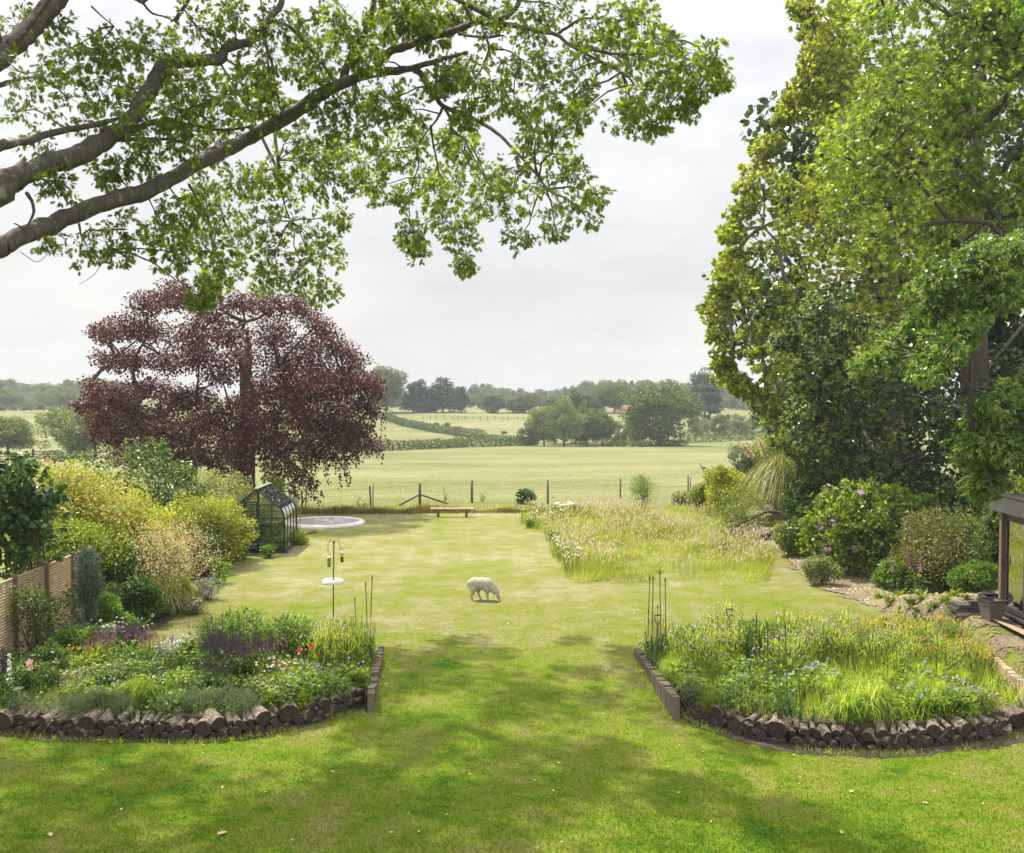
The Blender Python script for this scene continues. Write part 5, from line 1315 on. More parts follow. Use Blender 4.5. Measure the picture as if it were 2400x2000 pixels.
def fleece():
    t = NT('fleece'); v = t.obj((1, 1, .45)); a = t.noise(26, 3, .6, v); z = t.n('SeparateXYZ', Vector=t.obj()).outputs[2]
    c = t.ramp(a, [(.3, (.36, .32, .25)), (.65, (.58, .54, .45))])
    pr = t.n('BsdfPrincipled', Roughness=.95); t.t.links.new(c, pr.inputs['Base Color']); b = t.n('Bump', Strength=1, Distance=.06, Height=a); t.t.links.new(b.outputs[0], pr.inputs['Normal'])
    return t.out(pr.outputs[0])
def sheep():
    b = gp(1140, 1407); s = .86
    r = thing('sheep', 'cream white sheep grazing head down in the middle of the lawn', 'sheep', b + [-.36, 0, 0], -.16); r.scale = (s, s, s)
    nd = [(.0, 0, .58, .20, .22), (.22, 0, .58, .22, .25), (.46, 0, .56, .20, .235), (.62, -.02, .47, .155, .19), (.75, -.05, .33, .115, .14), (.84, -.07, .20, .085, .09), (.875, -.085, .075, .05, .052), (-.13, 0, .55, .15, .17)]
    ed = [(0, 1), (1, 2), (2, 3), (3, 4), (4, 5), (5, 6), (0, 7)]
    def leg(a, pts):
        j = a
        for p in pts: nd.append(p); ed.append((j, len(nd) - 1)); j = len(nd) - 1
    leg(0, [(-.02, -.12, .42, .13), (-.01, -.13, .30, .085), (-.08, -.13, .19, .052), (-.065, -.13, .07, .042), (-.05, -.13, .012, .046)])
    leg(0, [(.06, .12, .42, .13), (.12, .13, .30, .085), (.12, .13, .19, .052), (.18, .13, .07, .042), (.21, .13, .012, .046)])
    leg(2, [(.47, -.11, .38, .11), (.48, -.12, .22, .058), (.49, -.12, .08, .044), (.52, -.12, .012, .048)])
    leg(2, [(.44, .11, .38, .11), (.42, .12, .22, .058), (.44, .12, .08, .044), (.46, .12, .012, .048)])
    mbd = bpy.data.metaballs.new('sheep_form'); mo = bpy.data.objects.new('sheep_form', mbd); COL.objects.link(mo); mbd.resolution = .022; mbd.render_resolution = .022; mbd.threshold = .6
    for i_, j_ in ed:
        A_, B_ = np.array((nd[i_] + (nd[i_][3],))[:5]), np.array((nd[j_] + (nd[j_][3],))[:5]); ln = np.linalg.norm(A_[:3] - B_[:3]); k_ = max(2, int(ln / (.55 * min(A_[3], B_[3]))) + 1)
        for t_ in np.linspace(0, 1, k_):
            q = A_ + (B_ - A_) * t_; el = mbd.elements.new(type='BALL'); el.co = q[:3]; el.radius = float((q[3] + q[4]) / 2 * (1.36 if q[3] > .1 else 1.12)); el.stiffness = 2
    dg = bpy.context.evaluated_depsgraph_get(); new = bpy.data.meshes.new_from_object(mo.evaluated_get(dg)); bpy.data.objects.remove(mo)
    for p in new.polygons: p.use_smooth = True
    new.materials.clear(); new.materials.append(fleece()); new.name = 'body'; bo_ = bpy.data.objects.new('body', new); COL.objects.link(bo_); bo_.parent = r
    pk = plain('pale_skin', (.66, .55, .45), .8, .1)
    for y in (-1, 1): part('ear', pk, r, lambda m: leaves(m, 'oval', [(.80, -.06 + y * .06, .25)], np.array([[-.25, y * 1.0, -.25]]), np.array([[0.3, 0, 1.0]]), .15))
    for y in (-1, 1): part('eye', M['black'], r, lambda m: lathe(m, [(0, -.012), (.012, 0), (0, .012)], (.905, -.075 + y * .075, .17), 8))
    part('nose', M['black'], r, lambda m: lathe(m, [(0, -.02), (.026, -.01), (.02, .012), (0, .016)], (.92, -.09, .045), 10), True)
sheep()

def geese():
    t = NT('goose'); o = t.obj(); sp = t.n('SeparateXYZ', Vector=o); x, z = sp.outputs[0], sp.outputs[2]
    c = t.ramp(z, [(.60, (.17, .13, .10)), (.64, (.02, .02, .02))]); c = t.mix(t.ramp(x, [(.55, (0, 0, 0)), (.62, (1, 1, 1))]), c, c)
    br = t.math('MULTIPLY', t.math('GREATER_THAN', x, .17), t.math('LESS_THAN', z, .5)); c = t.mix(br, c, (.62, .58, .50))
    pr = t.n('BsdfPrincipled', Roughness=.7); t.t.links.new(c, pr.inputs['Base Color']); mat = t.out(pr.outputs[0])
    root = thing('goose', None, 'goose')
    nd = [(0, 0, .42, .13, .15), (.18, 0, .46, .10, .12), (.26, 0, .58, .05), (.27, 0, .72, .035), (.28, 0, .86, .035), (.34, 0, .88, .032), (.41, 0, .86, .012), (-.2, 0, .40, .08, .09), (-.36, 0, .38, .025)]
    ed = [(0, 1), (1, 2), (2, 3), (3, 4), (4, 5), (5, 6), (0, 7), (7, 8)]
    skinned('body', nd, ed, mat, root, 1)
    for y in (-.06, .06): part('leg', M['black'], root, lambda m: tube(m, [(0, y, .34), (.01, y, .0), (.08, y, .0)], .014, 5))
    part('beak', M['black'], root, lambda m: tube(m, [(.40, 0, .865), (.46, 0, .85)], [.02, .008], 6))
    for (px, py, rz, s, lab) in [(1648, 1107, math.pi + .2, 1.0, 'tallest goose with neck upright, left end of the group in the field'), (1674, 1107, math.pi - .1, .75, 'goose second from left in the field group'), (1690, 1104, .3, .72, 'goose third from left in the field group'), (1711, 1106, math.pi, .75, 'goose at the right end of the field group, by the golden shrub')]:
        place(root, gp(px, py), rz, s, lab, 'geese on the field')
geese()

# ---------------------------------------------------------------- logs and timber edging of the beds
BARKL = bark_mat('log_bark', (.04, .03, .022), (.24, .185, .135), (.42, .35, .28), 5, .55)
def cut_mat():
    t = NT('log_end'); o = t.obj(); sp = t.n('SeparateXYZ', Vector=o); d = t.n('VectorMath', _operation='LENGTH', i0=t.n('CombineXYZ', X=sp.outputs[0], Y=0.0, Z=sp.outputs[2]).outputs[0]).outputs['Value']
    w = t.math('SINE', t.math('MULTIPLY', d, 38.0)); nz = t.noise(3, 4, .6, o)
    c = t.ramp(t.math('ADD', t.math('MULTIPLY', w, .12), nz), [(.3, (.014, .010, .008)), (.55, (.045, .032, .023)), (.75, (.10, .07, .05))])  # ends darkened: wet wood, plus shade of the front faces painted in
    pr = t.n('BsdfPrincipled', Roughness=.9); t.t.links.new(c, pr.inputs['Base Color']); return t.out(pr.outputs[0])
CUT = cut_mat()
def log_mesh(seed, split=False):
    r_ = np.random.default_rng(seed); s = 16; an = np.arange(s) * 2 * math.pi / s; rr = 1 + .06 * np.sin(an * 2 + r_.uniform(0, 6)) + .04 * np.sin(an * 3 + r_.uniform(0, 6)) + r_.normal(0, .025, s)
    x, z = rr * np.cos(an), rr * np.sin(an)
    if split: z = np.maximum(z, -.15 + .05 * r_.normal(0, 1, s)); z -= .3
    m = MB(); ks = [0, .06, .5, .95, 1]; v = []
    for k in ks:
        q = (.97 if k in (0, 1) else 1) * (1 + .02 * r_.normal(0, 1, s)); v.append(np.stack([x * q, np.full(s, k) + .02 * r_.normal(0, 1, s) * (k in (0, 1)) * .3, z * q], -1))
    i, j = np.meshgrid(np.arange(len(ks) - 1), np.arange(s), indexing='ij'); jj = (j + 1) % s
    m.add(np.concatenate(v), np.stack([i * s + j, i * s + jj, (i + 1) * s + jj, (i + 1) * s + j], -1).reshape(-1, 4)[:, ::-1], 0)
    m.f += [np.arange(s)[None], (np.arange(s) + (len(ks) - 1) * s)[None, ::-1]]; m.m += [np.ones(1), np.ones(1)]
    return m
def logs():
    protos = []
    for k in range(8):
        o = log_mesh(40 + k, k >= 6).build('firewood_log', [BARKL, CUT]); o['category'] = 'log'; protos.append(o)
    for front, wall in ((LFRONT, 'left'), (RFRONT, 'right')):
        q = smooth_path(front, 8); d = np.r_[0, np.cumsum(np.linalg.norm(np.diff(q[:, :2], axis=0), axis=1))]; tot = d[-1]; C = []; fails = 0
        while fails < 40 and len(C) < 290:
            r = float(np.clip(np.exp(N(math.log(.066), .55)), .026, .19)); best = None
            for s in U(0, tot, 24):
                z = r
                for (s2, z2, r2) in C:
                    a = abs(s - s2)
                    if a < r + r2: z = max(z, z2 + math.sqrt((r + r2) ** 2 - a * a) * .97)
                if best is None or z < best[1]: best = (s, z)
            if best[1] + r * .4 > .40: fails += 1; continue
            C.append((best[0], best[1], r))
        for s, z, r in C:
            p = np.array([np.interp(s, d, q[:, k]) for k in range(3)]); p2 = np.array([np.interp(min(s + .1, tot), d, q[:, k]) for k in range(3)]); p1 = np.array([np.interp(max(s - .1, 0), d, q[:, k]) for k in range(3)])
            tn = unit(p2 - p1); nrm = np.array([-tn[1], tn[0], 0]); ln = U(.30, .48)
            k = rng.integers(6) if U() < .8 or r < .05 else 6 + rng.integers(2)
            size = 'thick round' if r > .1 else 'middling round' if r > .055 else 'thin'
            row = 'lying on top' if z > .27 else 'low down' if z < .13 else 'mid-height'
            fr = s / tot; third = 'left end' if fr < .33 else 'right end' if fr > .67 else 'middle'
            lab = f"{'split' if k >= 6 else size} firewood log {row} at the {third} of the {wall} bed's edging"
            o = place(protos[k], p + nrm * U(-.03, .06) + [0, 0, z - .02], math.atan2(nrm[1], nrm[0]) - math.pi / 2 + N(0, .25), (r, ln, r), lab, f'firewood logs edging the {wall} bed')
            o.rotation_euler.y = U(0, 6.28) if k < 6 else U(-.3, .3); o.rotation_euler.x = U(.08, .34) if z > .24 else N(0, .06)
            o.rotation_mode = 'YXZ'
logs()

def timber_row(a, b, n, w, d, hts, mat, label, group, seed=0, out=0):
    o0 = MB(); box(o0, (0, 0, -.5), (w, d, 1.0)); pr = o0.build('timber_post', mat); bevel_mesh(pr, .006, 1); pr['category'] = 'timber edging'
    a, b = np.asarray(a), np.asarray(b); ang = math.atan2(b[1] - a[1], b[0] - a[0])
    for k in range(n):
        p = a + (b - a) * (k + .5) / n; h = hts(k / n); lab = label('nearest the camera' if k > n * .66 else 'at the far end' if k < n * .33 else 'in the middle')
        place(pr, p + [U(-.012, .012), 0, h + U(-.03, .03)], ang + U(-.04, .04), 1, lab, group)
M['sleeper'] = plain('sleeper_wood', (.15, .118, .085), .85, .3, 7, stretch=(8, 8, 1.2), bump=.4); M['pinktimber'] = plain('new_timber', (.45, .32, .24), .8, .25, 6, stretch=(8, 8, 1), bump=.3)
step = lambda v: (lambda t: v[min(int(t * len(v)), len(v) - 1)])
timber_row(REDGE[0], REDGE[1], 30, .115, .145, step([.17, .12, .16, .2]), M['sleeper'], lambda w: f"upright brown timber post {w} of the right bed's left edging", "timber posts on the right bed's left edge")
timber_row(LEDGE[1], LEDGE[0], 26, .115, .145, step([.16, .11, .15, .09, .14]), M['sleeper'], lambda w: f"upright brown timber post {w} of the left bed's right edging", "timber posts on the left bed's right edge")
timber_row(gz(2318, 1552, .15), gz(2440, 1668, .15), 16, .2, .14, step([.22, .26, .3]), M['pinktimber'], lambda w: f"pinkish new timber post {w} of the right bed's right edging", "timber posts on the right bed's right edge")
def plank(name, a, b, h, w, mat, label, cat='timber edging', group=None):
    a, b = np.asarray(a), np.asarray(b); c = (a + b) / 2; o = MB(); ln = np.linalg.norm((b - a)[:2]); box(o, (0, 0, 0), (ln, w, h)); ob = o.build(name, mat); bevel_mesh(ob, .006, 1); ob.location = c; ob.rotation_euler = (0, 0, math.atan2(b[1] - a[1], b[0] - a[0])); return tag(ob, label, cat, group)
plank('timber_edging', gz(190, 1540, .06), gz(495, 1529, .06), .18, .06, M['dark_wood'], 'long dark board edging the back of the left bed')
plank('timber_edging', gp(1745, 1272) + [0, 0, .1], gp(1826, 1262) + [0, 0, .1], .26, .08, M['dark_wood'], 'dark board edging the mulched corner under the bare branches')
plank('timber_edging', gp(2140, 1461) + [0, 0, .03], gp(2232, 1455) + [0, 0, .03], .06, .1, M['dark_wood'], 'low timber strip along the front of the leafy ground cover')
for a, b, lab in (((1302, 1186), (1310, 1184), 'short white board at the left of the debris by the fence'), ((1312, 1189), (1345, 1187), 'white board lying flat in the grass by the fence'), ((1334, 1183), (1344, 1187), 'white board propped at the right of the debris')):
    plank('white_board', gp(*a) + [0, 0, .1], gp(*b) + [0, 0, .1], .08, .2, M['white'], lab, 'board', 'white boards lying by the fence')

def fork(px, top, base, w, label):
    b = gz(px, base); Y = b[1]; h = P(px, top, Y)[2]; r = thing('garden_fork', label, 'garden fork', b, .1)
    wd = plain('ash_handle', (.13, .085, .055), .6, .2); y0 = h - .22
    part('shaft', wd, r, lambda m: tube(m, [(-.03, 0, .1), (-.01, 0, y0 * .6), (0, 0, y0)], .019, 8), True)
    for s in (-1, 1): part('yoke', wd, r, lambda m: tube(m, smooth_path([(0, 0, y0 - .03), (s * .03, 0, y0 + .03), (s * w * .45, 0, h - .1), (s * w * .5, 0, h - .01)], 4), .013, 8), True)
    part('grip', wd, r, lambda m: tube(m, [(-w * .55, 0, h), (0, 0, h), (w * .55, 0, h)], .02, 8), True)
    part('socket', M['black'], r, lambda m: tube(m, [(-.03, 0, .02), (-.03, 0, .3)], .022, 8))
    for k in range(4): part('tine', M['black'], r, lambda m: tube(m, [(-.03, 0, .05), (-.12 + k * .06, 0, .0), (-.12 + k * .06, 0, -.15)], .008, 5))
fork(1709, 1428, 1535, .15, 'garden fork with a worn D handle standing upright in the right bed')
fork(1541, 1442, 1560, .14, 'second fork handle half hidden by strap leaves at the left of the right bed')

# ---------------------------------------------------------------- garden room and what stands beside it
def garden_room():
    X, y1, z0 = 11.96, 27.95, .8; D = 6.0; zf = .93; zt = 3.36
    r = thing('garden_room', 'dark flat-roofed garden room with glazed sliding doors at the right edge', 'garden room', (X, y1, z0)); z = lambda a: a - z0
    wall = plain('dark_cladding', (.05, .047, .044), .7, .2, 5, stretch=(8, .6, 8)); grey = plain('fascia_grey', (.085, .083, .08), .6, .22, 3)
    part('wall', wall, r, lambda m: [box(m, (2.1, -.05, z(2.2)), (4, .1, 2.4)), box(m, (4.1, -D / 2, z(2.2)), (.1, D, 2.4)), box(m, (2.1, -D, z(2.2)), (4, .1, 2.4)), box(m, (2.1, -D / 2, z(.84)), (4.1, D, .16))])
    part('corner_post', plain('corner_timber', (.20, .135, .095), .8, .35, 7, stretch=(9, 9, .8), bump=.3), r, lambda m: box(m, (-.04, -.10, z((zf + zt) / 2)), (.13, .15, zt - zf + .05)), bev=.01)
    part('floor', plain('floor_boards', (.30, .22, .15), .5), r, lambda m: box(m, (2.1, -D / 2, z(zf - .01)), (3.9, D - .2, .02)))
    part('inner_wall', plain('inner_wall', (.45, .44, .41), .8), r, lambda m: box(m, (3.95, -D / 2, z(2.15)), (.08, D - .25, 2.35)))
    part('fascia', grey, r, lambda m: [box(m, (-.17, -D / 2 + .1, z(3.55)), (.05, D + .6, .39)), box(m, (2, .38, z(3.55)), (4.3, .05, .385)), box(m, (2.0, -D / 2 + .1, z(3.37)), (4.3, D + .5, .03))], bev=.004)
    part('roof', plain('roof_membrane', (.03, .03, .032), .7), r, lambda m: [box(m, (2.05, -D / 2 + .1, z(3.70)), (4.35, D + .5, .05)), box(m, (-.17, -D / 2 + .1, z(3.76)), (.07, D + .62, .035))])
    part('roof_vent', M['black'], r, lambda m: lathe(m, [(.08, z(3.72)), (.08, z(4.0)), (.13, z(4.0)), (.1, z(4.08)), (0, z(4.1))], (.7, -.7, 0), 12))
    part('threshold', M['anthracite'], r, lambda m: box(m, (-.03, -D / 2, z(zf - .02)), (.14, D - .2, .06)))
    part('lintel', M['anthracite'], r, lambda m: box(m, (.02, -D / 2, z(zt - .05)), (.1, D - .3, .1)))
    y = -.22
    for k in range(5):
        w = 1.08; a, b = y, y - w; yy = (a + b) / 2; xo = .0 if k % 2 == 0 else .06
        d = part('door', M['anthracite'], r, lambda m: [box(m, (xo, a - .04, z((zf + zt) / 2)), (.055, .08, zt - zf - .12)), box(m, (xo, b + .04, z((zf + zt) / 2)), (.055, .08, zt - zf - .12)), box(m, (xo, yy, z(zf + .11)), (.053, w - .16, .12)), box(m, (xo, yy, z(zt - .15)), (.053, w - .16, .1))])
        part('pane', M['doorglass'], d, lambda m: box(m, (xo, yy, z((zf + zt) / 2)), (.012, w - .14, zt - zf - .3)))
        if k < 2: part('handle', M['black'], d, lambda m: tube(m, smooth_path([(xo - .03, a - .04, z(2.05)), (xo - .09, a - .04, z(2.07)), (xo - .09, a - .04, z(2.28)), (xo - .03, a - .04, z(2.3))], 3), .012, 6))
        y -= w
    q = MB(); box(q, (0, 0, 0), (.5, 4.0, .035), tilt=(.30, 'Y')); ob = q.build('ramp_board', M['pinktimber']); ob.location = (X - .30, y1 - 2.05, z0 + .0); ob.rotation_euler = (0, 0, 0); tag(ob, 'pinkish timber board sloping from the door threshold to the ground', 'board')
garden_room()

def by_room():
    dk = plain('dark_block', (.075, .07, .068), .8, .3, 9); pale = plain('pale_block', (.36, .31, .27), .8, .25, 9)
    o = MB(); box(o, (0, 0, 0), (.30, .15, .086)); pr = o.build('paving_block', dk); bevel_mesh(pr, .006, 1); pr['category'] = 'block'
    b = gp(2252, 1453); rows = ['bottom', 'second', 'third', 'fourth', 'top']
    for k in range(5):
        for j in range(3 if k < 4 else 1):
            for i in range(3 if k < 3 else 2):
                if k == 4 and i: continue
                x = i * .31 + (.06 if k % 2 else 0) + (.35 if k == 4 else 0); y = j * .165
                ob = place(pr, b + [x + U(-.01, .01), y + U(-.01, .01),   .045 + k * .094], U(-.05, .05), 1, f"dark paving block in the {rows[k]} course of the stack beside the planter", 'stacked paving blocks by the garden room')
                if (k, j, i) in ((1, 0, 0), (1, 0, 1)):
                    ob.data = ob.data.copy(); ob.data.materials.clear(); ob.data.materials.append(pale); ob['label'] = 'pale grey paving block in the front of the dark stack'
    g = gp(2324, 1457); r = thing('planter', 'square tapered wooden planter standing empty beside the garden room post', 'planter', g, .25)
    wd = plain('planter_wood', (.17, .14, .12), .8, .3, 4, stretch=(1, 1, 9), bump=.3)
    def body(m):
        for s in range(4):
            a = s * math.pi / 2; c, sn = math.cos(a), math.sin(a); R = lambda x, y, z: (x * c - y * sn, x * sn + y * c, z)
            m.add([R(-.15, -.15, 0), R(.15, -.15, 0), R(.235, -.235, .5), R(-.235, -.235, .5), R(-.13, -.13, .02), R(.13, -.13, .02), R(.205, -.205, .5), R(-.205, -.205, .5)], [(0, 1, 2, 3), (5, 4, 7, 6), (3, 2, 6, 7)])
    part('body', wd, r, body)
    part('rim', M['anthracite'], r, lambda m: [box(m, (s * .235, 0, .51), (.04, .51, .03)) for s in (-1, 1)] + [box(m, (0, s * .235, .51), (.43, .04, .03)) for s in (-1, 1)])
    part('soil', M['soil'], r, lambda m: box(m, (0, 0, .36), (.36, .36, .02)))
    p = gp(2342, 1438); q = MB(); lathe(q, [(0, 0), (.16, 0), (.22, .42), (.24, .42), (.24, .48), (.21, .48), (.15, .06), (0, .06)], sides=20); ob = q.build('plastic_pot', M['black'], None, True); ob.location = p + [-.06, .25, 0]; tag(ob, 'black round plastic pot behind the wooden planter', 'pot')
    q = MB(); lathe(q, [(0, 0), (.24, .0), (.27, .03), (.26, .05), (.2, .03), (0, .02)], sides=24); ob = q.build('pot_saucer', plain('grey_saucer', (.30, .29, .27), .6), None, True); ob.location = gp(2310, 1440) + [0, .25, .36]; ob.rotation_euler = (1.1, .5, 0); ob.scale = (.5, .5, .5); tag(ob, 'pale round saucer leaning on the pots', 'saucer')
by_room()

# ---------------------------------------------------------------- wood heap in the far right corner
def wood_corner():
    b = gp(1845, 1218); Y = b[1]; g = 'cut wood in the mulched corner'
    r = thing('tree_stump', 'tall sawn stump standing in front of the pampas grass', 'stump', b, group=g); ht = P(1845, 1182, Y)[2] - b[2]; w = 21 * Y / F
    part('trunk', BARKL, r, lambda m: tube(m, [(0, 0, -.2), (0, 0, .05), (.02, 0, ht * .5), (0, 0, ht)], [w * 1.3, w * 1.1, w * .95, w], 14, cap=False, jit=.03), True)
    part('sawn_top', plain('sawn_wood', (.33, .26, .20), .85, .2, 10), r, lambda m: lathe(m, [(0, ht + .012), (w * .97, ht)], sides=14))
    for px, py, r0, ln, az, el, lab in [(1822, 1205, .14, .7, 2.6, .35, 'split trunk piece leaning on the left of the sawn stump'), (1838, 1232, .17, .5, 1.2, .9, 'gnarled root stump in front of the sawn stump'), (1812, 1236, .09, .9, 3.0, .12, 'bent root lying on the mulch'), (1855, 1238, .10, .7, .2, .1, 'short thick root lying right of the gnarled stump'), (1808, 1222, .12, .35, 2.0, .3, 'grey chunk of wood left of the stump')]:
        c = gp(px, py); o = MB(); d = np.array([math.cos(az) * math.cos(el), math.sin(az) * math.cos(el), math.sin(el)]); tube(o, [d * 0, d * ln * .5 + [0, 0, .05], d * ln], np.array([r0 * 1.2, r0, r0 * .75]), 10, jit=.1); ob = o.build('cut_wood', BARKL, None, True); ob.location = c + [0, 0, r0 * .7]; tag(ob, lab, 'wood', g)
    M['greyplank'] = plain('grey_plank', (.42, .36, .30), .85, .25, 5, stretch=(8, 8, .8))
    for k in range(14):
        c = gp(1872 + U(-8, 26), 1240 + U(-6, 8)); o = MB(); e = np.array([U(.2, .75), U(0, .5), U(.5, .9)]) * U(.9, 1.5); bar(o, (0, 0, 0), e, U(.05, .12)); ob = o.build('timber_offcut', M['greyplank']); ob.location = c; tag(ob, 'pale timber offcut leaning in the heap right of the stump', 'timber', 'timber offcuts heaped by the stump')
    for k in range(10):
        c = gp(1905 + U(-12, 16), 1200 + U(-6, 10)); o = MB(); bar(o, (0, 0, .5 + k * .06), np.array([U(.8, 1.5), U(-.4, .4), .75 + k * .08]), U(.04, .07)); ob = o.build('timber_offcut', M['greyplank']); ob.location = c; tag(ob, 'thin grey timber length stacked under the dark rhododendron', 'timber', 'timber lengths under the rhododendron')
    # half fallen tree with bare arching boughs
    b = gp(1850, 1252); Y = b[1]; r = thing('spreading_tree', 'low spreading tree with bare arching grey boughs and feathery foliage left of the stump', 'tree', b)
    wd, lf = MB(), MB(); ends = []
    for pts, r0 in [([(1850, 1252), (1848, 1225), (1830, 1205), (1800, 1200), (1765, 1212), (1735, 1210), (1700, 1195)], .13), ([(1800, 1200), (1780, 1185), (1765, 1165), (1742, 1148)], .06), ([(1765, 1212), (1740, 1225), (1715, 1222), (1690, 1230)], .05), ([(1830, 1240), (1800, 1252), (1775, 1258), (1750, 1240), (1730, 1232)], .07), ([(1815, 1202), (1800, 1180), (1790, 1160)], .04), ([(1735, 1210), (1715, 1180), (1700, 1160)], .04), ([(1775, 1258), (1755, 1262), (1730, 1250)], .04)]:
        q = smooth_path([P(x, y, Y + (1850 - x) * -.004 + (.6 if y < 1200 else -.4)) - b for x, y in pts], 5); tube(wd, q, np.linspace(r0, r0 * .25, len(q)), 8, jit=.04); ends += list(q[len(q) // 2:])
    bl = [(*(e + N(0, .25, 3)), .5, .5, .2) for e in ends for _ in range(2)]; bl = [x for x in bl if x[0] < -1.0]
    for x, y in ((1680, 1215), (1700, 1205), (1720, 1190), (1745, 1175), (1700, 1240), (1725, 1245), (1760, 1170), (1690, 1180)): bl.append((*(P(x, y, Y - .2) - b), .5, .6, .3))
    crown(lf, bl, 5200, 'lance', .13, shell=.1, droop=.3, up=.9); tw = np.array(ends)
    wd.build('trunk', M['grey_bark'], r, True); lf.build('crown', M['yellowgreen'], r)
wood_corner()
# a few dead leaves on the mown grass
def dead_leaves():
    m = MB(); leaves(m, 'oak', [(0, -.5, 0)], np.array([[0, 1.0, .1]]), np.array([[0, .2, 1.0]]), 1.0); pr = m.build('fallen_leaf', plain('dry_leaf', (.50, .36, .22), .8, .25, 3)); pr['category'] = 'leaf'
    for x, y, s, lab in [(520, 1960, .20, 'large curled tan leaf lying near the bottom left of the lawn'), (232, 1741, .13, 'pale dead leaf just below the left log edging'), (118, 1962, .15, 'greyish dead leaf at the bottom left'), (1995, 1860, .12, 'small pale leaf right of centre on the near lawn'), (2168, 1888, .11, 'small pale leaf at the right of the near lawn'), (521, 1850, .08, 'tiny pinkish leaf in the left shade'), (1972, 1958, .1, 'small pale leaf near the bottom right'), (1776, 1725, .12, 'tan leaf below the right log edging'), (1690, 1372, .14, 'pale leaf at the corner of the long grass'), (2230, 1882, .09, 'tiny orange leaf at the far right of the near lawn'), (780, 1815, .09, 'small brown leaf in the middle of the near lawn')]:
        o = place(pr, gp(x, y) + [0, 0, .03], U(0, 6.28), s, lab, 'dead leaves on the lawn'); o.rotation_euler.x = U(-.3, .3)
dead_leaves()
# ---------------------------------------------------------------- flower beds
lm('bedgreen', ((.05, .10, .012), (.10, .165, .018), (.16, .23, .028), (.25, .30, .055)), trans=.45)
lm('bedgrass', ((.10, .18, .016), (.19, .27, .024), (.29, .36, .045), (.42, .45, .13)), trans=.52, clump=.3, cscale=.7)
lm('meadow', ((.09, .155, .012), (.165, .225, .022), (.245, .275, .05), (.33, .32, .11)), trans=.5, clump=.35, cscale=.45)
lm('seedpink', ((.31, .27, .18), (.37, .31, .24), (.42, .34, .29), (.45, .41, .31)), trans=.4, tcol=(1.1, 1.0, .9), clump=.15)
lm('verge', ((.06, .05, .02), (.12, .10, .03), (.20, .13, .06), (.13, .16, .03)), trans=.25)
lm('bluegreen', ((.035, .075, .03), (.06, .11, .04), (.09, .15, .05)), trans=.35)

def stems(mb, n, rad, h0, h1, spread=.5, w=.005):
    e = []
    for k in range(n):
        a = U(0, 6.28); r = rad * math.sqrt(U(0, 1)); b = np.array([r * math.cos(a), r * math.sin(a), 0]); t = b * (1 + spread) + [N(0, .03), N(0, .03), U(h0, h1)]
        tube(mb, [b, (b + t) / 2 + N(0, .012, 3), t], [w, w * .8, w * .5], 3, cap=False); e.append(t)
    return np.array(e)
def up_leaves(mb, n, rad, z0, z1, kind, size, droop=-.2, out=.6):
    a = U(0, 6.28, n); r = rad * np.sqrt(U(0, 1, n)); p = np.stack([r * np.cos(a), r * np.sin(a), U(z0, z1, n)], -1)
    ax = np.stack([np.cos(a) * out, np.sin(a) * out, np.full(n, -droop)], -1) + N(0, .45, (n, 3)); leaves(mb, kind, p, ax, N(0, .5, (n, 3)) + [0, 0, 1], size * U(.6, 1.2, n))
def proto(name, cat): return thing(name, None, cat)

def mk_spiky(fmat, leaf, h, n, rad, sl=.26):
    r = proto('salvia_plant', 'plant'); st, lf = MB(), MB(); e = stems(st, n, rad, h * .8, h * 1.05)
    st.build('stem', M['stem'], r); up_leaves(lf, 190, rad * 1.2, .02, h * .62, 'oval', .075); lf.build('foliage', M[leaf], r)
    for q in e:
        m = MB(); k = 34; t = U(0, 1, k); a = U(0, 6.28, k); L_ = sl * U(.8, 1.2); p = q + np.stack([np.cos(a) * .010, np.sin(a) * .010, (t - .8) * L_], -1); leaves(m, 'dia', p, np.stack([np.cos(a), np.sin(a), .9 + 0 * a], -1), N(0, 1, (k, 3)), .024 * (1.15 - t * .7)); m.build('flower_spike', M[fmat], r)
    return r
def mk_geranium(fmat, n=9):
    r = proto('geranium_plant', 'plant'); lf, st = MB(), MB(); up_leaves(lf, 330, .30, .03, .42, 'maple', .085, -.3); e = stems(st, n, .26, .40, .62, .25, .004); st.build('stem', M['stem'], r); lf.build('foliage', M['bedgreen'], r)
    for q in e: m = MB(); flower(m, [q], np.array([N(0, .4), -.5 + N(0, .3), .8]), .032, 5); m.build('flower', M[fmat], r)
    return r
def mk_wispy(fmat, h=.85, n=22, fl=9, leaf='bedgrass', fs=.022):
    r = proto('wildflower_plant', 'wildflower'); st, lf, f = MB(), MB(), MB(); e = stems(st, n, .22, h * .6, h * 1.05, .35, .0045); up_leaves(lf, 130, .24, .05, h * .85, 'blade', .17, -.9, .3)
    flower(f, e[:fl], np.array([0, -.4, .8]), fs, 5); st.build('stem', M['stem'], r); lf.build('foliage', M[leaf], r); f.build('bloom', M[fmat], r); return r
def mk_tall(h=1.2):
    r = proto('phlox_plant', 'plant'); st, lf = MB(), MB(); stems(st, 34, .33, h * .85, h * 1.02, .15, .007); st.build('stem', M['stem'], r); up_leaves(lf, 900, .38, .12, h, 'lance', .15, -.35, .8); lf.build('foliage', M['fresh'], r); return r
def mk_fine(mat, h=.35, n=900):
    r = proto('feathery_plant', 'plant'); lf = MB(); crown(lf, [(0, 0, h * .3, .26, .26, h * .7), (.12, .05, h * .3, .16, .16, h * .6)], n, 'blade', .11, shell=.1, droop=-.6); lf.build('foliage', M[mat], r); return r
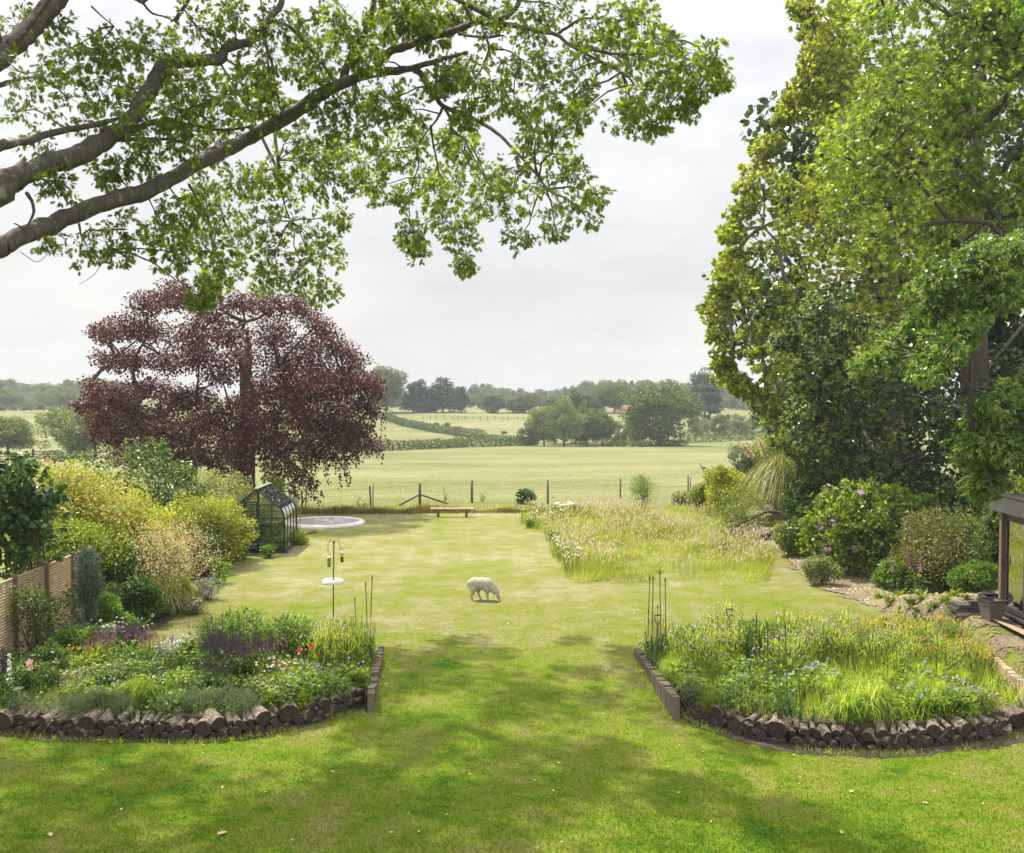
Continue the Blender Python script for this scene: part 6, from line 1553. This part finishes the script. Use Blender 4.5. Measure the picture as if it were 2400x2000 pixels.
def mk_leafy(mat, size=.09, n=260, h=.4, rad=.28, kind='oval'):
    r = proto('leafy_plant', 'plant'); lf = MB(); up_leaves(lf, n, rad, .03, h, kind, size, -.15, .8); lf.build('foliage', M[mat], r); return r
def mk_strap(mat, n=150, h=.6, sp=.5, w=.028, rad=.14):
    r = proto('daylily_plant', 'plant'); lf = MB(); arch(lf, n, rad, h, sp, w, 6, tipdrop=.75); lf.build('foliage', M[mat], r); return r
def mk_rosette(mat):
    r = proto('hosta_plant', 'plant'); lf = MB(); n = 26; a = U(0, 6.28, n); el = U(.15, 1.1, n); ax = np.stack([np.cos(a) * np.cos(el), np.sin(a) * np.cos(el), np.sin(el)], -1); leaves(lf, 'oval', ax * .06, ax, np.stack([-np.cos(a) * .6, -np.sin(a) * .6, 1 + 0 * a], -1), U(.20, .40, n), wid=.65); lf.build('foliage', M[mat], r); return r
def mk_allium(h=1.8):
    r = proto('allium_plant', 'plant'); lf = MB(); arch(lf, 11, .03, .75, .38, .05, 6, tipdrop=.9); lf.build('foliage', M['bluegreen'], r); t = np.array([N(0, .06), N(0, .06), h]); m = MB(); tube(m, smooth_path([(0, 0, 0), t * [.3, .3, .5], t], 4), [.013] * 5 + [.008] * 4 if False else .011, 5); m.build('stem', M['bluegreen_stem'], r)
    m = MB(); lathe(m, [(0, -.03), (.02, -.01), (.022, .02), (.006, .07), (0, .10)], t, 8); m.build('bud', M['bluegreen_stem'], r, True); return r
M['bluegreen_stem'] = plain('allium_stem', (.07, .12, .05), .6, .15)
def mk_foxglove(fmat, h=1.3, lean=0):
    r = proto('foxglove', 'flower'); st, lf, f = MB(), MB(), MB(); t = np.array([lean, 0, h]); q = smooth_path([(0, 0, 0), t * [.3, 0, .5], t], 5); tube(st, q, np.linspace(.014, .005, len(q)), 5); up_leaves(lf, 26, .10, .03, h * .4, 'oval', .2, .1, .9)
    n = 40; k = U(.55, .97, n); a = U(0, 6.28, n); p = np.stack([np.interp(k, np.linspace(0, 1, len(q)), q[:, i]) for i in range(3)], -1); d = np.stack([np.cos(a), np.sin(a), -.8 + 0 * a], -1)
    for pp, dd, kk in zip(p, d, k): tube(f, [pp, pp + unit(dd) * .03, pp + unit(dd) * .065 * (1.5 - kk)], [.008, .018, .026 * (1.5 - kk)], 6, cap=False)
    st.build('stem', M['stem'], r); lf.build('foliage', M['midgreen'], r); f.build('flower_spike', M[fmat], r); return r
def mk_daisy():
    r = proto('daisy_plant', 'daisy'); st, f, c = MB(), MB(), MB(); e = stems(st, 8, .18, .4, .62, .3, .004); flower(f, e, np.array([0, -.5, .7]), .026, 9, cup=.05); [lathe(c, [(.013, .0), (0, .01)], q + [0, -.005, .006], 6) for q in e]; st.build('stem', M['stem'], r); f.build('petal_ring', M['f_white'], r); c.build('eye', M['f_yellow'], r); return r
def mk_poppy():
    r = proto('poppy', 'flower'); st, f = MB(), MB(); tube(st, [(0, 0, 0), (.02, 0, .4), (0, 0, .78)], .005, 4); flower(f, [(0, 0, .78)], np.array([0, -.7, .6]), .06, 4); st.build('stem', M['stem'], r); f.build('flower', M['f_red'], r); return r
def mk_rose():
    r = proto('rose', 'flower'); st, f = MB(), MB(); tube(st, [(0, 0, 0), (.03, 0, .5), (0, 0, .9)], .008, 5)
    for dz, s in ((.9, 1), (.78, .8)):
        for k, rr in ((5, .09), (5, .07), (4, .045)): flower(f, [(.02 * (dz < .85), -.02, dz + (.09 - rr) * .3)], np.array([0, -.75, .6]), rr * s, k, cup=.25 + (.09 - rr) * 12)
    st.build('stem', M['stem'], r); f.build('flower', M['f_rose'], r); return r

def where(px, py, bed):
    a, b = ((-60, 880) if bed == 'left' else (1500, 2400)); t = (px - a) / (b - a)
    if bed == 'left': f = (py - 1535) / (1668 - 1535)
    else: f = (py - 1500) / (1700 - 1500)
    d = 'front' if f > .66 else 'back' if f < .33 else 'centre'; s = 'left end' if t < .33 else 'right end' if t > .67 else 'middle'
    return f"at the {d} {s} of the {bed} bed"

def plant(pr, px, py, bed, lab, group, s=1.0, z=.03):
    return place(pr, gz(px, py, z), U(0, 6.28), s, f"{lab} {where(px, py, bed)}", group)
def many(prs, region, n, bed, lab, group, s=(.85, 1.15), sep=0):
    """plants spread over a pixel ellipse (cx, cy, rx, ry)"""
    cx, cy_, rx, ry = region; got = 0; poly = LBED if bed == 'left' else RBED; k = 0
    while got < n and k < 4000:
        k += 1; x, y = U(-1, 1, 2)
        if x * x + y * y > 1: continue
        q = gz(cx + x * rx, cy_ + y * ry, .03)
        if not inside(poly, q[0], q[1]) : continue
        plant(prs[rng.integers(len(prs))], cx + x * rx, cy_ + y * ry, bed, lab, group, U(*s)); got += 1

def beds():
    dusk = [mk_spiky('f_dusk', 'midgreen', .95, 14, .17) for _ in range(2)]; purp = [mk_spiky('f_purple', 'midgreen', .8, 16, .18, .3)]; pink = [mk_spiky('f_pink', 'bedgreen', .8, 9, .22, .18) for _ in range(2)]
    ger = [mk_geranium('f_blue', k) for k in (2, 4)]; wis = [mk_wispy('f_mauve', .8), mk_wispy('f_lilac', .9)]; org = [mk_wispy('f_orange', .6, 26, 22, fs=.026), mk_wispy('f_orange', .7, 20, 16, fs=.026)]; tall = [mk_tall(1.25)]
    fine = [mk_fine('greygreen'), mk_fine('bedgreen')]; leafy = [mk_leafy('bedgreen'), mk_leafy('midgreen', .08, 300, .45)]; silver = [mk_leafy('silver', .055, 420, .6, .24)]; lime = [mk_leafy('fresh', .10, 220, .3, .26, 'round')]
    strap = [mk_strap('bedgrass')]; reed = [mk_strap('bedgrass', 260, .62, .35, .014, .1)]; al = [mk_allium(1.9), mk_allium(1.6)]; daisy = [mk_daisy()]; pop = mk_poppy(); vari = [mk_leafy('variegated', .06, 330, .4, .26)]
    coral = [mk_wispy('f_rose', .6, 16, 12, 'bedgreen', .03)]
    g = 'plants of the left bed'
    W = lambda *a, **k: many(*a, **k)
    W(dusk, (545, 1600, 70, 26), 12, 'left', 'clump of dark purple flower spikes', g, s=(1.05, 1.3)); W(dusk, (500, 1640, 60, 14), 3, 'left', 'clump of dark purple flower spikes', g, s=(.8, .9)); W(purp, (305, 1535, 26, 10), 4, 'left', 'violet flower spikes beside white daisies', g, s=(1.0, 1.15))
    W(pink, (330, 1560, 130, 22), 8, 'left', 'clump of rosy pink flower spikes', g); W(pink, (610, 1580, 60, 22), 6, 'left', 'clump of rosy pink flower spikes', g, s=(1, 1.2)); W(pink, (500, 1552, 40, 12), 4, 'left', 'clump of tall rosy flower spikes', g, s=(1.2, 1.4))
    for x, y in ((505, 1572), (575, 1566), (655, 1574), (690, 1568)): plant(tall[0], x, y, 'left', 'tall bright green leafy clump', g, U(.92, 1.05) if x < 640 else .9)
    W(wis, (740, 1560, 130, 26), 34, 'left', 'wispy lilac wildflowers', g, s=(1.0, 1.3)); W(wis, (560, 1545, 120, 12), 10, 'left', 'wispy lilac wildflowers', g)
    W(ger, (755, 1625, 110, 30), 20, 'left', 'blue flowered cranesbill mound', g, s=(.9, 1.1)); W(ger, (170, 1640, 110, 28), 8, 'left', 'blue flowered cranesbill mound', g, s=(.7, .85))
    W(leafy, (300, 1590, 320, 45), 40, 'left', 'green leafy perennial', g); W(leafy, (640, 1640, 200, 26), 20, 'left', 'green leafy perennial', g, s=(.7, 1)); W(vari, (190, 1595, 110, 36), 14, 'left', 'pale flecked low perennial', g); W(vari, (650, 1640, 60, 18), 6, 'left', 'pale flecked low perennial', g)
    W(silver, (412, 1560, 38, 18), 4, 'left', 'silvery grey leaved plant', g, s=(.9, 1.2)); W(fine[:1], (330, 1668, 330, 14), 20, 'left', 'feathery grey green mound', g, s=(.8, 1.2)); W(fine, (760, 1655, 110, 14), 8, 'left', 'feathery grey green mound', g)
    W(lime, (390, 1660, 34, 10), 4, 'left', 'lime green round leaved plant', g); W(reed, (325, 1650, 30, 12), 3, 'left', 'fine green grass tuft', g, s=(1, 1.2)); W(coral, (610, 1610, 90, 20), 7, 'left', 'coral pink flower clusters', g)
    W([mk_wispy('f_orange', .5, 14, 9, 'bedgreen', .03)], (185, 1572, 60, 16), 8, 'left', 'orange flowered geum', g)
    for k in range(4): plant(daisy[0], 282 + U(-36, 50), 1538 + U(-10, 12), 'left', 'white daisies', g, 1.35)
    for x, y in ((728, 1600), (700, 1612)): plant(pop, x, y, 'left', 'single scarlet poppy', g)
    for x, y, s in ((868, 1545, 1.0), (862, 1552, .95)): plant(al[0], x, y, 'left', 'tall thin allium bud', g, s)
    plant(al[1], 836, 1540, 'left', 'thin leaning allium stem', g, .85)
    b = gz(72, 1652); place(mk_rose(), b, 0, .95, 'pale pink rose bloom by the fence at the left of the bed', g)
    place(mk_foxglove('f_purple', 1.25), gz(10, 1660), 0, 1, 'deep purple foxglove spike at the left edge of the bed', g); place(mk_foxglove('f_white', 1.2), gz(24, 1668), 0, 1, 'white foxglove spike beside the deep purple one', g)
    g = 'plants of the right bed'
    W(wis, (1760, 1560, 240, 45), 60, 'right', 'wispy lilac wildflowers', g, s=(.95, 1.35)); W(wis, (1980, 1540, 200, 34), 34, 'right', 'wispy lilac wildflowers', g, s=(.9, 1.15)); W(wis, (2160, 1580, 160, 40), 22, 'right', 'wispy mauve wildflowers', g)
    W(org, (2120, 1525, 160, 26), 34, 'right', 'orange hawkweed flowers', g, s=(.9, 1.2)); W(org, (2250, 1570, 90, 36), 14, 'right', 'orange hawkweed flowers', g)
    W(ger, (1790, 1620, 190, 36), 24, 'right', 'blue flowered cranesbill mound', g, s=(.9, 1.15)); W(ger, (2230, 1650, 120, 40), 12, 'right', 'blue flowered cranesbill mound', g)
    W(tall, (1790, 1560, 40, 14), 3, 'right', 'tall bright green leafy clump', g, s=(.75, .9)); W(tall, (1620, 1555, 30, 14), 2, 'right', 'tall bright green leafy clump', g, s=(.6, .7)); W(tall, (2235, 1545, 14, 10), 1, 'right', 'tall bright green leafy clump', g, s=(.6, .65))
    W(strap, (2010, 1680, 46, 12), 4, 'right', 'arching strap leaved daylily', g, s=(1.15, 1.4)); W(reed, (2080, 1640, 180, 40), 16, 'right', 'upright grassy clump', g, s=(.9, 1.2)); W(reed, (1600, 1600, 50, 34), 8, 'right', 'upright grassy clump', g)
    W(leafy, (1900, 1660, 330, 36), 30, 'right', 'green leafy perennial', g, s=(.7, 1)); W(vari, (2290, 1640, 80, 36), 10, 'right', 'pale flecked low perennial', g); W(fine, (1960, 1712, 360, 14), 26, 'right', 'feathery grey green mound', g, s=(.8, 1.15)); W(fine, (1640, 1660, 60, 20), 7, 'right', 'feathery grey green mound', g)
    for x, y, s in ((1518, 1545, 1.0), (1528, 1560, 1.05), (1548, 1556, 1.1), (1560, 1568, 1.05), (1538, 1585, .8)): plant(al[0], x, y, 'right', 'tall allium with strap leaves', g, s)
    for x, y, s in ((1845, 1690, 1.12), (1828, 1694, 1.0), (1800, 1640, .95), (1770, 1600, .9), (1760, 1622, .85), (1875, 1690, .6), (1905, 1695, .5)): plant(al[1], x, y, 'right', 'allium bud on a tall stem', g, s)
    for k in range(4): plant([mk_wispy('f_cerise', .6, 12, 9, 'bedgrass', .028)][0] if k == 0 else wis[0], 1735 + k * 14, 1545 + U(-8, 8), 'right', 'red campion' if k == 0 else 'wispy lilac wildflowers', g)
    plant(pop, 1650, 1562, 'right', 'single orange red poppy', g)
    # grass and low leaves that fill between
    for poly, n, mat, nm, h0, h1 in ((RBED, 12500, 'bedgrass', 'grass', .18, .62), (LBED, 7000, 'bedgreen', 'grass', .12, .45)):
        xy = scatter_poly(poly, n); m = MB(); leaves(m, 'tri', np.c_[xy, np.full(n, .02)], np.c_[N(0, .28, (n, 2)), np.ones(n)], N(0, 1, (n, 3)), U(h0, h1, n), wid=.035); tag(m.build(nm, M[mat]), kind='stuff')
        xy = scatter_poly(poly, n // 2); k = n // 2; m = MB(); leaves(m, 'oval', np.c_[xy, U(.03, .2, k)], N(0, 1, (k, 3)), N(0, .6, (k, 3)) + [0, 0, 1], .08 * U(.6, 1.3, k)); tag(m.build('ground_cover', M['bedgreen']), kind='stuff')
beds()

def meadow():
    n = 58000; xy = scatter_poly(MEADOW + 0, n); w = wob(xy[:, 0], xy[:, 1], 1.1, 5); edge = np.clip((xy[:, 1] - MEADOW[:, 1].min()) / 4, .35, 1)
    # closer to the mown front edge the tufts are greener and shorter
    w2 = wob(xy[:, 0], xy[:, 1], 3.5, 15); xy = xy + .16 * np.c_[w2, wob(xy[:, 0], xy[:, 1], 4, 16)]; h = (.32 + .12 * w + .10 * w2) * U(.45, 1.4, n) * (.7 + .3 * edge); m = MB(); lean = np.array([.16, -.05])
    leaves(m, 'tri', onT(xy), np.c_[N(0, .34, (n, 2)) + lean * (1 + .8 * w2[:, None]), np.ones(n)], N(0, 1, (n, 3)), h, wid=.034); tag(m.build('long_grass', M['meadow']), kind='stuff')
    k = rng.random(n) < np.clip(.05 + .13 * (w > .15) * edge, 0, 1) * (edge > .5); q = onT(xy[k]); c = len(q); hh = h[k] * 1.35
    m = MB(); p = q + np.c_[N(0, .05, (c, 2)) + lean * hh[:, None], hh]; leaves(m, 'lance', p, np.c_[N(0, .4, (c, 2)) + lean, np.ones(c)], N(0, 1, (c, 3)), .13 * U(.7, 1.3, c), wid=1.0); tag(m.build('seed_heads', M['seedpink']), kind='stuff')
    d = mk_daisy(); g = 'white daisies at the edge of the long grass'
    for rg, nn, lab in (((1335, 1320, 34, 30), 13, 'white daisies at the front left corner of the long grass'), ((1292, 1252, 36, 24), 7, 'white daisies half way along the left edge of the long grass'), ((1245, 1212, 38, 16), 9, 'white daisies at the back left corner of the long grass')):
        for _ in range(nn): place(d, gp(rg[0] + U(-1, 1) * rg[2], rg[1] + U(-1, 1) * rg[3]), U(0, 6.28), U(1.2, 1.6), lab, g)
    t = mk_strap('midgreen', 120, .5, .3, .02, .2)
    for x, y, lab in ((1245, 1238, 'dark green tuft at the back left corner of the long grass'), (1300, 1268, 'green tuft at the left edge of the long grass'), (1700, 1300, 'green tuft near the right side of the long grass')): place(t, gp(x, y), 0, 1.1, lab, 'dark tufts in the long grass')['category'] = 'grass tuft'
meadow()

def verge():
    n = 9000; x = U(-11, 3.4, n); y = 57.0 + N(0, .28, n) + .35 * wob(x, x * 0, .6, 8); h = .22 * U(.5, 1.6, n) * (1 + .5 * wob(x, y, 2, 4)); m = MB(); leaves(m, 'tri', onT(np.c_[x, y]), np.c_[N(0, .35, (n, 2)), np.ones(n)], N(0, 1, (n, 3)), np.abs(h), wid=.12); tag(m.build('rough_grass', M['verge']), kind='stuff')
    n = 22000; x = U(-1, 1, n); y = 58.2 + np.where(U(0, 1, n) < .4, np.abs(N(0, 1.6, n)), U(0, 1, n) ** 1.6 * 60); x = x * y * .46 * (1 + .0 * y); m = MB(); leaves(m, 'tri', onT(np.c_[x, y]), np.c_[N(0, .35, (n, 2)), np.ones(n)], N(0, 1, (n, 3)), .2 * U(.4, 1.5, n), wid=.12); tag(m.build('rough_grass', M['meadow']), kind='stuff')
    for px, py, h in ((840, 1188, .7), (1043, 1180, .9), (1130, 1178, .5), (855, 1190, .4)):
        shrub('tall_weed', {840: 'thin tall weed just left of the leaning double post', 1043: 'tall weed at the right strut of the braced post', 1130: 'small weed right of the middle fence post', 855: 'low weed beside the double post'}[px], 'weed', px, py, py - int(h * 45), 14, leaf='lance', size=.12, mat='yellowgreen', nl=6, stems=4, group='weeds along the wire fence')
verge()

def right_floor():
    ho = [mk_rosette('yellowgreen'), mk_rosette('variegated')]; g = 'leafy ground plants in front of the right border'
    for k, (x, y, s) in enumerate([(2060, 1405, .9), (2085, 1420, 1), (2110, 1400, 1.1), (2135, 1422, 1), (2160, 1405, 1), (2120, 1378, 1.1), (2170, 1378, 1), (2195, 1395, 1.1), (2215, 1415, 1), (2185, 1430, .9), (2235, 1400, 1), (2150, 1440, .9), (2110, 1440, .8), (2230, 1435, .9), (2255, 1385, 1), (2265, 1410, .8), (2080, 1385, .9), (2205, 1365, 1)]):
        place(ho[k % 2], gp(x, y), U(0, 6.28), s * .85, f"{'pale' if k % 2 else 'yellow green'} broad leaved plant {'nearest the stacked blocks' if x > 2200 else 'nearest the lawn' if y > 1410 else 'deeper in the right border'}", g)
    for x, y, h, lean, lab in ((2095, 1398, 1.45, -.12, 'pink foxglove, left one of the three in the right border'), (2138, 1396, 1.6, -.18, 'pink foxglove, tallest of the three standing together'), (2154, 1398, 1.35, .05, 'pink foxglove, right one of the three'), (2156, 1385, 2.5, -.6, 'tall pink foxglove leaning left out of the shade')):
        place(mk_foxglove('f_foxglove', h, lean), gp(x, y), 0, .95, lab, 'foxgloves in the right border')
    lf = [mk_leafy('fresh', .11, 160, .4, .3), mk_leafy('variegated', .08, 200, .35, .3), mk_leafy('rhodo', .10, 200, .45, .3)]
    for k in range(34):
        q = scatter_poly(RSOIL[:6].tolist() + [[15, 33], [14.5, 37], [12, 41]], 1)[0]; place(lf[k % 3], onT(q[None])[0], U(0, 6.28), U(.8, 1.4), ['fresh green low plant', 'pale flecked low plant', 'glossy low plant'][k % 3] + ' on the bare ground under the right hand shrubs', 'low plants under the right hand shrubs')
    lb = [mk_leafy('midgreen', .09, 200, .4, .3), mk_leafy('bedgreen', .09, 200, .45, .3)]; st = mk_strap('midgreen', 90, .5, .35, .03)
    for k in range(54):
        i = rng.integers(len(LAWN_L) - 3) + 1; a, b = gp(*LAWN_L[i]), gp(*LAWN_L[i + 1]); p = a + (b - a) * U() - [U(.15, 2.3), 0, 0]; p[2] = float(T(p[0], p[1])); near = ['beside the greenhouse', 'beside the greenhouse', 'half way along', 'half way along', 'near the flower bed', 'near the flower bed', 'near the flower bed', 'near the flower bed'][min(i, 7)]
        place(lb[k % 2] if k % 5 else st, p, U(0, 6.28), U(.7, 1.3), f"{['mid green', 'bright green'][k % 2] if k % 5 else 'grassy leaved'} low plant edging the left border {near}", 'low plants edging the left border')
    # chips and dry leaves on the mulch
    n = 5200; xy = np.r_[scatter_poly(PATH, n), scatter_poly(np.array([gp(*p)[:2] for p in [(1745, 1262), (1850, 1252), (1890, 1225), (1850, 1195), (1760, 1205)]]), 900)]; n = len(xy); m = MB(); leaves(m, 'oval', onT(xy, .03), N(0, 1, (n, 3)) * [1, 1, .25], N(0, .35, (n, 3)) + [0, 0, 1], .09 * U(.4, 1.3, n)); lm('litter', ((.16, .10, .06), (.34, .23, .14), (.52, .40, .28), (.60, .40, .22)), trans=.1, clump=.1); tag(m.build('bark_chips', M['litter']), kind='stuff')
    n = 2600; xy = scatter_poly(PATH, n); m = MB(); leaves(m, 'tri', onT(xy, .02), np.c_[N(0, .4, (n, 2)), np.ones(n)], N(0, 1, (n, 3)), .08 * U(.5, 1.4, n), wid=.3); tag(m.build('grass', M['bedgrass']), kind='stuff')
right_floor()
def edge_tufts():
    P_ = []
    for fr, off in ((LFRONT, -.10), (RFRONT, -.16)):
        q = smooth_path(fr, 8); n = 1500; t = U(0, len(q) - 1.001, n); i = t.astype(int); p = q[i] + (q[i + 1] - q[i]) * (t - i)[:, None]; P_.append(p[:, :2] + np.c_[N(0, .05, n), off + N(0, .07, n)])
    for a, b, s in ((REDGE[0], REDGE[1], -.12), (LEDGE[0], LEDGE[1], .12)):
        n = 700; t = U(0, 1, (n, 1)); P_.append((a + (b - a) * t)[:, :2] + np.c_[s + N(0, .05, n), N(0, .02, n)])
    xy = np.concatenate(P_); k = (wob(xy[:, 0], xy[:, 1], 5, 3) > -.25); xy = xy[k]; n = len(xy); m = MB()
    leaves(m, 'tri', onT(xy), np.c_[N(0, .4, (n, 2)), np.ones(n)], N(0, 1, (n, 3)), U(.04, .14, n), wid=.12); tag(m.build('grass', M['bedgrass']), kind='stuff')
    n = 420; Y = U(15.5, 52, n); xy = np.c_[U(-.42, .42, n) * Y, Y]; xy = xy[~inside(LBED, xy[:, 0], xy[:, 1]) & ~inside(RBED, xy[:, 0], xy[:, 1]) & (np.abs(xy[:, 0]) < 8.5)]; n = len(xy); m = MB()
    leaves(m, 'oval', onT(xy, .035), N(0, 1, (n, 3)) * [1, 1, .15], N(0, .25, (n, 3)) + [0, 0, 1], U(.03, .07, n)); tag(m.build('petals', M['litter_pale']), kind='stuff')
lm('litter_pale', ((.30, .26, .16), (.42, .38, .28), (.50, .48, .42)), trans=.2, clump=.1)
edge_tufts()
for nm in [o.name for o in bpy.data.objects if o.parent is None and o.type == 'EMPTY' and not o.get('label')]:          # prototypes that were never placed
    o = bpy.data.objects[nm]
    for cn in [c.name for c in o.children_recursive] + [nm]: bpy.data.objects.remove(bpy.data.objects[cn])
